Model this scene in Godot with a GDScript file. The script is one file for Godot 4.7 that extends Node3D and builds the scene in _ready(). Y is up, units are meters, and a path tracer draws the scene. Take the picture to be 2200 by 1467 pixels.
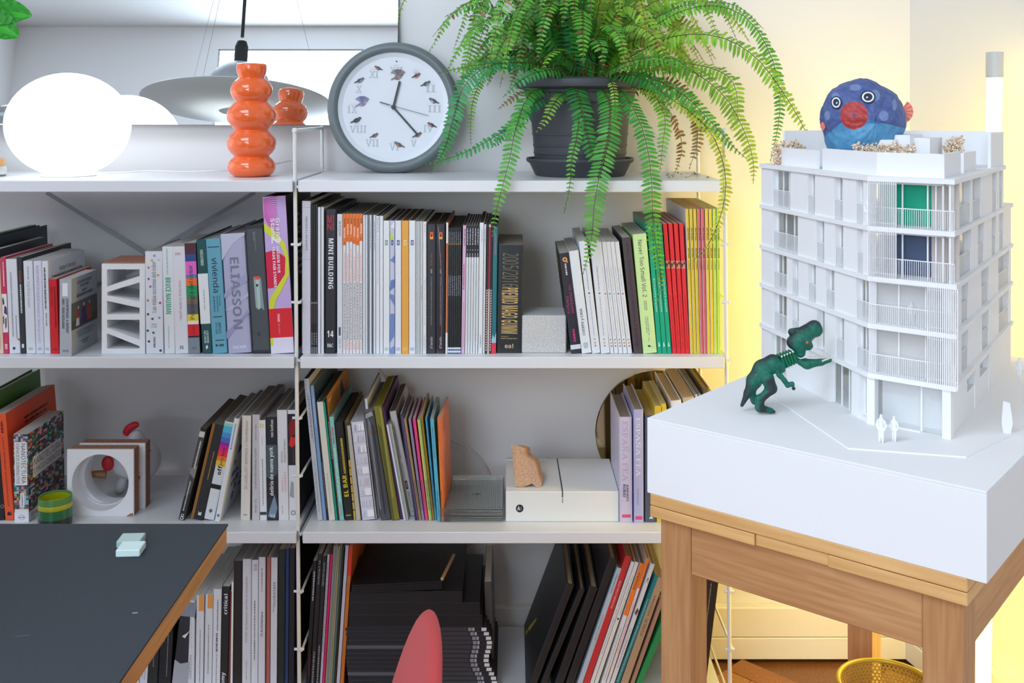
extends Node3D
# World: x right, y up, floor at y = 0, back wall at z = -WALL. The camera stands at (0, CAM_H, 0) and looks straight at the wall with a lens shift.
const F := 2250.0
const CX := 1100.0
const CY := 237.0
const CAM_H := 1.167
const WALL := 2.25
const RIGHT := 0.855
const SHELF_D := 1.91
const DROP := [0.1282, 0.4499, 0.7691, 1.0890]

class MB:
	var v := PackedVector3Array()
	var n := PackedVector3Array()
	var c := PackedColorArray()
	var x := Transform3D.IDENTITY
	func tri(a: Vector3, b: Vector3, d: Vector3, na: Vector3, nb: Vector3, nd: Vector3, col: Color):
		a = x * a; b = x * b; d = x * d
		na = x.basis * na; nb = x.basis * nb; nd = x.basis * nd
		if (b - a).cross(d - a).dot(na + nb + nd) > 0.0:
			var t := b; b = d; d = t
			t = nb; nb = nd; nd = t
		v.append(a); v.append(b); v.append(d)
		n.append(na.normalized()); n.append(nb.normalized()); n.append(nd.normalized())
		c.append(col); c.append(col); c.append(col)
	func ftri(a: Vector3, b: Vector3, d: Vector3, nn: Vector3, col: Color):
		tri(a, b, d, nn, nn, nn, col)
	func quad(a: Vector3, b: Vector3, d: Vector3, e: Vector3, nn: Vector3, col: Color):
		tri(a, b, d, nn, nn, nn, col)
		tri(a, d, e, nn, nn, nn, col)
	func quad_auto(a: Vector3, b: Vector3, d: Vector3, e: Vector3, out: Vector3, col: Color):
		var nn := (b - a).cross(d - a)
		if nn.length() < 1e-14: nn = (d - a).cross(e - a)
		if nn.dot(out) < 0.0: nn = -nn
		quad(a, b, d, e, nn.normalized(), col)
	func box(ce: Vector3, s: Vector3, col: Color, b := 0.0):
		var h := s * 0.5
		if b <= 0.0:
			for ax in 3:
				for sg in [-1.0, 1.0]:
					var nn := Vector3.ZERO; nn[ax] = sg
					var u := Vector3.ZERO; u[(ax + 1) % 3] = h[(ax + 1) % 3]
					var w := Vector3.ZERO; w[(ax + 2) % 3] = h[(ax + 2) % 3]
					var m := ce; m[ax] += sg * h[ax]
					quad(m - u - w, m + u - w, m + u + w, m - u + w, nn, col)
			return
		for ax in 3:
			var p := (ax + 1) % 3
			var q := (ax + 2) % 3
			for sg in [-1.0, 1.0]:
				var nn := Vector3.ZERO; nn[ax] = sg
				var u := Vector3.ZERO; u[p] = h[p] - b
				var w := Vector3.ZERO; w[q] = h[q] - b
				var m := ce; m[ax] += sg * h[ax]
				quad(m - u - w, m + u - w, m + u + w, m - u + w, nn, col)
				for sg2 in [-1.0, 1.0]:
					var n2 := Vector3.ZERO; n2[p] = sg2
					var a := ce; a[ax] += sg * h[ax]; a[p] += sg2 * (h[p] - b)
					var e := ce; e[ax] += sg * (h[ax] - b); e[p] += sg2 * h[p]
					quad(a - w, a + w, e + w, e - w, (nn + n2).normalized(), col)
		for sx in [-1.0, 1.0]:
			for sy in [-1.0, 1.0]:
				for sz in [-1.0, 1.0]:
					ftri(ce + Vector3(sx * h.x, sy * (h.y - b), sz * (h.z - b)), ce + Vector3(sx * (h.x - b), sy * h.y, sz * (h.z - b)), ce + Vector3(sx * (h.x - b), sy * (h.y - b), sz * h.z), Vector3(sx, sy, sz).normalized(), col)
	func prism(poly: PackedVector2Array, z0: float, z1: float, col: Color, caps := true):
		# polygon in the xy plane, extruded along z
		var ix := Geometry2D.triangulate_polygon(poly)
		if caps:
			for k in range(0, ix.size(), 3):
				var a := poly[ix[k]]; var b := poly[ix[k + 1]]; var d := poly[ix[k + 2]]
				ftri(Vector3(a.x, a.y, z1), Vector3(b.x, b.y, z1), Vector3(d.x, d.y, z1), Vector3(0, 0, signf(z1 - z0)), col)
				ftri(Vector3(a.x, a.y, z0), Vector3(b.x, b.y, z0), Vector3(d.x, d.y, z0), Vector3(0, 0, -signf(z1 - z0)), col)
		var area := 0.0
		for k in poly.size():
			area += poly[k].cross(poly[(k + 1) % poly.size()])
		for k in poly.size():
			var a := poly[k]; var b := poly[(k + 1) % poly.size()]
			var e := b - a
			if e.length() < 1e-9: continue
			var nn := Vector3(e.y, -e.x, 0).normalized() * signf(area)
			quad(Vector3(a.x, a.y, z0), Vector3(b.x, b.y, z0), Vector3(b.x, b.y, z1), Vector3(a.x, a.y, z1), nn, col)
	func lathe(prof: Array, seg: int, col: Color, crease := 40.0, cols := []):
		# prof: Vector2(radius, y) from one end to the other; solid is on the axis side when the profile runs upwards
		var m := prof.size()
		var sn := []
		for k in m - 1:
			var e: Vector2 = prof[k + 1] - prof[k]
			sn.append(Vector2(e.y, -e.x).normalized())
		var lim := cos(deg_to_rad(crease))
		for k in m - 1:
			var n0: Vector2 = sn[k]
			var n1: Vector2 = sn[k]
			if k > 0 and sn[k - 1].dot(sn[k]) > lim: n0 = (sn[k - 1] + sn[k]).normalized()
			if k < m - 2 and sn[k + 1].dot(sn[k]) > lim: n1 = (sn[k + 1] + sn[k]).normalized()
			var p: Vector2 = prof[k]; var q: Vector2 = prof[k + 1]
			var cc: Color = cols[k] if cols.size() > k else col
			for s in seg:
				var a0 := TAU * s / seg; var a1 := TAU * (s + 1) / seg
				var d0 := Vector3(cos(a0), 0, sin(a0)); var d1 := Vector3(cos(a1), 0, sin(a1))
				var A := d0 * p.x + Vector3(0, p.y, 0); var B := d1 * p.x + Vector3(0, p.y, 0)
				var C := d1 * q.x + Vector3(0, q.y, 0); var E := d0 * q.x + Vector3(0, q.y, 0)
				var nA := d0 * n0.x + Vector3(0, n0.y, 0); var nB := d1 * n0.x + Vector3(0, n0.y, 0)
				var nC := d1 * n1.x + Vector3(0, n1.y, 0); var nE := d0 * n1.x + Vector3(0, n1.y, 0)
				if p.x > 1e-7: tri(A, B, C, nA, nB, nC, cc)
				if q.x > 1e-7: tri(A, C, E, nA, nC, nE, cc)
	func tube(pts: Array, r, sides: int, col: Color, caps := true, flat := 1.0):
		var m := pts.size()
		var prev := Vector3.ZERO
		var rings := []
		var dirs := []
		for k in m:
			var t: Vector3 = (pts[mini(k + 1, m - 1)] - pts[maxi(k - 1, 0)]).normalized()
			var up := prev
			if k == 0:
				up = Vector3.UP if absf(t.y) < 0.9 else Vector3.RIGHT
			var s := t.cross(up).normalized()
			up = s.cross(t).normalized()
			prev = up
			var rr: float = r[k] if r is Array else r
			var ring := []; var dr := []
			for j in sides:
				var a := TAU * j / sides
				var d := s * cos(a) + up * sin(a) * flat
				dr.append(d.normalized()); ring.append(pts[k] + d * rr)
			rings.append(ring); dirs.append(dr)
		for k in m - 1:
			for j in sides:
				var j2 := (j + 1) % sides
				tri(rings[k][j], rings[k][j2], rings[k + 1][j2], dirs[k][j], dirs[k][j2], dirs[k + 1][j2], col)
				tri(rings[k][j], rings[k + 1][j2], rings[k + 1][j], dirs[k][j], dirs[k + 1][j2], dirs[k + 1][j], col)
		if caps:
			for e in [0, m - 1]:
				var t: Vector3 = (pts[0] - pts[1]) if e == 0 else (pts[m - 1] - pts[m - 2])
				for j in range(1, sides - 1):
					ftri(rings[e][0], rings[e][j], rings[e][j + 1], t.normalized(), col)
	func ball(ce: Vector3, r: Vector3, seg: int, rings: int, col: Color):
		for i in rings:
			var p0 := PI * i / rings - PI / 2; var p1 := PI * (i + 1) / rings - PI / 2
			for j in seg:
				var a0 := TAU * j / seg; var a1 := TAU * (j + 1) / seg
				var q := []
				for w in [[p0, a0], [p0, a1], [p1, a1], [p1, a0]]:
					q.append(Vector3(cos(w[0]) * cos(w[1]), sin(w[0]), cos(w[0]) * sin(w[1])))
				var ns := q.map(func(z): return (z / r).normalized())
				if i > 0: tri(ce + q[0] * r, ce + q[1] * r, ce + q[2] * r, ns[0], ns[1], ns[2], col)
				if i < rings - 1 or i == 0: tri(ce + q[0] * r, ce + q[2] * r, ce + q[3] * r, ns[0], ns[2], ns[3], col)
	func raw(verts: PackedVector3Array, nn: Vector3, col: Color):
		# a flat triangle soup whose triangles all face nn
		for k in range(0, verts.size(), 3):
			ftri(verts[k], verts[k + 1], verts[k + 2], nn, col)
	func mesh() -> ArrayMesh:
		var arr := []
		arr.resize(Mesh.ARRAY_MAX)
		arr[Mesh.ARRAY_VERTEX] = v; arr[Mesh.ARRAY_NORMAL] = n; arr[Mesh.ARRAY_COLOR] = c
		var am := ArrayMesh.new()
		am.add_surface_from_arrays(Mesh.PRIMITIVE_TRIANGLES, arr)
		return am

var M := {}
var taken := {}
var rng := RandomNumberGenerator.new()
var font_cache := {}
var text_cache := {}

func px(x: float, y: float, d: float) -> Vector3:
	return Vector3((x - CX) * d / F, CAM_H - (y - CY) * d / F, -d)

func col(h) -> Color:
	# sRGB hex -> linear vertex colour
	var k: Color = Color.html(h) if h is String else h
	return k.srgb_to_linear()

func numbered(called: String) -> String:
	var k: int = taken.get(called, 0)
	taken[called] = k + 1
	return called if k == 0 else "%s_%03d" % [called, k]

func mat(key: String, rough := 0.6, o := {}) -> StandardMaterial3D:
	var m := StandardMaterial3D.new()
	m.resource_name = key
	m.roughness = rough
	m.vertex_color_use_as_albedo = o.get("vc", true)
	for k in o:
		if k != "vc": m.set(k, o[k])
	M[key] = m
	return m

func part(called: String, mb: MB, m, parent: Node3D) -> MeshInstance3D:
	var o := MeshInstance3D.new()
	o.name = called
	o.mesh = mb.mesh()
	o.material_override = M[m] if m is String else m
	parent.add_child(o, true)
	return o

func thing(called: String, label: String, category: String, group := "", at := Vector3.ZERO) -> Node3D:
	var o := Node3D.new()
	o.name = numbered(called)
	add_child(o)
	o.position = at
	o.set_meta("label", label); o.set_meta("category", category)
	if group: o.set_meta("group", group)
	return o

func single(called: String, mb: MB, m, label: String, category: String, group := "") -> MeshInstance3D:
	var o := MeshInstance3D.new()
	o.name = numbered(called)
	o.mesh = mb.mesh()
	o.material_override = M[m] if m is String else m
	add_child(o)
	o.set_meta("label", label); o.set_meta("category", category)
	if group: o.set_meta("group", group)
	return o

func struct(called: String, mb: MB, m, label: String, category: String) -> MeshInstance3D:
	var o := single(called, mb, m, label, category)
	o.set_meta("kind", "structure")
	return o

func font(kind := "s") -> Font:
	if not font_cache.has(kind):
		var f := SystemFont.new()
		f.font_names = PackedStringArray({"s": ["Droid Sans"], "b": ["Droid Sans"], "r": ["Droid Serif"], "rb": ["Droid Serif"], "m": ["Droid Sans Mono"]}[kind])
		f.font_weight = 700 if kind in ["b", "rb"] else 400
		font_cache[kind] = f
	return font_cache[kind]

func text_tris(s: String, kind := "s") -> PackedVector3Array:
	# the letters as flat triangles in the unit square
	var key := kind + s
	if text_cache.has(key): return text_cache[key]
	var tm := TextMesh.new()
	tm.font = font(kind); tm.text = s; tm.font_size = 24; tm.pixel_size = 0.01; tm.depth = 0.0; tm.curve_step = 2.0
	var out := PackedVector3Array()
	for sf in tm.get_surface_count():
		var a := tm.surface_get_arrays(sf)
		var vv: PackedVector3Array = a[Mesh.ARRAY_VERTEX]
		if a[Mesh.ARRAY_INDEX] != null:
			for i in a[Mesh.ARRAY_INDEX]: out.append(vv[i])
		else:
			out.append_array(vv)
	if out.size() == 0:
		text_cache[key] = out
		return out
	var lo := out[0]; var hi := out[0]
	for p in out:
		lo = lo.min(p); hi = hi.max(p)
	var sz := hi - lo
	for k in out.size():
		out[k] = Vector3((out[k].x - lo.x) / maxf(sz.x, 1e-6), (out[k].y - lo.y) / maxf(sz.y, 1e-6), 0)
	text_cache[key] = out
	return out

func put_text(mb: MB, s: String, kind: String, o: Vector3, ux: Vector3, uy: Vector3, cc: Color):
	# the text fills the parallelogram o, ux (reading direction), uy (up)
	var t := text_tris(s, kind)
	var nn := ux.cross(uy).normalized()
	var w := PackedVector3Array()
	w.resize(t.size())
	for k in t.size():
		w[k] = o + ux * t[k].x + uy * t[k].y
	mb.raw(w, nn, cc)

func disc(mb: MB, ce: Vector3, ux: Vector3, uy: Vector3, seg: int, cc: Color, inner := 0.0):
	var nn := ux.cross(uy).normalized()
	for k in seg:
		var a := TAU * k / seg; var b := TAU * (k + 1) / seg
		var p := ux * cos(a) + uy * sin(a); var q := ux * cos(b) + uy * sin(b)
		if inner <= 0.0:
			mb.ftri(ce, ce + p, ce + q, nn, cc)
		else:
			mb.quad(ce + p * inner, ce + p, ce + q, ce + q * inner, nn, cc)

func spline(pts: Array, per: int) -> Array:
	var out := []
	var m := pts.size()
	for k in m - 1:
		var p0: Vector3 = pts[maxi(k - 1, 0)]; var p1: Vector3 = pts[k]; var p2: Vector3 = pts[k + 1]; var p3: Vector3 = pts[mini(k + 2, m - 1)]
		for j in per:
			out.append(p1.cubic_interpolate(p2, p0, p3, float(j) / per))
	out.append(pts[m - 1])
	return out

func noise_tex(freq: float, lo: Color, hi: Color, size := 256, oct := 4, kind := FastNoiseLite.TYPE_SIMPLEX, sd := 1) -> NoiseTexture2D:
	var nz := FastNoiseLite.new()
	nz.noise_type = kind; nz.frequency = freq; nz.fractal_octaves = oct; nz.seed = sd
	var t := NoiseTexture2D.new()
	t.width = size; t.height = size; t.seamless = true; t.noise = nz
	var g := Gradient.new()
	g.set_color(0, lo); g.set_color(1, hi)
	t.color_ramp = g
	return t

func materials():
	mat("paint", 0.85, {"vc": false, "albedo_color": Color(0.91, 0.91, 0.915)})
	mat("trim", 0.5, {"vc": false, "albedo_color": Color(0.91, 0.905, 0.89)})
	mat("ceiling", 0.9, {"vc": false, "albedo_color": Color(0.86, 0.865, 0.87)})
	mat("shelf", 0.32, {"vc": false, "albedo_color": Color(0.895, 0.90, 0.915)})
	mat("wire", 0.35, {"vc": false, "albedo_color": Color(0.90, 0.90, 0.90)})
	mat("print", 0.55)
	mat("cover", 0.42)
	mat("cover_gloss", 0.22)
	mat("pages", 0.9)
	mat("matte", 0.8)
	mat("satin", 0.45)
	mat("gloss", 0.12, {"clearcoat_enabled": true, "clearcoat": 0.6, "clearcoat_roughness": 0.05})
	mat("black_leather", 0.38)
	mat("model_white", 0.6, {"vc": false, "albedo_color": Color(0.935, 0.935, 0.94)})
	mat("model_tint", 0.55)
	mat("clear_pane", 0.05, {"vc": false, "albedo_color": Color(0.93, 0.96, 0.96, 0.12), "transparency": BaseMaterial3D.TRANSPARENCY_ALPHA})
	mat("mirror", 0.0, {"vc": false, "albedo_color": Color(0.93, 0.95, 0.955), "metallic": 1.0})
	mat("brass_mirror", 0.06, {"vc": false, "albedo_color": Color(0.80, 0.72, 0.55), "metallic": 1.0})
	mat("chrome", 0.12, {"vc": false, "albedo_color": Color(0.80, 0.81, 0.83), "metallic": 1.0})
	mat("glass", 0.03, {"vc": false, "albedo_color": Color(0.97, 0.99, 0.98, 0.05), "refraction_enabled": true, "refraction_scale": 0.05, "transparency": BaseMaterial3D.TRANSPARENCY_ALPHA})
	for k in ["paint", "ceiling", "pages", "matte", "model_white"]: M[k].specular_mode = BaseMaterial3D.SPECULAR_DISABLED
	# wood: long streaks
	mat("oak", 0.5, {"vc": false})
	wood(M.oak, Color(0.70, 0.49, 0.31), Color(0.80, 0.60, 0.41), Vector3(2.5, 2.5, 2.5), 7)
	mat("oak_top", 0.5, {"vc": false})
	wood(M.oak_top, Color(0.82, 0.62, 0.38), Color(0.91, 0.73, 0.49), Vector3(2.5, 2.5, 2.5), 9)
	mat("ply", 0.55, {"vc": false})
	wood(M.ply, Color(0.66, 0.47, 0.27), Color(0.78, 0.59, 0.36), Vector3(2.5, 2.5, 2.5), 11)
	mat("parquet", 0.35)
	var pn := noise_tex(0.03, Color(0.80, 0.80, 0.80), Color(1, 1, 1), 256, 4)
	M.parquet.albedo_texture = pn; M.parquet.uv1_triplanar = true; M.parquet.uv1_scale = Vector3(14, 14, 14)
	mat("linoleum", 0.75, {"vc": false, "metallic_specular": 0.3, "albedo_color": Color(1, 1, 1)})
	M.linoleum.albedo_texture = noise_tex(0.35, Color(0.215, 0.235, 0.257), Color(0.255, 0.275, 0.297), 256, 2)
	M.linoleum.uv1_triplanar = true; M.linoleum.uv1_scale = Vector3.ONE * 6.0
	mat("concrete", 0.9, {"vc": false})
	M.concrete.albedo_texture = noise_tex(0.12, Color(0.70, 0.70, 0.70), Color(0.90, 0.90, 0.90), 256, 5)
	M.concrete.uv1_triplanar = true; M.concrete.uv1_scale = Vector3.ONE * 9.0
	M.concrete.heightmap_enabled = true; M.concrete.heightmap_texture = noise_tex(0.25, Color.BLACK, Color.WHITE, 256, 4); M.concrete.heightmap_scale = 0.1
	mat("terracotta", 0.9, {"vc": false})
	M.terracotta.albedo_texture = noise_tex(0.06, Color(0.55, 0.36, 0.28), Color(0.70, 0.50, 0.40), 256, 5)
	M.terracotta.uv1_triplanar = true; M.terracotta.uv1_scale = Vector3.ONE * 8.0
	mat("glaze", 0.3, {"vc": false, "albedo_color": Color(0.93, 0.935, 0.95)})
	mat("felt", 0.95, {"vc": false, "rim_enabled": true, "rim": 0.1})
	M.felt.albedo_texture = noise_tex(0.4, Color(0.66, 0.22, 0.22), Color(0.75, 0.27, 0.27), 256, 3)
	M.felt.uv1_triplanar = true; M.felt.uv1_scale = Vector3.ONE * 10.0
	mat("leaf", 0.5, {"backlight_enabled": true, "backlight": Color(0.55, 0.62, 0.35)})
	mat("basket_metal", 0.4, {"metallic": 0.3})
	mat("pot_plastic", 0.55, {"vc": false, "albedo_color": Color(0.255, 0.265, 0.29)})

func wood(m: StandardMaterial3D, lo: Color, hi: Color, sc: Vector3, sd: int):
	# grain: an image of long streaks along u with pores, used triplanar in the object's own axes
	var nz := FastNoiseLite.new(); nz.seed = sd; nz.frequency = 0.012; nz.fractal_octaves = 3
	var fine := FastNoiseLite.new(); fine.seed = sd + 1; fine.frequency = 0.05; fine.fractal_octaves = 2
	var im := Image.create(256, 256, false, Image.FORMAT_RGB8)
	for y in 256:
		for x in 256:
			# blends the noise with itself across the edges so the tile repeats
			var s := 0.0
			for q in [[0, 0], [256, 0], [0, 256], [256, 256]]:
				var wx := (1.0 - x / 256.0) if q[0] == 0 else x / 256.0
				var wy := (1.0 - y / 256.0) if q[1] == 0 else y / 256.0
				var X := float(x - q[0]); var Y := float(y - q[1])
				var base := nz.get_noise_2d(X * 0.35, Y * 3.0)
				var streak := fine.get_noise_2d(X * 0.25, Y * 5.0)
				s += wx * wy * (0.5 + 0.9 * base + 0.7 * streak)
			im.set_pixel(x, y, lo.lerp(hi, clampf(s, 0, 1)))
	m.albedo_texture = ImageTexture.create_from_image(im)
	m.albedo_color = Color.WHITE
	m.uv1_triplanar = true
	m.uv1_scale = sc

func _ready():
	rng.seed = 20240611
	# --- camera, sky, lights, exposure
	var cam := Camera3D.new()
	cam.name = "camera"
	cam.projection = Camera3D.PROJECTION_FRUSTUM
	cam.near = 0.05; cam.far = 60.0
	cam.size = 1467.0 / F * cam.near
	cam.frustum_offset = Vector2(0.0, -(733.5 - CY) / F * cam.near)
	cam.position = Vector3(0, CAM_H, 0)
	add_child(cam)
	cam.current = true
	var we := WorldEnvironment.new()
	we.name = "world"
	var env := Environment.new()
	env.background_mode = Environment.BG_SKY
	var sky := Sky.new()
	var sm := ProceduralSkyMaterial.new()
	sm.sky_top_color = Color(0.62, 0.75, 0.95); sm.sky_horizon_color = Color(0.88, 0.92, 0.97)
	sm.ground_bottom_color = Color(0.55, 0.55, 0.55); sm.ground_horizon_color = Color(0.80, 0.82, 0.84)
	sky.sky_material = sm
	env.sky = sky
	env.background_energy_multiplier = 1.0
	env.tonemap_mode = Environment.TONE_MAPPER_LINEAR
	env.tonemap_exposure = 0.88
	env.sdfgi_enabled = true; env.ssao_enabled = true; env.ssil_enabled = true
	we.environment = env
	add_child(we)
	# daylight through the window behind the camera and an invented rooflight, added for high light: soft and slightly cool
	daylight(Vector3(-1.6, 3.08, 0.45), Vector3(0, -1, 0), Vector2(1.8, 1.7), Color(0.89, 0.945, 1.0), 8.0)
	daylight(Vector3(-1.36, 1.86, 2.88), Vector3(0, 0, -1), Vector2(1.5, 2.1), Color(0.89, 0.945, 1.0), 11.5)
	materials()
	room()
	shelving()
	desk()
	table()
	building()
	fern()
	top_shelf()
	books_left_upper()
	books_right_upper()
	books_left_lower()
	books_right_lower()
	books_bottom()
	curios()
	dinosaur()
	puffer()
	small_things()

func daylight(at: Vector3, towards: Vector3, size: Vector2, c: Color, e: float):
	var l := AreaLight3D.new()
	l.name = "window_and_added_daylight"
	l.area_size = size
	l.light_color = c
	l.light_energy = e
	l.area_normalize_energy = true
	l.area_range = 12.0
	l.shadow_enabled = true
	add_child(l, true)
	l.look_at_from_position(at, at + towards, Vector3.UP if absf(towards.y) < 0.9 else Vector3(0, 0, -1))

func wall_with_hole(called: String, o: Vector3, u: Vector3, w: float, h: float, thick: Vector3, holes: Array, label: String):
	# o: lower corner, u: unit along, thick: vector outwards. holes: [u0, u1, y0, y1]
	var mb := MB.new()
	var us := [0.0, w]; var ys := [0.0, h]
	for q in holes:
		us.append(q[0]); us.append(q[1]); ys.append(q[2]); ys.append(q[3])
	us.sort(); ys.sort()
	for i in us.size() - 1:
		for j in ys.size() - 1:
			if us[i + 1] - us[i] < 1e-5 or ys[j + 1] - ys[j] < 1e-5: continue
			var cu: float = (us[i] + us[i + 1]) / 2; var cy: float = (ys[j] + ys[j + 1]) / 2
			var inside := false
			for q in holes:
				if cu > q[0] and cu < q[1] and cy > q[2] and cy < q[3]: inside = true
			if inside: continue
			var ce := o + u * cu + Vector3(0, cy, 0) + thick * 0.5
			var s: Vector3 = (u * (us[i + 1] - us[i])).abs() + Vector3(0, ys[j + 1] - ys[j], 0) + thick.abs()
			mb.box(ce, s, Color.WHITE)
	return struct(called, mb, "paint", label, "wall")

func room():
	var H := 3.1
	var L := -3.6
	var R := 2.35
	var B := -WALL
	var Fz := 2.9
	var mb := MB.new()
	mb.box(Vector3((L + R) / 2, H / 2, B - 0.1), Vector3(R - L + 0.4, H, 0.2), Color.WHITE)
	struct("wall_back", mb, "paint", "white painted plaster wall behind the shelving", "wall")
	mb = MB.new()
	# the side wall meets the back wall at an open angle
	var turn := Transform3D(Basis(Vector3.UP, 0.245), Vector3(RIGHT, 0, B))
	mb.x = turn
	mb.box(Vector3(0.1, H / 2, 2.68), Vector3(0.2, H, 5.46), Color.WHITE)
	struct("wall_right", mb, "paint", "white painted side wall carrying the lit tube lamp", "wall")
	mb = MB.new()
	mb.box(Vector3(L - 0.1, H / 2, (B + Fz) / 2), Vector3(0.2, H, Fz - B), Color.WHITE)
	struct("wall_left", mb, "paint", "white painted side wall opposite the tube lamp", "wall")
	wall_with_hole("wall_front", Vector3(L, 0, Fz), Vector3(1, 0, 0), R - L, H, Vector3(0, 0, 0.2), [[-2.13 - L, -0.60 - L, 0.80, 2.93]], "white painted wall with a tall window")
	mb = MB.new()
	var rl := [-2.5, -0.7, -0.4, 1.3]  # ceiling opening for the invented rooflight
	mb.box(Vector3((L - 0.2 + rl[0]) / 2, H + 0.1, (B + Fz) / 2), Vector3(rl[0] - L + 0.2, 0.2, Fz - B + 0.4), Color.WHITE)
	mb.box(Vector3((rl[1] + R + 0.2) / 2, H + 0.1, (B + Fz) / 2), Vector3(R + 0.2 - rl[1], 0.2, Fz - B + 0.4), Color.WHITE)
	mb.box(Vector3((rl[0] + rl[1]) / 2, H + 0.1, (B - 0.2 + rl[2]) / 2), Vector3(rl[1] - rl[0], 0.2, rl[2] - B + 0.2), Color.WHITE)
	mb.box(Vector3((rl[0] + rl[1]) / 2, H + 0.1, (Fz + 0.2 + rl[3]) / 2), Vector3(rl[1] - rl[0], 0.2, Fz + 0.2 - rl[3]), Color.WHITE)
	struct("ceiling", mb, "ceiling", "plain white ceiling", "ceiling")
	# front window and the added rooflight: frame, panes
	var specs := [[Vector3(-1.365, 1.865, Fz + 0.06), 1.53, 2.13, 0.0, 2, "white window of two panes in the front wall"], [Vector3(-1.6, H + 0.16, 0.45), 1.8, 1.7, 0.0, 2, "added unseen white rooflight of two panes over the desk"]]
	for k in 2:
		var q: Array = specs[k]
		var o := Node3D.new()
		o.name = "window_%d" % (k + 1)
		add_child(o)
		o.position = q[0]
		if k == 1: o.rotation.x = PI / 2
		o.set_meta("kind", "structure"); o.set_meta("label", q[5]); o.set_meta("category", "window")
		mb = MB.new()
		var w: float = q[1]; var h: float = q[2]
		for s in [-1, 1]:
			mb.box(Vector3(0, s * (h / 2 - 0.025), 0), Vector3(w, 0.05, 0.07), Color.WHITE, 0.004)
		for i in q[4] + 1:
			mb.box(Vector3(-w / 2 + 0.025 + (w - 0.05) * i / q[4], 0, 0), Vector3(0.05, h - 0.1, 0.07), Color.WHITE, 0.004)
		part("window_frame", mb, "trim", o)
		for i in q[4]:
			mb = MB.new()
			mb.box(Vector3(-w / 2 + 0.025 + (w - 0.05) * (i + 0.5) / q[4], 0, 0), Vector3((w - 0.05) / q[4] - 0.05, h - 0.1, 0.004), Color.WHITE)
			part("pane", mb, "clear_pane", o)
	# floor: parquet blocks near the wall under the table, plain boards elsewhere
	mb = MB.new()
	mb.box(Vector3((L + R) / 2, -0.06, (B + Fz) / 2), Vector3(R - L + 0.4, 0.1, Fz - B + 0.4), col("8a5a34"))
	var fl := struct("floor", mb, "parquet", "warm oak herringbone parquet floor", "floor")
	var vs := []
	for t in ["b5793f", "a96c36", "c08748", "9d6431", "b87f4a"]:
		var bb := MB.new()
		bb.box(Vector3.ZERO, Vector3(0.2385, 0.012, 0.0585), col(t), 0.0008)
		vs.append(bb.mesh())
	# herringbone field
	var c45 := sqrt(0.5)
	for i in range(-9, 10):
		for j in range(-3, 4):
			for d in 2:
				var lc := Vector2(i * 0.06 + j * 0.24 + 0.12, i * 0.06 - j * 0.24 + 0.03) if d == 0 else Vector2(i * 0.06 + j * 0.24 + 0.03, i * 0.06 - j * 0.24 + 0.18)
				var pos := Vector3(0.15 + (lc.x - lc.y) * c45, 0, -1.55 + (lc.x + lc.y) * c45)
				if pos.x > RIGHT - 0.12 + (pos.z - B) * 0.2 or pos.x < -0.75 or pos.z < B + 0.10 or pos.z > -0.9: continue
				var o := MeshInstance3D.new()
				o.name = "plank"
				o.mesh = vs[rng.randi() % 5]
				o.material_override = M.parquet
				o.position = pos + Vector3(0, -0.0055, 0)
				o.rotation.y = -PI / 4 if d == 0 else PI / 4
				fl.add_child(o, true)
	# skirting in two tiers
	for k in 2:
		mb = MB.new()
		if k == 0:
			mb.box(Vector3((L + RIGHT) / 2, 0.0225, B + 0.012), Vector3(RIGHT - L, 0.045, 0.024), Color.WHITE, 0.001)
			mb.box(Vector3((L + RIGHT) / 2, 0.0775, B + 0.011), Vector3(RIGHT - L, 0.063, 0.022), Color.WHITE, 0.002)
			struct("baseboard_back", mb, "trim", "white two-tier skirting board below the shelving", "baseboard")
		else:
			mb.x = turn
			mb.box(Vector3(-0.012, 0.0225, 2.66), Vector3(0.024, 0.045, 5.28), Color.WHITE, 0.001)
			mb.box(Vector3(-0.011, 0.0775, 2.66), Vector3(0.022, 0.063, 5.28), Color.WHITE, 0.002)
			struct("baseboard_right", mb, "trim", "white two-tier skirting board behind the tube lamp", "baseboard")

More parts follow.
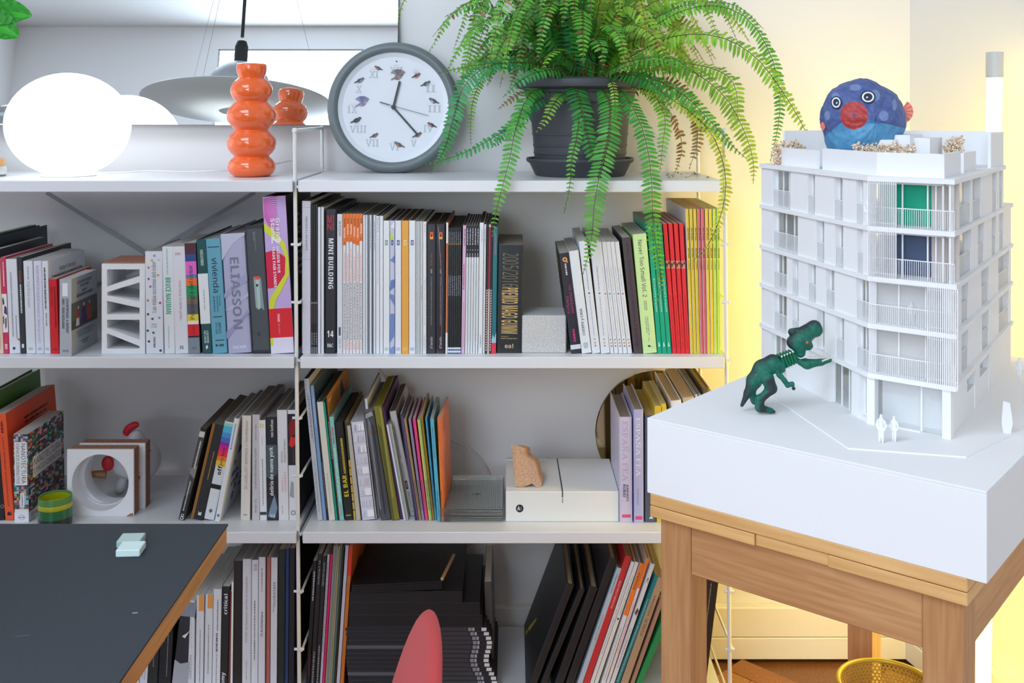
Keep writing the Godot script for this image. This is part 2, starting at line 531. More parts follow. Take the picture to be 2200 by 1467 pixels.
func shelving():
	# ladders: [front top x, front bottom x, back top x]
	for q in [[633.0, 643.0, "white wire ladder frame between the two shelf bays"], [1556.0, 1568.0, "white wire ladder frame at the free end of the shelves"], [-292.0, -284.0, "white wire ladder frame behind the globe lamp's far end"]]:
		var t := thing("shelf_ladder", q[2], "shelf frame", "wire shelf ladders")
		var d0 := 1.925; var d1 := 2.20
		var top := px(q[0], 277, d0)
		var mid := px(q[1], 1467, d0)
		var slope := (mid.x - top.x) / (top.y - mid.y)
		var bot := Vector3(top.x + slope * top.y, 0.0, -d0)
		var mb := MB.new()
		mb.tube([top, bot], 0.0036, 10, Color.WHITE)
		part("post", mb, "wire", t)
		mb = MB.new()
		mb.tube([Vector3(top.x, top.y, -d1), Vector3(bot.x, 0, -d1)], 0.0036, 10, Color.WHITE)
		part("post", mb, "wire", t)
		mb = MB.new()
		var ft := Vector3(top.x, top.y - 0.003, 0)
		mb.tube([ft + Vector3(0, 0, -d0 + 0.006), ft + Vector3(0, 0, -d1 - 0.006)], 0.0035, 8, Color.WHITE)
		for e in [-d0, -d1]:
			mb.ball(ft + Vector3(0, 0, e), Vector3.ONE * 0.0052, 10, 6, Color.WHITE)
		part("top_bar", mb, "wire", t)
		for k in range(1, 11):
			var y := top.y - 0.1062 * k
			if y < 0.03: continue
			var x := top.x + slope * (top.y - y)
			mb = MB.new()
			mb.tube([Vector3(x + 0.0058, y, -d0 + 0.005), Vector3(x + 0.0058, y, -d1 - 0.005)], 0.0024, 8, Color.WHITE)
			for e in [-d0, -d1]:
				mb.tube([Vector3(x - 0.0085, y, e), Vector3(x + 0.0095, y, e)], 0.0026, 8, Color.WHITE)
			part("rung", mb, "wire", t)
	# boards: px left, right of the front edge at each level
	var lv := ["top", "second", "third", "lowest"]
	for s in 4:
		var y: float = CAM_H - DROP[s]
		for b in 2:
			var x0: float = [[-300.0, 628.0], [-298.0, 631.0], [-295.0, 636.0], [-292.0, 638.0]][s][1] if b == 0 else [640.5, 645.0, 650.0, 652.0][s]
			var x1: float = x0
			if b == 0:
				x0 = -286.0
			else:
				x1 = [1553.0, 1557.0, 1561.0, 1564.0][s]
			var a := (x0 - CX) * SHELF_D / F; var e := (x1 - CX) * SHELF_D / F
			var t := thing("shelf_board", "white lacquered %s shelf board %s" % [lv[s], "under the globe lamp's bay" if b == 0 else "in the bay below the fern"], "shelf")
			var mb := MB.new()
			mb.box(Vector3((a + e) / 2, y - 0.0105, -SHELF_D - 0.15), Vector3(e - a, 0.021, 0.30), Color.WHITE, 0.0012)
			part("board", mb, "shelf", t)
			for w in [a - 0.001, e + 0.001]:
				mb = MB.new()
				mb.box(Vector3(w, y - 0.011, -SHELF_D - 0.145), Vector3(0.003, 0.016, 0.27), col("aab0b8"))
				part("end_bracket", mb, "satin", t)
	# diagonal brace behind the globe lamp's bay
	for q in [[[100, 413], [318, 548], [560, 698]], [[548, 413], [312, 548], [70, 694]]]:
		var mb := MB.new()
		var p0 := px(q[0][0], q[0][1], 2.222); var p1 := px(q[2][0], q[2][1], 2.222)
		var d := p1 - p0
		mb.x = Transform3D(Basis(Vector3(0, 0, 1), atan2(d.y, d.x)), (p0 + p1) / 2)
		mb.box(Vector3.ZERO, Vector3(d.length(), 0.0085, 0.002), col("aeb3ba"))
		single("cross_brace", mb, "satin", "flat white diagonal brace bar crossing behind the books", "brace", "crossed brace bars")
	var mb2 := MB.new()
	var r0 := px(1205, 1160, 2.222); var r1 := px(1420, 1275, 2.222)
	mb2.x = Transform3D(Basis(Vector3(0, 0, 1), atan2(r1.y - r0.y, r1.x - r0.x)), (r0 + r1) / 2)
	mb2.box(Vector3.ZERO, Vector3((r1 - r0).length(), 0.0085, 0.002), Color.WHITE)
	single("cross_brace", mb2, "wire", "flat white brace bar behind the leaning black binders", "brace")

func desk():
	# dark linoleum desk top with a plywood edge; its far right corner is in view
	var drop := 0.43
	var c := px(490, 1125, drop * F / (1125 - CY))
	var th := 0.0205
	var W := 1.25; var Dp := 0.70
	var t := thing("desk", "dark grey linoleum desk with a bare plywood edge", "desk", "", Vector3(c.x - W / 2, 0, c.z + Dp / 2))
	var y := c.y
	var mb := MB.new()
	mb.box(Vector3(0, y - 0.001, 0), Vector3(W, 0.002, Dp), Color.WHITE)
	part("desk_top", mb, "linoleum", t)
	mb = MB.new()
	mb.box(Vector3.ZERO, Vector3(Dp - 0.002, th, W - 0.002), Color.WHITE, 0.0006)
	var ed := part("plywood_core", mb, "ply", t)
	ed.rotation.y = PI / 2
	ed.position = Vector3(0, y - 0.002 - th / 2, 0)
	for sx in [-1, 1]:
		for sz in [-1, 1]:
			if sx == 1 and sz == -1: continue
			mb = MB.new()
			mb.tube([Vector3(sx * (W / 2 - 0.1), y - 0.022, sz * (Dp / 2 - 0.08)), Vector3(sx * (W / 2 - 0.1), 0, sz * (Dp / 2 - 0.08))], 0.018, 14, col("2a2c2e"))
			part("leg", mb, "satin", t)
	mb = MB.new()
	mb.tube([Vector3(W / 2 - 0.40, y - 0.022, -(Dp / 2 - 0.12)), Vector3(W / 2 - 0.40, 0, -(Dp / 2 - 0.12))], 0.018, 14, col("2a2c2e"))
	part("leg", mb, "satin", t)
	mb = MB.new()
	mb.x = Transform3D(Basis(Vector3.UP, 0.15), px(290, 1317, drop * F / (1317 - CY)) - t.position)
	mb.box(Vector3(0, 0.0002, 0), Vector3(0.0042, 0.0003, 0.0008), col("b9bec0"))
	mb.x = Transform3D(Basis(Vector3.UP, 0.25), px(48, 1366, drop * F / (1366 - CY)) - t.position)
	mb.box(Vector3(0, 0.0001, 0), Vector3(0.011, 0.0002, 0.002), col("565d61"))
	part("scratch", mb, "matte", t)
	# two sample tiles
	var D0 := drop * F / (1166.0 - CY)
	for k in 2:
		mb = MB.new()
		var tc: String = "9fb9b2" if k == 0 else "cfe3e0"
		var p := px(247 if k == 0 else 246, 1180 if k == 0 else 1199, drop * F / ((1180 if k == 0 else 1199) - CY))
		mb.x = Transform3D(Basis(Vector3.UP, 0.06), Vector3(p.x, y, p.z))
		mb.box(Vector3(0.0118, 0.0034, -0.0125), Vector3(0.0228, 0.0068, 0.0205 if k == 0 else 0.0215), col(tc), 0.0007)
		single("sample_tile", mb, "satin", ["small sage green sample tile lying on the desk", "small pale mint sample tile in front of the sage tile"][k], "tile")
	# added monitor shape outside the view; it blocks window light from the left bay
	var ms := thing("added_monitor_blocker", "black monitor added out of view to shade the left bay", "monitor", "", Vector3(-0.98, y, -0.66))
	mb = MB.new()
	mb.box(Vector3(0, 0.006, 0), Vector3(0.24, 0.012, 0.18), col("2a2c2e"), 0.003)
	part("foot", mb, "satin", ms)
	mb = MB.new()
	mb.box(Vector3(0, 0.10, -0.02), Vector3(0.05, 0.18, 0.02), col("2a2c2e"), 0.003)
	part("stand", mb, "satin", ms)
	mb = MB.new()
	mb.box(Vector3(0, 0.33, 0), Vector3(0.70, 0.42, 0.028), col("1c1d1f"), 0.004)
	part("light_blocking_panel", mb, "satin", ms)
	# felt chair back rising into the picture
	var ch := thing("chair", "coral red felt chair back rising beside the desk", "chair")
	var D := 0.80
	var top := px(940, 1316, D)
	mb = MB.new()
	# back panel: rounded shield outline in its own plane, swept with rounded edge
	var outl := []
	var hw := 0.125
	for k in 48:
		var a := TAU * k / 48.0
		var ca := cos(a); var sa := sin(a)
		outl.append(Vector2(ca * hw, signf(sa) * pow(absf(sa), 0.9) * 0.17))
	var rings := []
	var tk := 0.0048
	for q in [[-1.0, 0.955], [-0.8, 0.978], [-0.45, 0.993], [0.0, 1.0], [0.45, 0.993], [0.8, 0.978], [1.0, 0.955]]:
		var ring := []
		for p in outl: ring.append(Vector3(p.x * q[1], p.y * q[1], q[0] * tk + 0.2 * p.x * p.x))
		rings.append(ring)
	for i in rings.size() - 1:
		for k in 48:
			var k2 := (k + 1) % 48
			var o1: Vector3 = Vector3(rings[3][k].x, rings[3][k].y, 0).normalized()
			var o2: Vector3 = Vector3(rings[3][k2].x, rings[3][k2].y, 0).normalized()
			var z0 := (i - 3.0) / 3.0; var z1 := (i - 2.0) / 3.0
			mb.tri(rings[i][k], rings[i][k2], rings[i + 1][k2], o1 + Vector3(0, 0, z0), o2 + Vector3(0, 0, z0), o2 + Vector3(0, 0, z1), Color.WHITE)
			mb.tri(rings[i][k], rings[i + 1][k2], rings[i + 1][k], o1 + Vector3(0, 0, z0), o2 + Vector3(0, 0, z1), o1 + Vector3(0, 0, z1), Color.WHITE)
	for e in [0, 6]:
		var s := -1.0 if e == 0 else 1.0
		for k in 48:
			var k2 := (k + 1) % 48
			var prev0 := Vector3.ZERO; var prev1 := Vector3.ZERO
			for j in range(1, 9):
				var f := j / 8.0
				var A: Vector3 = Vector3(rings[e][k].x * f, rings[e][k].y * f, s * tk + 0.2 * pow(rings[e][k].x * f, 2))
				var Bp: Vector3 = Vector3(rings[e][k2].x * f, rings[e][k2].y * f, s * tk + 0.2 * pow(rings[e][k2].x * f, 2))
				var na := Vector3(-0.4 * A.x, 0, 1).normalized() * s
				var nb := Vector3(-0.4 * Bp.x, 0, 1).normalized() * s
				if j == 1:
					mb.tri(Vector3(0, 0, s * tk), A, Bp, Vector3(0, 0, s), na, nb, Color.WHITE)
				else:
					mb.tri(prev0, A, Bp, na, na, nb, Color.WHITE)
					mb.tri(prev0, Bp, prev1, na, nb, nb, Color.WHITE)
				prev0 = A; prev1 = Bp
	var bk := part("backrest", mb, "felt", ch)
	bk.basis = Basis(Vector3.UP, deg_to_rad(98.5)) * Basis(Vector3.RIGHT, deg_to_rad(15.0))
	var cpos := Vector3(top.x - 0.043, top.y - 0.166, top.z + 0.02)
	bk.position = cpos
	mb = MB.new()
	var sc := Vector3(cpos.x - 0.25, 0.45, cpos.z + 0.0)
	mb.box(sc, Vector3(0.42, 0.03, 0.44), Color.WHITE, 0.012)
	part("seat", mb, "felt", ch)
	mb = MB.new()
	mb.tube(spline([cpos + Vector3(-0.015, -0.10, 0.0), cpos + Vector3(-0.03, -0.22, 0.0), Vector3(sc.x + 0.18, 0.43, cpos.z), Vector3(sc.x, 0.43, cpos.z)], 5), 0.011, 10, col("2a2c2e"))
	part("back_support", mb, "satin", ch)
	for q in [[-1, -1], [-1, 1], [1, -1], [1, 1]]:
		mb = MB.new()
		mb.tube([sc + Vector3(q[0] * 0.15, -0.01, q[1] * 0.16), Vector3(sc.x + q[0] * 0.21, 0.0, sc.z + q[1] * 0.21)], 0.010, 10, col("2a2c2e"))
		part("leg", mb, "satin", ch)

# --- books --------------------------------------------------------------------------------------------
# bk(level, bottom left px, bottom right px, top left px, top px, colour, label, print, options)
# print entries: ["t", text, colour, from, to, across centre, across width, direction u/d/h, font] along the spine from 0 (foot) to 1 (head);
# ["b", colour, from, to, x0, x1] band; ["g", colour, from, to, across centre, width] a line of small print; ["o", colour, at, across, radius px] dot; ["p", colour, points] polygon of (across, along)
# ["T" / "G" / "B" ...] the same on the board that faces the room: across runs from spine (0) to fore-edge (1)
func bk(level: int, xb0: float, xb1: float, xt0: float, yt: float, cc: String, label: String, pr := [], o := {}) -> Node3D:
	var d: float = o.get("d", 1.936)
	var base_y: float = CAM_H - DROP[level] + o.get("lift", 0.0)
	var yb := CY + (CAM_H - base_y) * F / d
	var k := d / F
	var dx := (xt0 - xb0) * k; var dy := (yb - yt) * k
	var lean := atan2(dx, dy)
	var h := sqrt(dx * dx + dy * dy)
	var w := (xb1 - xb0) * k * cos(lean) - 0.0004
	var dep: float = o.get("dep", minf(0.262, h * 0.76))
	var thin := w < 0.0085
	var called: String = o.get("name", "magazine" if thin else "book")
	var t := thing(called, label, o.get("cat", called.replace("_", " ")), o.get("group", ""))
	t.position = Vector3(((xb0 + xb1) / 2 - CX) * k, base_y + 0.0002 + w / 2 * absf(sin(lean)), -d)
	t.basis = Basis(Vector3.UP, o.get("yaw", 0.0)) * Basis(Vector3(0, 0, 1), -lean)
	book_body(t, w, h, dep, cc, pr, o, k)
	return t

func book_body(t: Node3D, w: float, h: float, dep: float, cc: String, pr: Array, o: Dictionary, k: float):
	var hard: bool = o.get("hard", false)
	var th: float = 0.0022 if hard else (0.0004 if w < 0.0085 else 0.0008)
	th = minf(th, w * 0.22)
	var r := minf(0.0012 if not hard else 0.0025, w * 0.3)
	r = o.get("round", r)
	var ccol := col(cc)
	var left := col(o.get("left", o.get("side", cc)))
	var right := col(o.get("right", o.get("side", cc)))
	var hw := w / 2
	var mb := MB.new()
	# boards
	mb.box(Vector3(-hw + th / 2, h / 2, -(dep + r) / 2), Vector3(th, h, dep - r), left)
	mb.box(Vector3(hw - th / 2, h / 2, -(dep + r) / 2), Vector3(th, h, dep - r), right)
	# spine: slightly rounded front
	var seg := 6
	var prev := Vector3(-hw, 0, -r)
	var pin := Vector3(-hw + th, 0, -r)
	for i in range(1, seg + 1):
		var a := PI * i / seg
		var e := 0.5
		var p := Vector3(-hw * signf(cos(a)) * pow(absf(cos(a)), e), 0, -r + r * pow(sin(a), e))
		if i == seg: p = Vector3(hw, 0, -r)
		var q := Vector3(p.x * (hw - th) / hw, 0, minf(p.z, -th))
		var up := Vector3(0, h, 0)
		mb.quad_auto(prev, p, p + up, prev + up, Vector3(prev.x + p.x, 0, w), ccol)
		mb.quad(prev + up, p + up, q + up, pin + up, Vector3.UP, ccol)
		mb.quad(prev, p, q, pin, Vector3.DOWN, ccol)
		prev = p; pin = q
	part("cover", mb, o.get("mat", "cover"), t)
	# leaves
	mb = MB.new()
	var m := 0.0035 if hard else 0.0003
	var pcol := col(o.get("pages", "d6d2ca"))
	mb.box(Vector3(0, h / 2, -(dep + r) / 2), Vector3(w - 2 * th, h - 2 * m, dep - r - (0.004 if hard else 0.001)), pcol)
	if w > 0.006:
		# gatherings: fine dark joints between sheets at the head
		var nl := int(clampf(w / 0.0028, 1, 9))
		for i in nl:
			var xx := -hw + th + (w - 2 * th) * (i + rng.randf_range(0.2, 0.8)) / nl
			mb.box(Vector3(xx, h - m + 0.0001, -(dep + r) / 2), Vector3(0.00025, 0.0002, dep - r - 0.006), pcol.darkened(0.45))
	part("pages", mb, "pages", t)
	if pr.size():
		for board in 2:
			mb = MB.new()
			spine_print(mb, pr.filter(func(q): return (q[0] != q[0].to_lower()) == (board == 1)), w, h, dep, r, k)
			if mb.v.size():
				part(["spine_printing", "board_printing"][board], mb, "print" if o.get("mat", "") != "cover_gloss" else "cover_gloss", t)

func face(q: Array, w: float, h: float, dep: float) -> Array:
	# origin (lower left), across vector, up vector of the printed face: spine, or a board for capital letters
	var e := 0.0002
	var kind: String = q[0]
	if kind == kind.to_lower():
		return [Vector3(-w / 2, 0, e), Vector3(w, 0, 0), Vector3(0, h, 0)]
	if kind.ends_with("L"):
		return [Vector3(-w / 2 - e, 0, -dep), Vector3(0, 0, dep), Vector3(0, h, 0)]
	return [Vector3(w / 2 + e, 0, 0), Vector3(0, 0, -dep), Vector3(0, h, 0)]

func spine_print(mb: MB, pr: Array, w: float, h: float, dep: float, _r: float, k: float):
	var layer := 0
	for q in pr:
		var f := face(q, w, h, dep)
		var o: Vector3 = f[0]; var ux: Vector3 = f[1]; var uy: Vector3 = f[2]
		var nn := ux.cross(uy).normalized()
		if q[0].to_lower() != "mr" and q[0] != "m": layer += 1
		o += nn * 0.00003 * mini(layer, 40)
		match q[0].substr(0, 1).to_lower():
			"t":
				var cc := col(q[2])
				var a: float = q[3]; var b: float = q[4]; var c: float = q[5]; var ww: float = q[6]
				var dr: String = q[7] if q.size() > 7 else "u"
				var kind: String = q[8] if q.size() > 8 else "s"
				if dr == "u":
					put_text(mb, q[1], kind, o + ux * (c + ww / 2) + uy * a, uy * (b - a), -ux * ww, cc)
				elif dr == "d":
					put_text(mb, q[1], kind, o + ux * (c - ww / 2) + uy * b, -uy * (b - a), ux * ww, cc)
				else:
					put_text(mb, q[1], kind, o + ux * (c - ww / 2) + uy * a, ux * ww, uy * (b - a), cc)
			"b", "m":
				var x0: float = q[4] if q.size() > 4 else 0.0
				var x1: float = q[5] if q.size() > 5 else 1.0
				mb.quad(o + ux * x0 + uy * q[2], o + ux * x1 + uy * q[2], o + ux * x1 + uy * q[3], o + ux * x0 + uy * q[3], nn, col(q[1]))
			"g":
				var cc := col(q[1])
				var y: float = q[2]
				var c: float = q[4]; var ww: float = q[5]
				while y < q[3]:
					var l := rng.randf_range(0.005, 0.018)
					var y1 := minf(y + l, q[3])
					mb.quad(o + ux * (c - ww / 2) + uy * y, o + ux * (c + ww / 2) + uy * y, o + ux * (c + ww / 2) + uy * y1, o + ux * (c - ww / 2) + uy * y1, nn, cc)
					y = y1 + rng.randf_range(0.003, 0.007)
			"h":
				# lines of small print running across a board
				var cc := col(q[1])
				var x: float = q[4]
				while x < q[5]:
					var l := rng.randf_range(0.03, 0.1)
					var x1 := minf(x + l, q[5])
					mb.quad(o + ux * x + uy * q[2], o + ux * x1 + uy * q[2], o + ux * x1 + uy * q[3], o + ux * x + uy * q[3], nn, cc)
					x = x1 + rng.randf_range(0.012, 0.03)
			"o":
				var rr: float = q[4] * k
				disc(mb, o + ux * q[3] + uy * q[2], ux.normalized() * rr, uy.normalized() * rr, 14, col(q[1]), q[5] if q.size() > 5 else 0.0)
			"p":
				var poly := PackedVector2Array()
				for z in q[2]: poly.append(Vector2(z[0], z[1]))
				var ix := Geometry2D.triangulate_polygon(poly)
				for i in range(0, ix.size(), 3):
					var A := poly[ix[i]]; var B := poly[ix[i + 1]]; var C := poly[ix[i + 2]]
					mb.ftri(o + ux * A.x + uy * A.y, o + ux * B.x + uy * B.y, o + ux * C.x + uy * C.y, nn, col(q[1]))

func books_left_upper():
	var W := "e6e8ee"
	var INK := "3a3d44"
	var s := 1
	bk(s, -62, -48, -70, 515, "1f6b4a", "green clothbound book at the start of the second shelf row", [], {"dep": 0.255, "d": 1.95})
	bk(s, -47, -26, -54, 517, "1c2430", "navy tall hardback beside the green clothbound book", [], {"dep": 0.262, "d": 1.95, "hard": true})
	bk(s, -25, -8, -32, 540, "b9a99a", "dull beige paperback with dark red head beside the navy hardback", [["b", "b03a30", 0.9, 1.0]], {"dep": 0.22, "right": "2c333c"})
	bk(s, -7, 8, -15, 560, "ead0b8", "beige paperback with faint red lettering next to pink striped magazine", [["g", "c85a48", 0.05, 0.4, 0.5, 0.18]], {"dep": 0.20})
	bk(s, 8.4, 19.6, 0, 553, "d63a5e", "thin paperback with crimson ends and black blotches on its spine", [["b", "f0eef0", 0.22, 0.62], ["t", "MB", "f4f0f2", 0.05, 0.10, 0.5, 0.5, "u", "b"], ["g", "f4e4e8", 0.7, 0.95, 0.55, 0.22],
		["p", "26242e", [[0.5, 0.25], [0.75, 0.28], [0.8, 0.38], [0.55, 0.36]]], ["p", "4a3a66", [[0.35, 0.42], [0.95, 0.40], [0.9, 0.48], [0.5, 0.5]]], ["p", "26242e", [[0.2, 0.5], [0.5, 0.52], [0.3, 0.59], [0.1, 0.56]]], ["p", "26242e", [[0.15, 0.3], [0.35, 0.32], [0.3, 0.4], [0.1, 0.38]]]], {"dep": 0.20, "name": "book"})
	bk(s, 20, 44, 11.5, 557, W, "white paperback with two grey title lines and a navy dot", [["g", "9a9ca4", 0.18, 0.86, 0.42, 0.13], ["g", "a2a4ac", 0.16, 0.4, 0.75, 0.12], ["o", "2c3c6c", 0.055, 0.45, 3.0], ["p", "c0522e", [[0.75, 0.15], [1.0, 0.13], [1.0, 0.16]]]], {"dep": 0.19, "pages": "a9a49c"})
	bk(s, 44.2, 56, 35.5, 553, "33363e", "slim black paperback with white and orange spine lettering", [["g", "e8e8ea", 0.42, 0.72, 0.5, 0.28], ["g", "b8642e", 0.74, 0.86, 0.5, 0.24], ["b", "e8e8ea", 0.06, 0.10, 0.3, 0.7]], {"dep": 0.215, "right": "1e2228", "name": "book"})
	bk(s, 56.3, 77, 49, 561, W, "white paperback with pale grey title and round double letters at foot", [["t", "estética fotográfica", "a4a6ae", 0.5, 0.78, 0.5, 0.42, "u", "s"], ["g", "9c9ea6", 0.8, 0.94, 0.5, 0.12], ["t", "GG", "4a4c54", 0.04, 0.065, 0.5, 0.38, "h", "s"]], {"dep": 0.175})
	bk(s, 77.3, 95, 71, 561, "e2e4f0", "white paperback with long lilac capital title up the spine", [["t", "LEER ES RESPIRAR, ES DEVENIR", "9aa4c4", 0.12, 0.55, 0.5, 0.33, "u", "s"], ["t", "ESCRITOS DE OLAFUR ELIASSON", "c07ab8", 0.56, 0.95, 0.5, 0.33, "u", "s"], ["t", "GG", "4a4c64", 0.04, 0.065, 0.5, 0.45, "h", "s"]], {"dep": 0.175})
	bk(s, 95.3, 109, 89, 561, W, "white paperback whose front board carries a three-line black title", [["g", "3a3c44", 0.48, 0.93, 0.45, 0.26], ["g", "8a8c94", 0.3, 0.44, 0.5, 0.2], ["t", "GG", "4a4c54", 0.04, 0.065, 0.5, 0.5, "h", "s"], ["TR", "Robert Venturi", INK, 0.85, 0.905, 0.52, 0.44, "h", "s"], ["TR", "Complejidad y contradicción", "1e2026", 0.775, 0.835, 0.5, 0.84, "h", "b"], ["TR", "en la arquitectura", "1e2026", 0.71, 0.765, 0.5, 0.54, "h", "b"]], {"dep": 0.165, "name": "book"})
	bk(s, 109.3, 127, 104, 600, "e0202c", "short bright red paperback with black title", [["t", "Casa collage", "5a0e14", 0.63, 0.9, 0.35, 0.34, "u", "s"], ["g", "6a1218", 0.35, 0.9, 0.72, 0.16], ["t", "GG", "5a0e14", 0.04, 0.075, 0.5, 0.5, "h", "s"]], {"dep": 0.16})
	bk(s, 127.5, 154, 127, 600, "b4bac2", "thick silver-spined paperback with people pictured on its grey board", [["b", "f0f2f4", 0.78, 0.95, 0.26, 0.7], ["t", "COUNTRYSIDE: A REPORT", "3c4048", 0.30, 0.75, 0.66, 0.22, "d", "b"], ["t", "AMO / REM KOOLHAAS", "3c4048", 0.36, 0.75, 0.33, 0.22, "d", "b"], ["t", "TASCHEN", "6a7078", 0.06, 0.085, 0.5, 0.5, "h", "b"],
		["TR", "COUNTRYSIDE:", "2e3238", 0.90, 0.94, 0.5, 0.56, "h", "b"], ["TR", "A REPORT", "2e3238", 0.85, 0.885, 0.5, 0.36, "h", "b"], ["TR", "AMO /", "2e3238", 0.785, 0.82, 0.5, 0.22, "h", "b"], ["TR", "REM KOOLHAAS", "2e3238", 0.73, 0.77, 0.5, 0.6, "h", "b"],
		["BR", "5c5a58", 0.33, 0.68, 0.0, 1.0], ["BR", "474a3e", 0.33, 0.45, 0.0, 1.0], ["PR", "a33a2c", [[0.16, 0.42], [0.30, 0.42], [0.28, 0.56], [0.2, 0.56]]], ["PR", "c8c8cc", [[0.16, 0.36], [0.29, 0.36], [0.28, 0.46], [0.18, 0.46]]], ["PR", "4a2a62", [[0.36, 0.36], [0.56, 0.36], [0.52, 0.58], [0.4, 0.58]]], ["PR", "a8442e", [[0.60, 0.38], [0.78, 0.38], [0.74, 0.58], [0.62, 0.58]]], ["OR", "b8b4b0", 0.595, 0.25, 4.0], ["OR", "c8c0bc", 0.61, 0.46, 4.0], ["OR", "b8aca4", 0.61, 0.68, 4.0],
		["TR", "COUNTRYSIDE IN", "4e7a5c", 0.25, 0.285, 0.5, 0.66, "h", "s"], ["TR", "YOUR POCKET!", "4e7a5c", 0.20, 0.235, 0.5, 0.56, "h", "s"], ["HR", "3a3e44", 0.13, 0.14, 0.34, 0.66], ["HR", "3a3e44", 0.10, 0.11, 0.42, 0.6]], {"dep": 0.118, "d": 1.915, "side": "a2a6ac", "mat": "satin"})
	# after the ceramic block
	var dots := []
	for q in [["7aa0cc", 0.955, 0.55], ["d8c040", 0.91, 0.4], ["c4c8e0", 0.915, 0.78], ["d88a5c", 0.84, 0.2], ["e0946a", 0.765, 0.75], ["c05070", 0.73, 0.2], ["a060c0", 0.655, 0.3], ["d08060", 0.52, 0.15], ["c0288c", 0.495, 0.85], ["7a3048", 0.385, 0.15], ["5058a8", 0.34, 0.4], ["8a9cc4", 0.35, 0.8], ["1e5a3c", 0.225, 0.12], ["2c7a54", 0.205, 0.45], ["5a4060", 0.12, 0.18], ["2c3458", 0.03, 0.85]]:
		dots.append(["o", q[0], q[1], q[2], 2.6])
	bk(s, 313.3, 351, 311, 540, "e4e7ee", "white paperback scattered with coloured dots", dots + [["t", "Las vidas secretas del color", "7a7e88", 0.4, 0.9, 0.5, 0.24, "u", "r"], ["t", "Kassia", "8a8e98", 0.28, 0.3, 0.5, 0.3, "h", "r"], ["t", "St Clair", "8a8e98", 0.255, 0.275, 0.5, 0.34, "h", "r"], ["g", "7a7e88", 0.06, 0.17, 0.5, 0.1]], {"dep": 0.19, "pages": "a8a49e"})
	bk(s, 353.2, 376, 348, 530, "e8ebee", "white paperback with bold green slanted capitals", [["t", "BRUCE NAUMAN", "1aa47c", 0.37, 0.71, 0.5, 0.5, "d", "b"], ["g", "9cc8c0", 0.74, 0.98, 0.45, 0.12], ["g", "9cc8c0", 0.05, 0.26, 0.45, 0.1]], {"dep": 0.2})
	bk(s, 376.3, 405.5, 369, 530, "e6e6ec", "white paperback with red number at head and serif title", [["t", "166", "b83a54", 0.92, 0.945, 0.42, 0.4, "h", "r"], ["t", "Enric Satué: El diseño gráfico", "b0707c", 0.31, 0.68, 0.5, 0.24, "d", "r"], ["t", "Ñ", "2a2c30", 0.04, 0.075, 0.5, 0.3, "h", "rb"]], {"dep": 0.2})
	bk(s, 406, 430, 396, 523, "6a7480", "paperback with spine banded in maroon, pink, orange, green and yellow", [["b", "582e3a", 0.9, 1.0], ["b", "3c4a8c", 0.835, 0.9], ["b", "e86cc8", 0.715, 0.835], ["b", "5c86c0", 0.685, 0.715], ["b", "f0763a", 0.615, 0.685], ["b", "1f9a60", 0.515, 0.615], ["b", "7c6e5c", 0.45, 0.515], ["b", "5c6068", 0.355, 0.45], ["b", "e8d438", 0.295, 0.355], ["b", "e8e8ea", 0.265, 0.295], ["b", "d81e30", 0.16, 0.265], ["b", "22242a", 0.145, 0.16], ["b", "848e98", 0.0, 0.145], ["t", "Psicología del color", "1c1e24", 0.31, 0.8, 0.52, 0.52, "u", "s"], ["t", "Eva Heller", "4a1018", 0.18, 0.25, 0.5, 0.2, "u", "s"], ["t", "GG", "20242a", 0.04, 0.062, 0.5, 0.4, "h", "s"]], {"dep": 0.19, "right": "584850"})
	bk(s, 434.5, 456.5, 420.5, 515, "1f5658", "dark teal hardback with a white middle band", [["b", "eceef0", 0.26, 0.70], ["t", "SUELO/VERDE", "d4e4e0", 0.77, 0.91, 0.5, 0.28, "d", "b"], ["g", "9aa4a6", 0.38, 0.56, 0.5, 0.1], ["t", "UN LUGAR", "d4e4e0", 0.09, 0.2, 0.38, 0.2, "d", "b"], ["t", "A ENCONTRAR", "d4e4e0", 0.09, 0.2, 0.64, 0.2, "d", "b"], ["p", "e8f0f0", [[0.4, 0.035], [0.62, 0.05], [0.55, 0.075], [0.4, 0.065]]]], {"dep": 0.24, "hard": true})
	bk(s, 456.8, 488.5, 441.5, 514, "6aaac0", "light blue paperback with large lowercase title", [["t", "vivienda", "16242c", 0.53, 0.835, 0.52, 0.42, "d", "s"], ["b", "1c3a46", 0.925, 0.932, 0.1, 0.9], ["b", "1c3a46", 0.315, 0.322, 0.2, 0.8], ["b", "1c3a46", 0.11, 0.117, 0.25, 0.85], ["t", "en el área", "1c3a46", 0.415, 0.50, 0.72, 0.14, "d", "s"], ["t", "metropolitana", "1c3a46", 0.36, 0.50, 0.53, 0.14, "d", "s"], ["t", "de Barcelona", "1c3a46", 0.365, 0.50, 0.34, 0.14, "d", "s"], ["t", "IMPSOL", "1c3a46", 0.17, 0.27, 0.6, 0.15, "d", "s"], ["t", "2015—2024", "1c3a46", 0.17, 0.27, 0.38, 0.14, "d", "s"], ["t", "AMB", "16242c", 0.06, 0.08, 0.62, 0.36, "h", "b"], ["p", "16242c", [[0.22, 0.07], [0.31, 0.082], [0.4, 0.07], [0.31, 0.058]]]], {"dep": 0.245, "pages": "b8b4ac"})
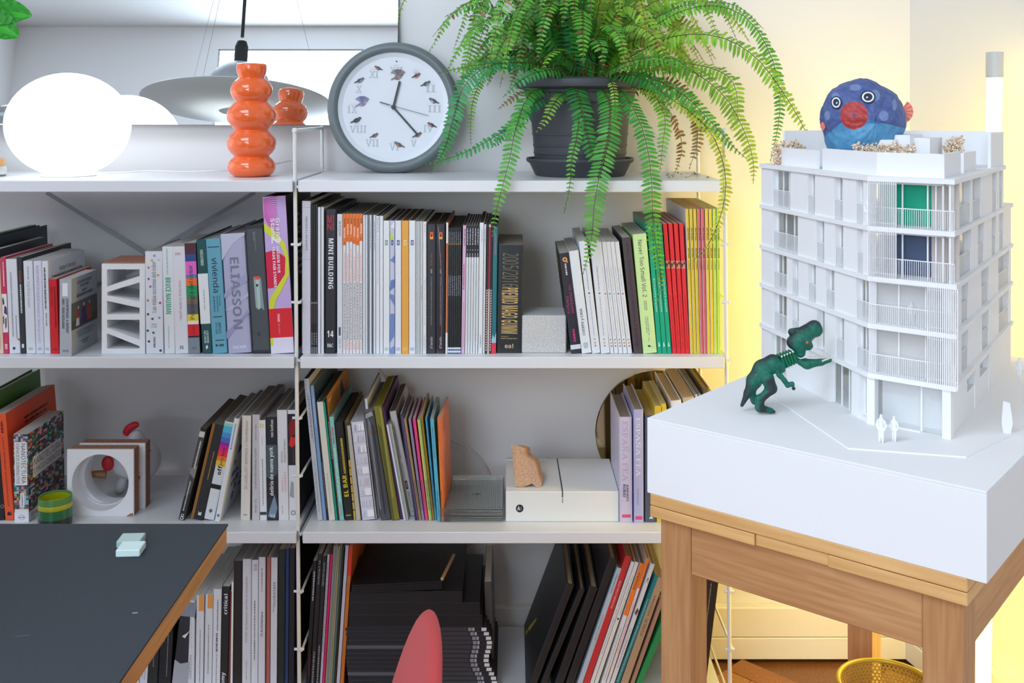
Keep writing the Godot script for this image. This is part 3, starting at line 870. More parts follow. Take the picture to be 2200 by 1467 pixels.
	bk(s, 488.8, 541, 473.5, 503, "b4b4d0", "very thick lilac grey volume with broad grey capitals", [["p", "c6c6dc", [[0, 0.78], [0.5, 0.92], [1, 0.98], [1, 1], [0, 1]]], ["p", "9c9cc0", [[0, 0.18], [0.7, 0.3], [1, 0.36], [1, 0.33], [0.5, 0.22], [0, 0.12]]], ["p", "a6a6c8", [[0, 0.5], [0.6, 0.62], [1, 0.66], [1, 0.6], [0, 0.46]]], ["p", "bebed8", [[0, 0.36], [1, 0.5], [1, 0.47], [0.3, 0.36]]], ["t", "ELIASSON", "83839a", 0.2, 0.8, 0.5, 0.36, "d", "b"], ["t", "TASCHEN", "eeeef4", 0.038, 0.062, 0.5, 0.56, "h", "b"]], {"dep": 0.262, "hard": true, "round": 0.006, "pages": "a8a09a", "right": "8c8ca8"})
	bk(s, 543, 581.5, 526, 485, "4c5056", "dark grey volume with a folded grey and red paper emblem", [["p", "9ab0b0", [[0.30, 0.60], [0.42, 0.60], [0.46, 0.34], [0.33, 0.36]]], ["p", "b4c8c6", [[0.42, 0.60], [0.62, 0.60], [0.6, 0.35], [0.46, 0.34]]], ["p", "8aa09e", [[0.6, 0.36], [0.62, 0.60], [0.72, 0.585], [0.8, 0.33], [0.66, 0.35]]], ["p", "e05a50", [[0.30, 0.60], [0.62, 0.60], [0.72, 0.585], [0.62, 0.575], [0.38, 0.575]]], ["o", "3a4042", 0.53, 0.48, 3.0], ["g", "8c9094", 0.88, 0.95, 0.45, 0.04], ["g", "8c9094", 0.8, 0.95, 0.52, 0.03], ["b", "2e3034", 0.975, 1.0], ["b", "2e3034", 0.0, 0.025], ["t", "q", "30343a", 0.13, 0.165, 0.4, 0.14, "h", "b"]], {"dep": 0.262, "hard": true, "pages": "9a9488"})
	# big colourful trade-fair volume: pink waves, yellow ribbon, red panel
	var pr := [["b", "c8aee0", 0.0, 1.0]]
	for i in 20:
		var f := i / 19.0
		pr.append(["p", "e050b4", [[0.04, 0.985 - 0.115 * f], [0.62 + 0.0 * f, 1.0 - 0.0 * f - 0.30 * f], [0.62, 0.993 - 0.30 * f], [0.04, 0.980 - 0.115 * f]]])
	pr.append_array([["p", "d81c48", [[0.0, 0.645], [0.4, 0.66], [0.86, 0.61], [0.92, 0.54], [0.8, 0.46], [0.4, 0.42], [0.0, 0.415]]],
		["p", "d8dc3c", [[0.0, 0.835], [0.45, 0.78], [0.88, 0.70], [1.0, 0.60], [0.98, 0.5], [0.7, 0.42], [0.35, 0.34], [0.22, 0.28], [0.0, 0.28], [0.08, 0.35], [0.45, 0.43], [0.8, 0.5], [0.86, 0.6], [0.7, 0.68], [0.0, 0.78]]],
		["p", "e04ab0", [[0.0, 0.285], [1.0, 0.305], [1.0, 0.325], [0.5, 0.29], [0.0, 0.30]]], ["p", "e0202c", [[0.0, 0.10], [1.0, 0.10], [1.0, 0.285], [0.0, 0.285]]], ["b", "e8e0f0", 0.0, 0.10], ["b", "d8dc3c", 0.05, 0.10, 0.0, 0.12],
		["t", "Grand", "f4f0f8", 0.72, 0.86, 0.62, 0.2, "d", "b"], ["t", "Stand", "f4f0f8", 0.72, 0.86, 0.40, 0.2, "d", "b"], ["t", "2", "f4f0f8", 0.70, 0.745, 0.5, 0.42, "d", "b"], ["t", "DESIGN FOR", "f4f0f8", 0.51, 0.68, 0.55, 0.12, "d", "b"], ["t", "TRADE FAIR STANDS", "f4f0f8", 0.42, 0.68, 0.36, 0.12, "d", "b"], ["t", "FRAME", "f4e4e8", 0.2, 0.25, 0.42, 0.1, "d", "b"], ["t", "gestalten", "e8909c", 0.12, 0.19, 0.42, 0.1, "d", "s"],
		["TR", "GRAND", "c8c8d0", 0.45, 0.86, 0.42, 0.18, "d", "b"], ["TR", "STAND", "c8c8d0", 0.45, 0.86, 0.72, 0.18, "d", "b"]])
	bk(s, 582.5, 632, 563.5, 423, "c8aee0", "large lilac volume with yellow ribbon, pink waves and red panel", pr, {"dep": 0.24, "hard": true, "right": "22222a", "pages": "2a2a30"})

func books_right_upper():
	var s := 1
	var W := "e4e6ec"
	bk(s, 648.5, 667.5, 648.5, 432, "d2cfdc", "tall lilac grey paperback with small upright capitals near its head", [["t", "EUROPAN 14 ESPAÑA", "4a4a54", 0.68, 0.9, 0.5, 0.3, "u", "s"], ["b", "b4b0c0", 0.615, 0.618], ["b", "b4b0c0", 0.957, 0.96]], {"dep": 0.262, "pages": "7c766e"})
	for i in 3:
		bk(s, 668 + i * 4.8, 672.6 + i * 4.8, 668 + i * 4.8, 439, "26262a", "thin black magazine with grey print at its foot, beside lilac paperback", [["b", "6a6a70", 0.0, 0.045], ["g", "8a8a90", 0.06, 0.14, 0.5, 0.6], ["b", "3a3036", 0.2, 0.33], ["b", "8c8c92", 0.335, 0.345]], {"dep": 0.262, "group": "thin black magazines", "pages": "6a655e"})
	bk(s, 682.6, 688.8, 682.6, 445, "dcdee6", "plain thin white magazine left of the thick black volume numbered 14", [], {"dep": 0.255, "group": "plain white pair", "pages": "7c766e"})
	bk(s, 689.6, 695.8, 689.6, 445, "dcdee6", "plain thin white magazine left of the thick black volume numbered 14", [], {"dep": 0.255, "group": "plain white pair", "pages": "7c766e"})
	bk(s, 697, 722, 698.5, 450.5, "24252b", "thick black volume with white capitals and number 14", [["t", "MI", "d8243c", 0.905, 0.96, 0.5, 0.6, "h", "s"], ["t", "NI", "d8243c", 0.86, 0.9, 0.5, 0.6, "h", "s"], ["t", "MINI BUILDING", "e8eaee", 0.45, 0.80, 0.52, 0.42, "d", "b"], ["t", "14", "f0f0f2", 0.115, 0.16, 0.5, 0.56, "h", "b"], ["t", "R&C", "d8dade", 0.045, 0.07, 0.5, 0.5, "h", "b"]], {"dep": 0.25, "round": 0.005, "pages": "6e6962", "right": "3a4c6c"})
	bk(s, 724, 735.8, 724, 460, "d8dce2", "pale grey magazine with upright capitals and a barcode", [["t", "INTERIORS", "4c5058", 0.84, 0.95, 0.5, 0.4, "d", "s"], ["b", "5a5e64", 0.13, 0.19, 0.3, 0.7], ["t", "2024  07", "6a6e76", 0.04, 0.11, 0.5, 0.3, "d", "s"]], {"dep": 0.245, "name": "magazine", "pages": "6e6862"})
	var hs := [0.775, 0.80, 0.80, 0.785, 0.775, 0.805]
	for i in 6:
		var x := 736.2 + i * 7.15
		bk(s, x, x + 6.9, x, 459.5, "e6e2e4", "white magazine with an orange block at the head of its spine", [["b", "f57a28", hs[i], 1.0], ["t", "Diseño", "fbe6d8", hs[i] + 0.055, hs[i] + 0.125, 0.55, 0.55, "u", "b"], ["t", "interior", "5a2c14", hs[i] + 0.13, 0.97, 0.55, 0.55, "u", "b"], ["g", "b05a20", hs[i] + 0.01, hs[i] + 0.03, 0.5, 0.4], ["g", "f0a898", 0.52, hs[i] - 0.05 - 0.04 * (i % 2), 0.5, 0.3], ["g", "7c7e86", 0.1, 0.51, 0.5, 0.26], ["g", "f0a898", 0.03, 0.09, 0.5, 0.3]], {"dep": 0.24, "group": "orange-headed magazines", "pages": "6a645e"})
	var xs := [779.6, 784.9, 790.0, 793.4, 799.2, 802.0, 807.5, 815.8, 823.3]
	var cs := ["dfe2e8", "d3dae0", "7c8288", "d0d6de", "5a6068", "dcdfe8", "e2e4ea", "e6e8ee"]
	var names := ["thin white magazine next to the orange-headed run", "thin pale grey magazine second after the orange-headed run", "very thin grey magazine among white ones", "thin bluish white magazine with tiny grey print", "very thin charcoal magazine among white ones", "thin lilac white magazine after the charcoal one", "white magazine with small serif capitals at its head", "plain white magazine before the thicker annuals"]
	for i in 8:
		var pr := [["g", "9094a0", 0.75, 0.96, 0.5, 0.25]] if i in [3, 5] else []
		if i == 6: pr = [["t", "MADRIZ", "8a8c94", 0.88, 0.99, 0.55, 0.45, "d", "r"], ["g", "b4b6bc", 0.5, 0.86, 0.5, 0.15]]
		bk(s, xs[i], xs[i + 1] - 0.25, xs[i], 462 + (2 if i > 5 else 0), cs[i], names[i], pr, {"dep": 0.24, "name": "magazine", "pages": "68635c"})
	var on := [[823.5, 837.0, "e6e8ea", "5aa088", "thick white annual with a green patterned square"], [837.2, 848.0, "c4c6de", "44508c", "lilac annual with blue and lime angular shapes"], [848.6, 862.2, "e4e6ec", "4a589c", "thick white annual with navy square, left of orange annual"], [862.6, 878.0, "e9a642", "f4d9a4", "plain orange annual between two white ones"], [878.4, 892.6, "e6e8ee", "4a589c", "thick white annual with navy square, right of orange annual"]]
	for i in 5:
		var q: Array = on[i]
		var pr := [["t", "on", q[3], 0.022, 0.045, 0.48, 0.55, "h", "s"]]
		if i == 1:
			pr.append_array([["p", "7a92c4", [[0, 0.0], [1, 0.0], [1, 0.06], [0, 0.04]]], ["p", "6f8ac0", [[0, 0.08], [0.9, 0.13], [1, 0.3], [0.1, 0.3]]], ["p", "6f8ac0", [[0, 0.42], [0.95, 0.36], [0.9, 0.44], [0.1, 0.45]]], ["p", "6480ba", [[0, 0.47], [1, 0.5], [1, 0.56], [0.2, 0.55]]], ["p", "6f8ac0", [[0, 0.7], [1, 0.68], [1, 0.74]]], ["p", "c2e03c", [[0.05, 0.86], [0.8, 0.87], [0.1, 0.92]]], ["p", "e8eaf2", [[0.1, 0.95], [1, 0.94], [1, 1]]]])
		for a in 3:
			for b in 3:
				if not (a == 1 and b == 1):
					pr.append(["b", q[3], 0.815 + a * 0.0135, 0.8265 + a * 0.0135, 0.29 + b * 0.155, 0.42 + b * 0.155])
		bk(s, q[0], q[1], q[0], 474, q[2], q[4], pr, {"dep": 0.235, "pages": "6c665f"})
	var ts := [[893.0, 896.2, "c8ccd0", "very thin grey magazine right after the annuals"], [896.5, 900.2, "dde2e6", "very thin white magazine second after the annuals"], [900.6, 904.0, "c4d4cc", "very thin pale green magazine after the annuals"], [904.3, 907.8, "e0e2e8", "very thin white magazine with pink marks"]]
	for i in 4:
		bk(s, ts[i][0], ts[i][1], ts[i][0], 475.5, ts[i][2], ts[i][3], [["g", "c8889c", 0.4, 0.52, 0.5, 0.3]] if i == 3 else [], {"dep": 0.235, "pages": "68625c"})
	bk(s, 908.2, 916.2, 908.2, 476, "e2e2e6", "white magazine with grey serif words in three places", [["t", "Nº 108", "9a9ca2", 0.92, 0.98, 0.5, 0.3, "d", "r"], ["t", "VOGUE", "b4b4ba", 0.48, 0.56, 0.5, 0.4, "d", "r"], ["g", "b4b4ba", 0.22, 0.47, 0.5, 0.1], ["t", "MASTERS 2017", "b4b4ba", 0.02, 0.14, 0.5, 0.35, "d", "r"]], {"dep": 0.235, "name": "magazine", "pages": "625d57"})
	for i in 2:
		var x := 916.8 + i * 19.7
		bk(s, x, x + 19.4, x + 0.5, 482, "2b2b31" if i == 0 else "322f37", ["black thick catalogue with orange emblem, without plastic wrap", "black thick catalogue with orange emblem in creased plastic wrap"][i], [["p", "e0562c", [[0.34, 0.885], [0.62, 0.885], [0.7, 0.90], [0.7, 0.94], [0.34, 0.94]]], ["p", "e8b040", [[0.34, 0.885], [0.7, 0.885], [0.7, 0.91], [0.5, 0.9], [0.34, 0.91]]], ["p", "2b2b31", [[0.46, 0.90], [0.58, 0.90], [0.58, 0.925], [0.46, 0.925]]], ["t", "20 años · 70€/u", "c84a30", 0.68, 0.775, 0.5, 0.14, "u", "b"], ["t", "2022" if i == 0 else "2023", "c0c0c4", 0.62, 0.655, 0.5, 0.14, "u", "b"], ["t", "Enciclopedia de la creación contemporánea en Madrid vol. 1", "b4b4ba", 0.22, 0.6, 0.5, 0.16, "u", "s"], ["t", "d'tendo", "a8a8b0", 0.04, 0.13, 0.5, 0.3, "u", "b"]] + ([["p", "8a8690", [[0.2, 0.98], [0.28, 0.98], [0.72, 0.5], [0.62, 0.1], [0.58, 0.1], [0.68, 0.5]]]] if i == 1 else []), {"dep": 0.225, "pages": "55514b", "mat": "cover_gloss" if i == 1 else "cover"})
	bk(s, 956.8, 961.5, 958.5, 478, "c8744a", "very thin magazine, rust spine with white ends", [["b", "e4e0dc", 0.84, 1.0], ["b", "e4e0dc", 0.0, 0.16]], {"dep": 0.23, "pages": "5c5650"})
	for i in 7:
		var x := 958.6 + i * 4.05
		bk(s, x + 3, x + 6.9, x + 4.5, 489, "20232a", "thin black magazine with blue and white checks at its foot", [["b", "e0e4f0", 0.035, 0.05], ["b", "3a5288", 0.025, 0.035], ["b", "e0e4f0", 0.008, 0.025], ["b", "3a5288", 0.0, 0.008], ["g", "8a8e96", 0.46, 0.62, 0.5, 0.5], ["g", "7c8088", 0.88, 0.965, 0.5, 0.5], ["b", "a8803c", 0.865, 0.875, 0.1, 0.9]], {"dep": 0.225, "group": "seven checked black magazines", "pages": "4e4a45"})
	bk(s, 990.6, 998.3, 994.3, 484, "d6b0cc", "pale pink magazine with magenta print", [["t", "RUM Neuf", "7a3a5c", 0.84, 0.97, 0.6, 0.4, "d", "b"], ["g", "c0407c", 0.5, 0.7, 0.45, 0.32], ["g", "b890ac", 0.05, 0.4, 0.45, 0.2]], {"dep": 0.225, "name": "magazine", "pages": "5c5650"})
	for i in 5:
		var x := 998.7 + i * 5.6
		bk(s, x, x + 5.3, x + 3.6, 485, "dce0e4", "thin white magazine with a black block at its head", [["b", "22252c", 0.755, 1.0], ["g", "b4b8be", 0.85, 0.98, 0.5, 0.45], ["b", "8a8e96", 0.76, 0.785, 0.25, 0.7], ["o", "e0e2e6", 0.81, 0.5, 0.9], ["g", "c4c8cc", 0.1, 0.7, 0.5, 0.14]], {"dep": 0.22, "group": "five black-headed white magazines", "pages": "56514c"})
	bk(s, 1027.0, 1036.3, 1030.5, 478.5, "e2e4e8", "white magazine with tiny slanted title beside black-headed ones", [["t", "Apartamento", "7a7c84", 0.86, 0.95, 0.55, 0.35, "d", "s"], ["g", "9a9ca4", 0.05, 0.14, 0.5, 0.25]], {"dep": 0.22, "name": "magazine", "pages": "56514c"})
	bk(s, 1036.7, 1041.5, 1040.2, 482, "d8dcdc", "thin grey white magazine before the striped three", [["g", "9a9ca4", 0.84, 0.96, 0.5, 0.3]], {"dep": 0.22, "pages": "56514c"})
	for i in 3:
		var x := 1042.0 + i * 4.4
		var pr := [["b", ["24262c", "a02c34", "24262c"][i], 0.5, 0.98]]
		for j in 24:
			pr.append(["p", "d0b4b0", [[0.1, 0.02 + j * 0.02], [0.9, 0.026 + j * 0.02], [0.9, 0.038 + j * 0.02], [0.1, 0.032 + j * 0.02]]])
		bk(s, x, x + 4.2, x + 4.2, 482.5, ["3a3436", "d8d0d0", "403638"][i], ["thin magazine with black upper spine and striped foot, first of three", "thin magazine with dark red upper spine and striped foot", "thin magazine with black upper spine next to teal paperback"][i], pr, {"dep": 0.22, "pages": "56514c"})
	bk(s, 1055.3, 1065.5, 1059.5, 487.5, "23707a", "teal paperback with a light blue and red foot", [["p", "9cc4d4", [[0, 0.08], [1, 0.08], [1, 0.17], [0.6, 0.12], [0.3, 0.15], [0, 0.11]]], ["b", "e03046", 0.0, 0.085], ["g", "d0507c", 0.78, 0.95, 0.55, 0.25]], {"dep": 0.215, "name": "book", "pages": "6a6660"})
	bk(s, 1066.2, 1120.8, 1070, 527, "212228", "thick black volume with tall gold lettering", [["t", "2005/2016", "6f664f", 0.61, 0.925, 0.5, 0.64, "d", "s"], ["t", "PREMIO MAGO GUMM", "c8a868", 0.18, 0.605, 0.5, 0.64, "d", "b"], ["h", "a8905c", 0.15, 0.156, 0.18, 0.48], ["h", "a8905c", 0.13, 0.138, 0.18, 0.82], ["t", "ea!", "d2b48a", 0.045, 0.085, 0.5, 0.34, "h", "b"]], {"dep": 0.17, "pages": "8f8b86", "d": 1.94})
	# after the concrete block: books that lean left
	var strp := []
	for j in 7:
		strp.append(["PL", ["5c5a1e", "6a661c", "6a5424", "6a3e24", "5c3428", "4a2c2c", "3c2a2a"][j], [[0.0, 0.52 + j * -0.055 + 0.36], [0.0, 0.545 + j * -0.055 + 0.36], [1.0, 0.63 + j * -0.055 + 0.36], [1.0, 0.605 + j * -0.055 + 0.36]]])
	bk(s, 1227, 1249.5, 1200.5, 545, "272833", "black paperback with magenta capitals and orange ring, leaning", strp + [["o", "e8a850", 0.935, 0.5, 5.2, 0.45], ["p", "e8a850", [[0.62, 0.90], [0.8, 0.905], [0.66, 0.925]]], ["g", "d8d8dc", 0.78, 0.895, 0.5, 0.16], ["t", "FUTURO", "b83c78", 0.40, 0.57, 0.28, 0.22, "u", "s"], ["t", "IMPERFECTO", "b83c78", 0.395, 0.68, 0.66, 0.22, "u", "s"], ["g", "d83c88", 0.115, 0.24, 0.5, 0.2], ["b", "d4dae0", 0.04, 0.085]], {"dep": 0.185, "side": "2a2a22", "pages": "b8b4b0"})
	bk(s, 1249.9, 1271.5, 1221.5, 540, "e2e5ea", "white leaning paperback with upright dark capitals near its foot", [["t", "CUERPO y CASA", "3c5064", 0.175, 0.435, 0.5, 0.34, "u", "b"], ["t", "03", "4a5c70", 0.06, 0.1, 0.5, 0.42, "h", "s"], ["b", "4a5c70", 0.05, 0.054, 0.3, 0.7]], {"dep": 0.2, "pages": "b8b4b0"})
	var qs := [[1272.2, 1290.5, 1243, 519, "3e4a74", "thicker white leaning periodical with navy dot, left of its twin"], [1291.2, 1310.8, 1267, 519, "5a5490", "thicker white leaning periodical with violet dot, right of its twin"], [1311.2, 1319.3, 1284, 520, "e86a4c", "slim white leaning periodical with a red-orange dot"], [1319.6, 1329.0, 1292.5, 520, "1fae88", "slim white leaning periodical with a green dot"], [1329.3, 1338.5, 1301.5, 520, "f0a868", "slim white leaning periodical with a pale orange dot"], [1338.8, 1348.2, 1310.5, 520, "4878b0", "slim white leaning periodical with a blue dot"], [1348.5, 1358.5, 1320, 520, "e03a9c", "slim white leaning periodical with a magenta dot"]]
	for q in qs:
		bk(s, q[0], q[1], q[2], q[3], "e0e3e9", q[5], [["o", q[4], 0.535, 0.5, 1.9], ["g", "8c929a", 0.56, 0.78, 0.5, 0.09], ["g", "9aa0a8", 0.16, 0.51, 0.5, 0.08], ["o", "7cae5c", 0.125, 0.5, 1.7], ["o", "ee8a50", 0.095, 0.5, 1.8], ["o", "54565c", 0.067, 0.5, 1.5]], {"dep": 0.225, "name": "magazine", "pages": "cfcdcb"})
	bk(s, 1361.5, 1381, 1335.5, 511, "4c4147", "dark plum book with barely visible dark title", [["t", "After Architectural Mixture Finding", "2c262c", 0.06, 0.95, 0.5, 0.34, "d", "s"]], {"dep": 0.2, "pages": "c8c6c4", "side": "2a2a30"})
	bk(s, 1382, 1412, 1358.5, 504, "cdeaa4", "pale lime paperback with rounded dark title", [["t", "Never Too Small Vol. 2", "38484a", 0.47, 0.95, 0.5, 0.32, "d", "s"], ["g", "7a9480", 0.36, 0.44, 0.42, 0.06], ["g", "7a9480", 0.36, 0.44, 0.54, 0.06], ["g", "7a9480", 0.17, 0.31, 0.4, 0.06], ["g", "7a9480", 0.15, 0.31, 0.54, 0.06], ["g", "7a9480", 0.1, 0.14, 0.5, 0.05], ["p", "22443e", [[0.35, 0.06], [0.45, 0.07], [0.75, 0.045], [0.6, 0.055], [0.46, 0.05]]]], {"dep": 0.2, "pages": "c4c2c0", "left": "a8dc7c"})
	for i in 3:
		bk(s, 1413 + i * 10.3, 1423 + i * 10.3, 1390 + i * 11, 481, "12a682", "emerald green notebook magazine with white script on its spine", [["t", "arquine", "c8f0e4", 0.32, 0.42, 0.5, 0.35, "d", "b"], ["g", "a4e0d0", 0.43, 0.58, 0.5, 0.22], ["p", "e8fff8", [[0.35, 0.05], [0.65, 0.06], [0.5, 0.075], [0.6, 0.09], [0.35, 0.08]]], ["p", "e8fff8", [[0.35, 0.945], [0.65, 0.95], [0.6, 0.965], [0.35, 0.975]]]], {"dep": 0.235, "group": "three emerald magazines", "name": "magazine", "pages": "bab4ae"})
	for i in 4:
		bk(s, 1444.8 + i * 9.4, 1454 + i * 9.4, 1423.8 + i * 11.7, 481, "e2303a", "bright red magazine with a black and tan patterned band", [["b", "d08a78", 0.655, 0.715], ["p", "22181c", [[0.05, 0.70], [0.5, 0.69], [0.3, 0.67], [0.1, 0.66]]], ["p", "22181c", [[0.55, 0.71], [0.95, 0.70], [0.8, 0.68], [0.6, 0.69]]], ["g", "a82028", 0.05, 0.45, 0.55, 0.16]], {"dep": 0.235, "group": "four red magazines", "name": "magazine", "pages": "c8c2bc"})
	var yc := ["e3c832", "e3c832", "e3c832", "dc6a78", "dc6a78", "e6cc3c", "e6cc3c", "bede46", "bede46"]
	var yl := ["yellow magazine of three with stacked black words, beside red ones", "pink-red magazine with stacked black words", "yellow magazine between pink and lime ones", "lime green magazine at the free end of the row"]
	var yg := [0, 0, 0, 1, 1, 2, 2, 3, 3]
	for i in 9:
		var x := 1483 + i * 7.35
		bk(s, x, x + 7.0, 1472.5 + i * 8.35, 449, yc[i], yl[yg[i]], [["b", "e8e4e4", 0.0, 1.0, 0.0, 0.14]] + [["t", "ACTUAL", "3a3418", 0.78, 0.87, 0.6, 0.45, "d", "b"], ["t", "WICKER", "3a3418", 0.66, 0.73, 0.6, 0.45, "d", "b"], ["t", "LONG", "5a5428", 0.58, 0.64, 0.6, 0.45, "d", "s"]], {"dep": 0.245, "group": ["yellow trio", "pink pair", "yellow pair", "lime pair"][yg[i]], "name": "magazine", "left": "e6e6ea" if i == 0 else yc[i], "pages": "b4aca0"})

func books_left_lower():
	var s := 2
	var D := 1.964
	bk(s, -46, -24, -60, 862, "3a6a30", "green hardback behind the black and orange ones", [], {"d": D, "dep": 0.24, "hard": true, "right": "4a7c34"})
	bk(s, -12, 10, -24, 893, "1c1c20", "black paperback left of the orange one", [["o", "8a8a90", 0.13, 0.85, 4.0, 0.7]], {"d": D, "dep": 0.21})
	bk(s, 11, 31, -8, 890, "ee5a30", "orange paperback with black printed lines on its board", [["t", "práctica arquitectónica II / prefiguración parcial II", "5a2010", 0.13, 0.78, 0.5, 0.26, "u", "s"], ["g", "5a2010", 0.82, 0.93, 0.5, 0.24], ["p", "2a1410", [[0.3, 0.045], [0.75, 0.045], [0.75, 0.085], [0.58, 0.06], [0.52, 0.085], [0.3, 0.07]]], ["HR", "4a1a10", 0.845, 0.865, 0.34, 0.8], ["HR", "4a1a10", 0.80, 0.82, 0.34, 0.78], ["TR", "para la transmisión II", "3a140c", 0.84, 0.87, 0.58, 0.5, "h", "b"]], {"d": D, "dep": 0.21, "pages": "c4c0ba", "right": "e04a22"})
	# mosaic-covered small volume
	var pal := ["d0506c", "3a5a7a", "6aa8b4", "e8925c", "2a2e3a", "b4b8d8", "1f7a6a", "c83a48", "94c8c4", "6a5a5a", "e4a8b0", "28a04c", "40506a", "8a6a58", "384048", "c8c0c8"]
	var pr := []
	for side in 2:
		var nx := 6 if side == 0 else 19
		for i in nx:
			for j in 40:
				var f := (j + 0.0) / 40.0
				if f < 0.13 and side == 0: continue
				var cc: String = pal[rng.randi() % pal.size()]
				if side == 1 and rng.randf() < 0.35: cc = ["2a2e3a", "384048", "40506a"][rng.randi() % 3]
				pr.append(["m" if side == 0 else "MR", cc, f, f + 0.0245, float(i) / nx, float(i + 1) / nx])
	pr.append_array([["b", "eeeff2", 0.42, 0.91, 0.06, 0.92], ["t", "NANOTECTURA", "2a2c34", 0.44, 0.89, 0.68, 0.3, "d", "s"], ["t", "ESPACIOS DIMINUTOS", "3a3c44", 0.44, 0.89, 0.28, 0.22, "d", "s"], ["b", "eeeff2", 0.17, 0.33, 0.42, 0.7], ["g", "6a6c74", 0.18, 0.32, 0.56, 0.08], ["b", "eceef2", 0.0, 0.12], ["o", "8a8c94", 0.055, 0.5, 6.0, 0.85], ["b", "8a8c94", 0.05, 0.06, 0.25, 0.75],
		["BR", "eceef0", 0.0, 0.11, 0.0, 0.4], ["BR", "e6e8ea", 0.46, 0.70, 0.12, 0.92], ["TR", "NANOTECTURA", "1c1e24", 0.59, 0.67, 0.52, 0.74, "h", "s"], ["TR", "ESPACIOS DIMINUTOS", "3c3e44", 0.5, 0.56, 0.52, 0.74, "h", "s"], ["TR", "PARA", "54565c", 0.03, 0.085, 0.22, 0.3, "h", "s"]])
	bk(s, 31.3, 62.5, 28.5, 933, "e8eaee", "small thick volume covered in a mosaic of coloured squares", pr, {"d": 1.955, "dep": 0.155, "pages": "c8c4be"})
	# leaning group right of the ceramic tiles
	bk(s, 383, 396.5, 431, 921, "4a4a4a", "leaning dark photographic paperback with white lettering", [["p", "2a2a2a", [[0, 0], [1, 0], [1, 0.3], [0, 0.25]]], ["p", "8c8c88", [[0, 0.5], [1, 0.45], [1, 0.6], [0, 0.55]]], ["b", "d8d8d4", 0.9, 0.96, 0.0, 0.9], ["b", "26241f", 0.97, 1.0], ["g", "d4d4d0", 0.1, 0.42, 0.45, 0.2], ["g", "e0e0dc", 0.56, 0.86, 0.55, 0.25], ["o", "d8d8d4", 0.02, 0.5, 4.0, 0.55], ["o", "d8d8d4", 0.05, 0.5, 3.2, 0.55]], {"d": D, "dep": 0.2, "pages": "6e665c"})
	bk(s, 409, 437, 456, 915, "26262a", "leaning black paperback with an ochre edge", [["b", "9a6a2c", 0.0, 1.0, 0.0, 0.22], ["g", "a89040", 0.42, 0.72, 0.62, 0.08], ["p", "e4e4e4", [[0.5, 0.045], [0.75, 0.045], [0.75, 0.085], [0.6, 0.07], [0.5, 0.085]]]], {"d": D, "dep": 0.2, "left": "8a5f28", "pages": "7a746a"})
	bk(s, 437.5, 460, 482.5, 909, "e6e7ea", "leaning white paperback with rainbow head and bold lowercase title", [["b", "a0d8c0", 0.955, 0.985], ["b", "58c0dc", 0.89, 0.955], ["b", "4a9ad4", 0.84, 0.89], ["b", "5a6cc0", 0.79, 0.84], ["b", "8a2ca8", 0.755, 0.79], ["b", "e01c84", 0.70, 0.755], ["b", "f03c48", 0.645, 0.70], ["b", "f08030", 0.60, 0.645], ["b", "f0c830", 0.545, 0.60], ["t", "off", "1c1c20", 0.46, 0.55, 0.5, 0.42, "u", "b"], ["t", "jectes", "3a1c20", 0.55, 0.74, 0.55, 0.42, "u", "s"], ["b", "18181c", 0.315, 0.36], ["p", "6a6c70", [[0.3, 0.09], [0.5, 0.065], [0.7, 0.09], [0.5, 0.115]]]], {"d": D, "dep": 0.2, "pages": "96918a"})
	var bl := []
	for i in 34:
		var u := rng.randf_range(0.08, 0.85); var v := rng.randf_range(0.06, 0.8)
		var a := rng.randf_range(0.04, 0.10); var b := rng.randf_range(0.025, 0.06)
		bl.append(["PR", ["2c64a4", "3a74b0", "1f5494"][rng.randi() % 3], [[u, v], [u + a, v + b * 0.4], [u + a * 0.8, v + b], [u + a * 0.1, v + b * 0.9]]])
	bk(s, 460.5, 471.5, 503, 900, "e8eaee", "leaning thin white paperback, blue brushed letters on its board", bl + [["g", "4a88c0", 0.7, 0.95, 0.5, 0.25], ["b", "3a80c4", 0.05, 0.075, 0.3, 0.75]], {"d": 1.955, "dep": 0.2, "name": "book", "pages": "8e8a84"})
	bk(s, 516.5, 537, 519.5, 893, "e2ddd6", "cream paperback with thin upright capitals, leaning slightly", [["t", "DE LADRILLOS Y MORTALES — Tom Wilkinson", "8a857c", 0.3, 0.95, 0.52, 0.3, "u", "s"], ["h", "7a756c", 0.05, 0.06, 0.3, 0.7]], {"d": D, "dep": 0.215, "pages": "8c8780"})
	bk(s, 541, 557.5, 541.5, 891, "cdcad0", "grey lilac paperback with dark upright capitals", [["t", "LA ARQUITECTURA DEL PODER", "4a4a52", 0.30, 0.68, 0.5, 0.28, "u", "s"], ["t", "Deyan Sudjic", "3a3a42", 0.76, 0.91, 0.5, 0.24, "u", "s"], ["t", "Ariel 75", "6a6a74", 0.07, 0.2, 0.5, 0.3, "u", "s"]], {"d": D, "dep": 0.22, "left": "7c2a34", "pages": "86817a"})
	bk(s, 558.2, 573.8, 554.8, 903, "eaebee", "white paperback with a small yellow ring at its head", [["o", "e8c84a", 0.945, 0.48, 4.4, 0.6], ["g", "9a9ca4", 0.75, 0.85, 0.5, 0.06], ["g", "8a8c94", 0.15, 0.62, 0.5, 0.13], ["b", "3a3c42", 0.055, 0.085, 0.05, 0.95]], {"d": D, "dep": 0.185, "pages": "8a8680"})
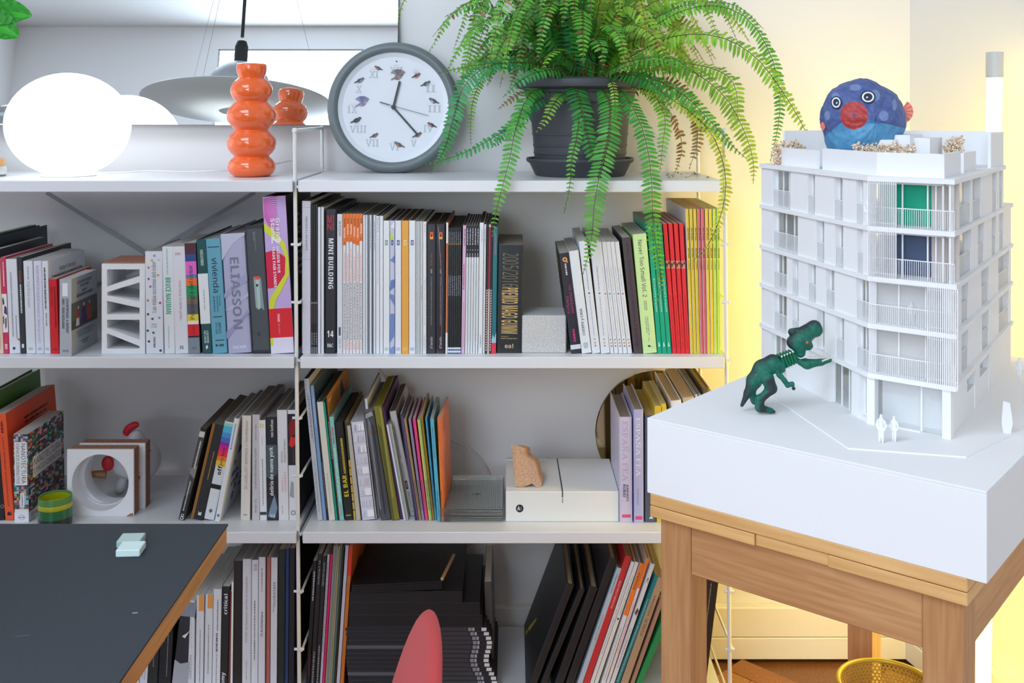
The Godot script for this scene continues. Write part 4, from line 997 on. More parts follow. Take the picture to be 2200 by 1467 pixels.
	bk(s, 574.3, 598, 570.5, 896, "1e1e24", "black paperback with white lowercase title over a night picture", [["b", "4c5c66", 0.36, 0.73], ["p", "2a2228", [[0, 0.2], [1, 0.24], [1, 0.45], [0.4, 0.4], [0, 0.42]]], ["b", "2a3038", 0.0, 0.22], ["p", "7c94a8", [[0.05, 0.04], [0.7, 0.02], [0.95, 0.12], [0.7, 0.25], [0.4, 0.16]]], ["t", "delirio de nueva york", "eef0f2", 0.24, 0.71, 0.5, 0.48, "u", "b"], ["t", "rem koolhaas", "d8dade", 0.805, 0.975, 0.55, 0.28, "u", "b"], ["t", "GG", "d8dade", 0.03, 0.06, 0.5, 0.44, "h", "b"]], {"d": D, "dep": 0.205, "pages": "8c8882"})
	bk(s, 598.4, 620.5, 594.5, 881, "e6e6ea", "white paperback with grey and coral upright capitals", [["t", "NUEVO", "54565c", 0.525, 0.625, 0.42, 0.16, "u", "s"], ["t", "PRIMITIVISMO/", "54565c", 0.525, 0.74, 0.72, 0.16, "u", "s"], ["t", "ABALOS +", "e08a84", 0.255, 0.39, 0.42, 0.16, "u", "s"], ["t", "SENTKIEWICZ", "e08a84", 0.255, 0.44, 0.72, 0.16, "u", "s"], ["g", "e4a8a0", 0.06, 0.14, 0.4, 0.1]], {"d": D, "dep": 0.215, "pages": "7e7a74"})
	bk(s, 621, 640, 617.5, 881, "e4e4e8", "white paperback with dark upper spine and red blots", [["b", "1e1e26", 0.50, 0.965], ["p", "8a1c20", [[0.2, 0.75], [0.8, 0.78], [0.9, 0.9], [0.4, 0.92], [0.1, 0.85]]], ["p", "d82c34", [[0.1, 0.68], [0.5, 0.66], [0.95, 0.7], [0.9, 0.75], [0.3, 0.76]]], ["g", "8c2c2c", 0.52, 0.66, 0.6, 0.1], ["p", "a4a4ac", [[0.1, 0.22], [0.6, 0.2], [0.6, 0.34], [0.3, 0.36]]], ["o", "7a5c50", 0.07, 0.5, 5.0, 0.7]], {"d": D, "dep": 0.215, "right": "1c1c20", "pages": "7a766f"})

func books_right_lower():
	var s := 2
	var D := 1.964
	bk(s, 682, 693.5, 652, 814, "c2c8d2", "tall leaning pale blue-grey paperback at the ladder", [["g", "6a6e78", 0.58, 0.9, 0.5, 0.12], ["g", "6a6e78", 0.55, 0.88, 0.7, 0.1], ["t", "Premio Español Vivienda y Superior 2016", "5a5e68", 0.06, 0.42, 0.5, 0.3, "u", "s"]], {"d": D, "dep": 0.255, "pages": "4e4a44"})
	bk(s, 694, 702, 666, 829, "7ea2d0", "tall leaning sky blue thin magazine", [["g", "b0c8e8", 0.7, 0.9, 0.5, 0.25]], {"d": D, "dep": 0.255, "right": "3a4c64", "pages": "bcae9c"})
	bk(s, 702.5, 706, 678, 868, "1c1c20", "thin leaning black magazine next to a cream one", [["g", "8a8a90", 0.1, 0.5, 0.5, 0.4]], {"d": D, "dep": 0.24, "pages": "4c4843"})
	bk(s, 706.4, 720.4, 680, 864, "e4dfd4", "cream leaning paperback before a green sliver", [["g", "b8b2a4", 0.05, 0.4, 0.5, 0.1]], {"d": D, "dep": 0.235, "pages": "6e6a64"})
	bk(s, 720.8, 726, 693.5, 864.5, "10927a", "thin leaning emerald magazine beside the cream one", [], {"d": D, "dep": 0.235, "pages": "5c5852"})
	bk(s, 726.4, 729, 699, 853, "2a241e", "thin leaning magazine, orange board with a dark figure", [["g", "d8d0c0", 0.5, 0.8, 0.5, 0.5], ["BR", "d08a34", 0.0, 1.0, 0.0, 1.0], ["PR", "4a2c22", [[0.5, 0.66], [0.78, 0.62], [0.72, 0.86], [0.66, 0.96], [0.58, 0.94], [0.52, 0.84]]], ["PR", "7a3c22", [[0.42, 0.55], [0.85, 0.53], [0.8, 0.66], [0.5, 0.68]]], ["OR", "3a2620", 0.95, 0.64, 5.0], ["HR", "f0e4d0", 0.94, 0.955, 0.06, 0.2], ["HR", "3a2a1c", 0.86, 0.87, 0.8, 0.95]], {"d": D, "dep": 0.255, "right": "d08a34", "pages": "5c5852"})
	bk(s, 729.3, 739.4, 706.3, 896, "86c8c0", "leaning mint paperback with white and pink capitals", [["t", "30 SECRETOS DE UN CLÁSICO OLVIDADO", "eef8f6", 0.18, 0.7, 0.5, 0.42, "u", "b"], ["g", "c85c84", 0.74, 0.9, 0.5, 0.35], ["g", "c88c9c", 0.04, 0.15, 0.5, 0.3]], {"d": D, "dep": 0.225, "name": "book", "pages": "aca8a2"})
	bk(s, 741.3, 759.5, 718.2, 908, "1c1c1e", "leaning black paperback with bold yellow capitals", [["t", "EL BAR", "e8d020", 0.24, 0.46, 0.5, 0.5, "u", "b"], ["b", "d8c020", 0.475, 0.835, 0.5, 0.72], ["g", "1c1c1e", 0.48, 0.83, 0.61, 0.1], ["b", "c8a830", 0.045, 0.055, 0.15, 0.75]], {"d": D, "dep": 0.21, "pages": "4a4640"})
	var bars := []
	for i in 7: bars.append(["b", "24221e", 0.1 + i * 0.085, 0.11 + i * 0.085])
	bk(s, 759.9, 764.5, 740, 905, "cfa850", "thin leaning ochre magazine with black ticks", bars + [["b", "3a3830", 0.62, 1.0]], {"d": D, "dep": 0.21, "pages": "5c5852"})
	bk(s, 765, 775.5, 744.5, 915, "bfb8a8", "thin leaning putty grey magazine before the sketch-covered bundle", [], {"d": D, "dep": 0.21, "pages": "8a8680"})
	# sketch-covered bundle
	var sk := [["b", "24262c", 0.0, 1.0, 0.0, 0.07], ["b", "24262c", 0.0, 1.0, 0.90, 0.96]]
	for i in 9:
		sk.append(["b", "b0aebc", i * 0.11 + 0.02, i * 0.11 + 0.0235, 0.07, 0.9])
		for j in 5:
			var x := rng.randf_range(0.12, 0.8)
			sk.append(["p", "9a98ac", [[x, i * 0.11 + 0.03], [x + 0.02, i * 0.11 + 0.03], [x + 0.06, i * 0.11 + 0.09], [x + 0.045, i * 0.11 + 0.09]]])
		if i % 2 == 0:
			sk.append(["b", "f4f4fa", i * 0.11 + 0.03, i * 0.11 + 0.10, 0.45, 0.88])
	bk(s, 776, 809.5, 751.5, 908, "dcdae8", "thick leaning bundle with sketch lines and black edges on its spine", sk, {"d": D, "dep": 0.2, "pages": "c8c6c8"})
	bk(s, 809.7, 815.7, 783, 857, "e8e8f0", "thin leaning white magazine standing above the sketch bundle", [], {"d": 1.985, "dep": 0.2, "pages": "b0aca6"})
	# plastic sleeves
	bk(s, 818, 841, 780, 886, "4a4c52", "leaning dark folder in a wrinkled clear plastic sleeve", [["p", "7a7c84", [[0.05, 0.1], [0.2, 0.1], [0.5, 0.9], [0.3, 0.95]]], ["p", "2c2e34", [[0.4, 0.05], [0.6, 0.05], [0.8, 0.85], [0.62, 0.9]]], ["p", "8c6a50", [[0.2, 0.8], [0.4, 0.79], [0.42, 0.83], [0.22, 0.84]]], ["p", "9c9ea6", [[0.1, 0.94], [0.9, 0.96], [0.8, 1.0], [0.2, 0.98]]]], {"d": D, "dep": 0.215, "mat": "cover_gloss", "side": "6c6c68", "name": "folder", "pages": "8c8a84"})
	bk(s, 841.5, 859, 802, 874, "7e7a2c", "leaning olive green folder", [["p", "585620", [[0.0, 0.0], [0.35, 0.0], [0.55, 0.8], [0.2, 0.85]]], ["p", "9a9640", [[0.5, 0.2], [0.7, 0.2], [0.95, 0.98], [0.7, 0.98]]]], {"d": D, "dep": 0.225, "mat": "cover_gloss", "name": "folder", "pages": "8a8638"})
	bk(s, 859.4, 866.5, 818, 876, "4c2c5c", "leaning dark purple folder", [], {"d": 1.97, "dep": 0.24, "name": "folder", "pages": "5a3a68"})
	bk(s, 867, 872, 829.5, 913, "d4dae4", "thin leaning pale blue booklet before grey book", [], {"d": D, "dep": 0.2, "pages": "8a8680"})
	bk(s, 872.4, 877.6, 835, 911, "c8ccc4", "thin leaning grey booklet with dark line, beside grey book", [["b", "3c4038", 0.0, 1.0, 0.4, 0.6]], {"d": D, "dep": 0.2, "pages": "8a8680"})
	bk(s, 880, 895.5, 835.5, 885, "d2cdc8", "leaning stone grey book with black label near its foot", [["t", "De los otros barrios con la ciudad", "4c4a48", 0.55, 0.86, 0.35, 0.2, "d", "s"], ["t", "[PROYECTOS]", "7c7a78", 0.36, 0.5, 0.42, 0.24, "u", "s"], ["b", "22242a", 0.255, 0.335, 0.25, 0.6], ["b", "c8c4c0", 0.27, 0.32, 0.38, 0.46], ["t", "CSA-ETSAM", "3c3a3c", 0.07, 0.23, 0.5, 0.26, "u", "s"], ["t", "2", "54525c", 0.03, 0.05, 0.5, 0.25, "u", "s"]], {"d": 1.985, "dep": 0.2, "round": 0.005, "right": "c8b4b0", "pages": "6a6660"})
	# fan of saddle-stitched notebooks
	var nb := [[891, 895, 859, 890, "3a3f5c", "thin leaning navy notebook at the start of the fan"], [895.4, 899.6, 862, 896, "6a4a7c", "thin leaning violet notebook in the fan"], [900, 906, 867, 901, "a08a5c", "leaning khaki notebook in the fan"], [906.5, 912.5, 877, 901, "9a8aa4", "leaning mauve notebook in the fan"], [913.5, 920, 886, 900, "e8409c", "leaning hot pink notebook in the fan"], [921, 928.5, 896, 902, "d8cc70", "leaning yellow and green notebook in the fan"], [929, 934, 903, 892, "a87c1c", "leaning ochre notebook behind the blue ones"], [934.3, 939, 913, 898, "4a9cb8", "leaning dusty blue notebook behind the turquoise one"]]
	for q in nb:
		bk(s, q[0], q[1], q[2], q[3], q[4], q[5], [["g", "5a5060", 0.1, 0.4, 0.5, 0.3]] + ([["b", "e85c5c", 0.0, 1.0, 0.6, 1.0]] if q[4] == "e8409c" else [["b", "8cbc70", 0.0, 1.0, 0.6, 1.0]] if q[4] == "d8cc70" else []), {"d": D, "dep": 0.155, "name": "notebook", "pages": "b8b4b4"})
	bk(s, 932.5 + 7.0, 940 + 8.0, 923.5, 900, "5cb4d0", "turquoise notebook between the fan and the orange one", [["g", "3a6c80", 0.62, 0.92, 0.5, 0.2], ["g", "3a6c80", 0.05, 0.3, 0.5, 0.2]], {"d": 1.958, "dep": 0.15, "name": "notebook", "pages": "b4b8bc"})
	bk(s, 948.3, 953.5, 939, 899, "ea7c34", "orange notebook with open board at the end of the fan", [["t", "Luis Callejas", "7a3814", 0.78, 0.95, 0.4, 0.5, "d", "s"], ["g", "7a3814", 0.05, 0.3, 0.4, 0.3], ["GR", "a8501c", 0.8, 0.95, 0.28, 0.02], ["GR", "a8501c", 0.75, 0.93, 0.36, 0.02], ["GR", "a8501c", 0.78, 0.95, 0.44, 0.02], ["GR", "a8501c", 0.76, 0.9, 0.52, 0.02]], {"d": 1.958, "dep": 0.15, "yaw": -0.05, "name": "notebook", "right": "ea7c34", "pages": "c4c0bc"})
	# right end, in front of the round brass mirror
	bk(s, 1331, 1359.5, 1329.5, 896, "cfc6de", "thick lilac volume with outlined serif title", [["t", "ESPAÑA FEA", "b0a6c6", 0.39, 0.96, 0.5, 0.48, "d", "r"], ["t", "ANDRÉS", "3a3644", 0.2, 0.36, 0.64, 0.2, "d", "b"], ["t", "RUBIO", "3a3644", 0.24, 0.36, 0.38, 0.2, "d", "b"], ["b", "e0507c", 0.045, 0.075, 0.2, 0.86], ["GL", "b4aac8", 0.5, 0.9, 0.3, 0.01], ["GL", "b4aac8", 0.45, 0.9, 0.5, 0.01], ["GL", "b4aac8", 0.5, 0.9, 0.7, 0.01]], {"d": 1.955, "dep": 0.17, "hard": true, "pages": "9a9284", "left": "d8d2e8"})
	bk(s, 1362, 1383.5, 1361, 880, "b6b6dc", "lavender volume with solid white serif title", [["t", "ESPAÑA FEA", "ececfa", 0.41, 0.93, 0.5, 0.52, "d", "r"], ["g", "9498c0", 0.16, 0.3, 0.4, 0.12], ["b", "d84c84", 0.03, 0.06, 0.15, 0.85]], {"d": 1.952, "dep": 0.185, "hard": true, "pages": "a89c8c", "left": "a8a8d4"})
	bk(s, 1385.5, 1410, 1385.5, 893, "565c6c", "dark slate volume half hidden by the white plinth", [["p", "e8e8ec", [[0.35, 0.035], [0.75, 0.035], [0.6, 0.06], [0.5, 0.055]]]], {"d": 1.955, "dep": 0.2, "hard": true, "pages": "c8b078"})
	bk(s, 1411, 1426, 1406, 872, "e0c040", "golden yellow volume whose head shows above the plinth", [], {"d": 1.955, "dep": 0.18, "pages": "b4a880"})
	bk(s, 1452, 1463, 1420, 868, "e8c830", "bright yellow leaning paperback seen above the plinth", [], {"d": 1.955, "dep": 0.17, "pages": "b8b0a4"})
	bk(s, 1478, 1502, 1440, 862, "eaeaf0", "white leaning hardback with tan pages seen above the plinth", [], {"d": 1.955, "dep": 0.22, "hard": true, "pages": "c4ae94"})
	bk(s, 1503, 1528, 1466, 855, "c8b89c", "beige leaning paperback with tan pages above the plinth", [], {"d": 1.955, "dep": 0.22, "pages": "bca890"})
	bk(s, 1529, 1534, 1493, 848, "d8dce0", "thin pale leaning magazine above the plinth", [], {"d": 1.955, "dep": 0.23, "pages": "8c8880"})
	bk(s, 1534.5, 1541, 1499, 846, "8c8c90", "thin grey leaning magazine above the plinth", [], {"d": 1.955, "dep": 0.23, "pages": "8a867e"})
	bk(s, 1541.5, 1556, 1509, 834, "6a5a44", "dark brown leaning hardback at the end of the third shelf", [], {"d": 1.955, "dep": 0.24, "hard": true, "pages": "c8a868"})

func books_bottom():
	var s := 3
	var D := 1.955
	var W := "dcdde4"
	# left bay; most feet are below the picture
	bk(s, 282, 297, 290, 1345, W, "white paperback half hidden under the desk edge", [], {"d": D, "dep": 0.2})
	bk(s, 298, 315, 306, 1340, "d0d0d8", "pale grey paperback with fine print by the desk edge", [["g", "7a7a82", 0.2, 0.6, 0.35, 0.06], ["g", "7a7a82", 0.2, 0.8, 0.65, 0.06]], {"d": D, "dep": 0.2})
	bk(s, 316, 337, 324, 1325, "222226", "black paperback with faint white line beside the desk edge", [["g", "8a8a90", 0.35, 0.75, 0.5, 0.08]], {"d": D, "dep": 0.2})
	bk(s, 338, 366, 346, 1305, "1c1c20", "wide black paperback with two faint lines", [["g", "b0b0b4", 0.6, 0.9, 0.35, 0.06], ["g", "9a9aa0", 0.2, 0.7, 0.65, 0.05]], {"d": D, "dep": 0.2})
	bk(s, 367, 401, 389, 1295, "2c2c34", "dark photographic paperback beside the first white book", [["b", "8890a0", 0.84, 1.0], ["p", "a8a8b4", [[0, 0.05], [1, 0.1], [1, 0.35], [0.4, 0.32], [0, 0.36]]], ["p", "e0e0e4", [[0.3, 0.62], [0.5, 0.6], [0.8, 0.7], [0.6, 0.66]]]], {"d": D, "dep": 0.2})
	bk(s, 402, 417, 404, 1291, W, "white paperback with grey upright capitals in the lowest row", [["t", "CUERPO y CASA", "5a5c66", 0.16, 0.42, 0.5, 0.34, "u", "s"], ["g", "b0b0b8", 0.5, 0.9, 0.5, 0.06]], {"d": D, "dep": 0.21})
	bk(s, 419, 436, 422, 1279, W, "white paperback with orange ruled label, nearer the desk", [["b", "f0a858", 0.84, 1.0, 0.3, 0.98], ["b", "c87830", 0.84, 1.0, 0.45, 0.48], ["b", "c87830", 0.84, 1.0, 0.63, 0.66], ["b", "c87830", 0.84, 1.0, 0.8, 0.83], ["g", "7a7a82", 0.12, 0.65, 0.55, 0.1]], {"d": D, "dep": 0.22})
	bk(s, 437.5, 454.5, 441, 1277, W, "white paperback with orange ruled label, beside the tall white one", [["b", "f0a858", 0.86, 1.0, 0.3, 0.98], ["b", "c87830", 0.86, 1.0, 0.45, 0.48], ["b", "c87830", 0.86, 1.0, 0.63, 0.66], ["b", "c87830", 0.86, 1.0, 0.8, 0.83], ["g", "7a7a82", 0.2, 0.7, 0.5, 0.1]], {"d": D, "dep": 0.22})
	bk(s, 455, 473, 458.5, 1266, "e0e1e8", "white paperback with long black upright title line", [["g", "4c4c54", 0.4, 0.58, 0.5, 0.2], ["g", "6a6a72", 0.6, 0.9, 0.55, 0.12], ["g", "8a8a92", 0.1, 0.38, 0.5, 0.1]], {"d": D, "dep": 0.22})
	bk(s, 471, 489, 476.5, 1260, "1e1e22", "black paperback with slanted white lettering at head and foot", [["t", "critical", "e8e8ec", 0.74, 0.93, 0.5, 0.45, "u", "b"], ["t", "onomy", "e8e8ec", 0.02, 0.2, 0.5, 0.5, "u", "b"]], {"d": D, "dep": 0.22})
	bk(s, 489.5, 494, 494.5, 1270, "7a3430", "very thin brown booklet beside slanted lettering", [], {"d": D, "dep": 0.22})
	bk(s, 494.3, 499.5, 497, 1250, "e8e8ec", "very thin white booklet beside tall black book", [], {"d": D, "dep": 0.22})
	bk(s, 500.5, 519, 502, 1205, "221e20", "tall plain black book among white ones", [], {"d": D, "dep": 0.24, "pages": "a8a6a4"})
	bk(s, 519.5, 538.5, 521, 1201, "dcdae2", "tall white book with long serif title", [["t", "ENTRE: De Reposar, Sin Fin, Lo Inacabado", "7c7a84", 0.38, 0.87, 0.5, 0.3, "u", "r"], ["g", "9a98a4", 0.1, 0.25, 0.5, 0.08]], {"d": D, "dep": 0.24, "pages": "a4a2a0"})
	bk(s, 539, 553.5, 540.5, 1203, "e0e2ea", "tall white book with underlined black title", [["t", "SELIG", "4a4a54", 0.92, 0.97, 0.6, 0.4, "d", "s"], ["g", "5a5a64", 0.25, 0.7, 0.5, 0.14]], {"d": D, "dep": 0.24, "pages": "a09e9c"})
	bk(s, 554, 569, 555.5, 1197, "dedce4", "tall white book with bold slanted title", [["t", "Cl Architectura", "4a4854", 0.42, 0.6, 0.5, 0.34, "u", "b"], ["g", "6a6874", 0.75, 0.92, 0.5, 0.12]], {"d": D, "dep": 0.24, "pages": "a09e9c"})
	bk(s, 571, 579.5, 573, 1198, "b4645c", "tall thin salmon book in the lowest row", [], {"d": D, "dep": 0.24, "name": "book"})
	bk(s, 580, 594.5, 582, 1198, "dcdce4", "tall white book beside the salmon one", [["g", "6a6a74", 0.6, 0.82, 0.45, 0.1], ["g", "6a6a74", 0.64, 0.82, 0.65, 0.1]], {"d": D, "dep": 0.24, "pages": "a09e9c"})
	bk(s, 595, 611, 598, 1180, "1e2222", "very tall charcoal book left of the blue one", [], {"d": D, "dep": 0.25})
	bk(s, 611.5, 619, 614, 1178, "1f3a6c", "very tall thin blue book by the ladder", [], {"d": D, "dep": 0.25, "name": "book"})
	bk(s, 619.5, 632, 621.5, 1178, "201c1e", "very tall black book against the ladder", [], {"d": D, "dep": 0.25})
	# right bay, left part: leaning right
	bk(s, 655, 664, 672, 1205, "1c1c20", "leaning black paperback with white line nearest the ladder", [["g", "c8c8cc", 0.7, 0.92, 0.55, 0.3], ["b", "7a1c20", 0.12, 0.3, 0.6, 0.8]], {"d": D, "dep": 0.23, "name": "book"})
	bk(s, 664.5, 675, 682.5, 1190, "202024", "leaning black paperback with upright white words, second from the ladder", [["t", "EL CROQUIS", "b8b8bc", 0.78, 0.95, 0.5, 0.4, "d", "s"], ["g", "9a9aa0", 0.05, 0.3, 0.5, 0.3]], {"d": D, "dep": 0.25})
	bk(s, 675.4, 685, 692.5, 1194, "1e1e22", "leaning black paperback with upright white words, beside lilac magazine", [["t", "PETITE HISTOIRE", "b8b8bc", 0.78, 0.95, 0.5, 0.4, "d", "s"], ["g", "9a9aa0", 0.05, 0.35, 0.5, 0.3]], {"d": D, "dep": 0.25})
	bk(s, 685.4, 690.8, 703.2, 1191, "c8bcd0", "thin leaning lilac magazine beside hot pink one", [["g", "7a6a88", 0.3, 0.95, 0.5, 0.25]], {"d": D, "dep": 0.25, "pages": "8a8680"})
	bk(s, 691, 696.4, 709.8, 1191, "d8246c", "thin leaning hot pink magazine", [], {"d": D, "dep": 0.25, "pages": "8a8680"})
	bk(s, 697.5, 707.5, 717, 1173, "7c8890", "leaning grey bundle with beige edges", [["b", "c0a878", 0.0, 1.0, 0.0, 0.16], ["b", "c0a878", 0.0, 1.0, 0.85, 1.0]], {"d": D, "dep": 0.26})
	bk(s, 708, 716.5, 727.5, 1174, "4c6a64", "leaning grey green bundle with beige edge", [["b", "c0a878", 0.0, 1.0, 0.0, 0.25]], {"d": D, "dep": 0.26})
	bk(s, 717, 720.5, 735.5, 1180, "3a2a20", "thin leaning dark brown magazine beside white folder", [], {"d": D, "dep": 0.25})
	bk(s, 721, 728.5, 742, 1172, "c8c4d8", "leaning pale lilac folder by the notebook stack", [], {"d": D, "dep": 0.26, "name": "folder", "pages": "b8a4a0"})
	bk(s, 729, 737, 750, 1173, "c8722c", "leaning orange folder against the notebook stack", [["b", "e03c20", 0.8, 1.0]], {"d": D, "dep": 0.26, "name": "folder", "right": "b4581c"})
	# right part: black binders and magazines, leaning right
	var bd := [[1128, 1147, 1216, 1258, "black cloth binder leaning lowest, yellow scribble on its board"], [1152, 1166, 1244, 1268, "slim black cloth binder second in the leaning row"], [1184, 1204, 1266, 1264, "black cloth binder third in the leaning row"], [1208, 1226, 1309, 1203, "tall black cloth binder before the pale blue book"]]
	for i in 4:
		var q: Array = bd[i]
		var pr := []
		if i == 0:
			pr = [["PL", "d8c820", [[0.22, 0.10], [0.30, 0.12], [0.42, 0.30], [0.40, 0.32], [0.30, 0.2], [0.34, 0.24], [0.26, 0.16]]], ["PL", "d8c820", [[0.18, 0.04], [0.26, 0.05], [0.24, 0.09], [0.2, 0.08]]]]
		bk(s, q[0], q[1], q[2], q[3], "24262a", q[4], pr, {"d": D, "dep": 0.25, "hard": true, "name": "binder", "pages": "b8a890"})
	var mg := [[1233, 1244.5, 1325, 1222, "b4c4d4", "leaning pale blue paperback beside the black binders", [["t", "Jean Nouvel", "54647c", 0.42, 0.62, 0.5, 0.3, "u", "s"], ["g", "7c8ca0", 0.8, 0.95, 0.5, 0.2]]],
		[1245, 1259.5, 1343, 1197, "c8323a", "leaning red paperback in the lowest row", [["t", "REHABILITACIÓN", "e8b0ac", 0.62, 0.82, 0.5, 0.35, "u", "b"]]],
		[1260, 1268.5, 1356, 1208, "e0e0e4", "leaning white magazine right of the red paperback", [["g", "9a9aa0", 0.3, 0.9, 0.5, 0.14]]],
		[1269, 1278, 1364.5, 1209, "e2e0e0", "leaning white magazine with black square, after its plain twin", [["b", "22222a", 0.56, 0.575, 0.3, 0.7], ["g", "9a9aa0", 0.6, 0.9, 0.6, 0.16]]],
		[1284, 1294, 1375, 1212, "e0e0e6", "leaning white magazine with long orange head block", [["b", "ee7c24", 0.6, 1.0], ["t", "Diseño", "7a3810", 0.8, 0.93, 0.5, 0.5, "u", "b"], ["g", "b0b0b8", 0.1, 0.5, 0.5, 0.2]]],
		[1295, 1302, 1389, 1201, "e4d8dc", "leaning white magazine with short orange head block", [["b", "ee7c24", 0.78, 1.0], ["g", "e0a0a8", 0.3, 0.7, 0.5, 0.3]]],
		[1303, 1313, 1398, 1213, "dcd8e0", "leaning white magazine patterned with black twigs", [["p", "22242a", [[0.1, 0.84], [0.5, 0.88], [0.9, 0.84], [0.5, 0.9]]], ["p", "22242a", [[0.2, 0.7], [0.8, 0.74], [0.9, 0.7], [0.5, 0.78]]], ["p", "6a4a44", [[0.1, 0.62], [0.6, 0.6], [0.9, 0.64], [0.4, 0.66]]], ["g", "9a98a4", 0.2, 0.5, 0.5, 0.2]]],
		[1313.5, 1323, 1407, 1238, "2a7a80", "leaning teal magazine beside the patterned one", [["g", "88b8b8", 0.1, 0.8, 0.4, 0.3]]],
		[1326, 1343, 1412, 1245, "b09478", "leaning tan kraft book with upright lettering", [["t", "PUBLIC VISIONS", "54443a", 0.5, 0.85, 0.5, 0.3, "u", "s"]]],
		[1347, 1356, 1418, 1290, "a8806c", "leaning rosy brown book beside the oak leg", []],
		[1358, 1372, 1424, 1330, "2c8a50", "leaning green book behind the oak leg", []]]
	for q in mg:
		bk(s, q[0], q[1], q[2], q[3], q[4], q[5], q[6], {"d": D, "dep": 0.24, "pages": "8c7c6c", "name": "book" if q[1] - q[0] > 11 else "magazine"})
	bk(s, 1472, 1483, 1505, 1222, "d8d4e0", "leaning white magazine behind the oak leg", [], {"d": D, "dep": 0.24, "name": "magazine"})
	bk(s, 1484, 1515, 1516, 1228, "2a2422", "leaning dark brown book seen between the oak legs", [["g", "8a8480", 0.45, 0.9, 0.5, 0.08]], {"d": D, "dep": 0.24})
	# stack of black notebooks lying flat on a pile of black magazines
	var y := CAM_H - DROP[3] + 0.0003
	var k := D / F
	var tops := 1347.0
	var bottom_px := CY + DROP[3] * F / D
	var n := 15
	var total := (bottom_px - tops) * k
	for i in n:
		var hh := total / n
		var jx := 6.0 * sin(i * 0.7) + (n - i) * 0.0
		var off := 26.0 * (1.0 - float(i) / n) * 0.7
		var t := thing("magazine", "black magazine lying in the flat pile under the black notebooks", "magazine", "flat pile of black magazines")
		var x0 := 742.0 + off * 0.3 + jx * 0.3; var x1 := 1046.0 + off + jx
		var w := (x1 - x0) * k
		t.position = Vector3(((x0 + x1) / 2 - CX) * k, y + hh * i, -D)
		flat_book(t, w, hh - 0.0003, 0.21, "26262c", "7c7a80", [["b", "d8d8e0", 0.965, 1.0], ["b", "8c8c98", 0.87, 0.895], ["b", "a8a8b4", 0.90, 0.915], ["b", "3c3a40", 0.62, 0.86]] + ([["b", "5c5c66", 0.0, 0.6]] if i in [10, 4] else []))
	y += total
	var nb := [[749.0, 1036.0, 26.0, "lowest thick black notebook of the flat stack", "black_leather"], [750.0, 1031.0, 26.0, "second thick black notebook of the flat stack", "black_leather"], [752.0, 993.0, 24.0, "third thick black notebook of the flat stack", "black_leather"], [756.0, 950.0, 18.0, "topmost black notebook of the flat stack", "black_leather"]]
	for q in nb:
		var t := thing("notebook", q[3], "notebook")
		var hh: float = q[2] * k
		t.position = Vector3(((q[0] + q[1]) / 2 - CX) * k, y, -D)
		if q[1] < 960: t.rotation.y = 0.10
		flat_book(t, (q[1] - q[0]) * k, hh - 0.0003, 0.215 if q[1] > 960 else 0.13, "1c1c20", "30302e", [], "black_leather")
		y += hh
	var mb := MB.new()
	var p0 := Vector3((949 - CX) * k, y + 0.0035, -D - 0.01)
	mb.tube([p0, p0 + Vector3(0.016, 0.0, -0.105)], 0.0034, 6, col("c8a878"))
	single("pencil", mb, "satin", "natural wood pencil lying on the topmost black notebook", "pencil")
	bk(s, 1046, 1062, 1040, 1250, "54504e", "grey brown book standing behind the flat stack", [], {"d": 2.0, "dep": 0.17})

func flat_book(t: Node3D, w: float, h: float, dep: float, cc: String, pg: String, pr := [], m := "cover"):
	# lies flat: spine towards the room, along x
	var c := col(cc)
	var th := minf(0.0018, h * 0.22)
	var mb := MB.new()
	mb.box(Vector3(0, h - th / 2, -dep / 2), Vector3(w, th, dep), c, th * 0.3)
	mb.box(Vector3(0, th / 2, -dep / 2), Vector3(w, th, dep), c, th * 0.3)
	mb.box(Vector3(0, h / 2, -0.0012), Vector3(w, h - 2 * th, 0.0024), c)
	part("cover", mb, m, t)
	mb = MB.new()
	mb.box(Vector3(0, h / 2, -dep / 2 - 0.0005), Vector3(w - 0.004, h - 2 * th, dep - 0.006), col(pg))
	part("pages", mb, "pages", t)
	if pr.size():
		mb = MB.new()
		for q in pr:
			var cc2 := col(q[1])
			var e: float = 0.0003
			mb.quad(Vector3(-w / 2 + w * q[2], h * 0.12, e), Vector3(-w / 2 + w * q[3], h * 0.12, e), Vector3(-w / 2 + w * q[3], h * 0.88, e), Vector3(-w / 2 + w * q[2], h * 0.88, e), Vector3(0, 0, 1), cc2)
		part("printing", mb, "print", t)

# --- table, plinth and architectural model ---------------------------------------------------------------
# The table stands turned: TU runs along its front edge, TV away from it.
const TA := Vector2(0.159, 1.2333)
const TU := Vector2(0.7741, -0.6330)
const TV := Vector2(0.6330, 0.7741)
const TABLE_Y := 0.717
const PLINTH_Y := 0.805

func table_frame(t: Node3D, y: float):
	t.transform = Transform3D(Basis(Vector3(TU.x, 0, -TU.y), Vector3.UP, Vector3(-TV.x, 0, TV.y)), Vector3(TA.x, y, -TA.y))

func beam(called: String, t: Node3D, c: Vector3, size: Vector3, along: String, m: String, bevel := 0.001):
	# a wooden piece whose grain runs along the given axis: built along x, then turned
	var mb := MB.new()
	var o: MeshInstance3D
	if along == "x":
		mb.box(Vector3.ZERO, size, Color.WHITE, bevel)
		o = part(called, mb, m, t)
	elif along == "y":
		mb.box(Vector3.ZERO, Vector3(size.y, size.x, size.z), Color.WHITE, bevel)
		o = part(called, mb, m, t)
		o.rotation.z = PI / 2
	else:
		mb.box(Vector3.ZERO, Vector3(size.z, size.y, size.x), Color.WHITE, bevel)
		o = part(called, mb, m, t)
		o.rotation.y = PI / 2
	o.position = c
	return o

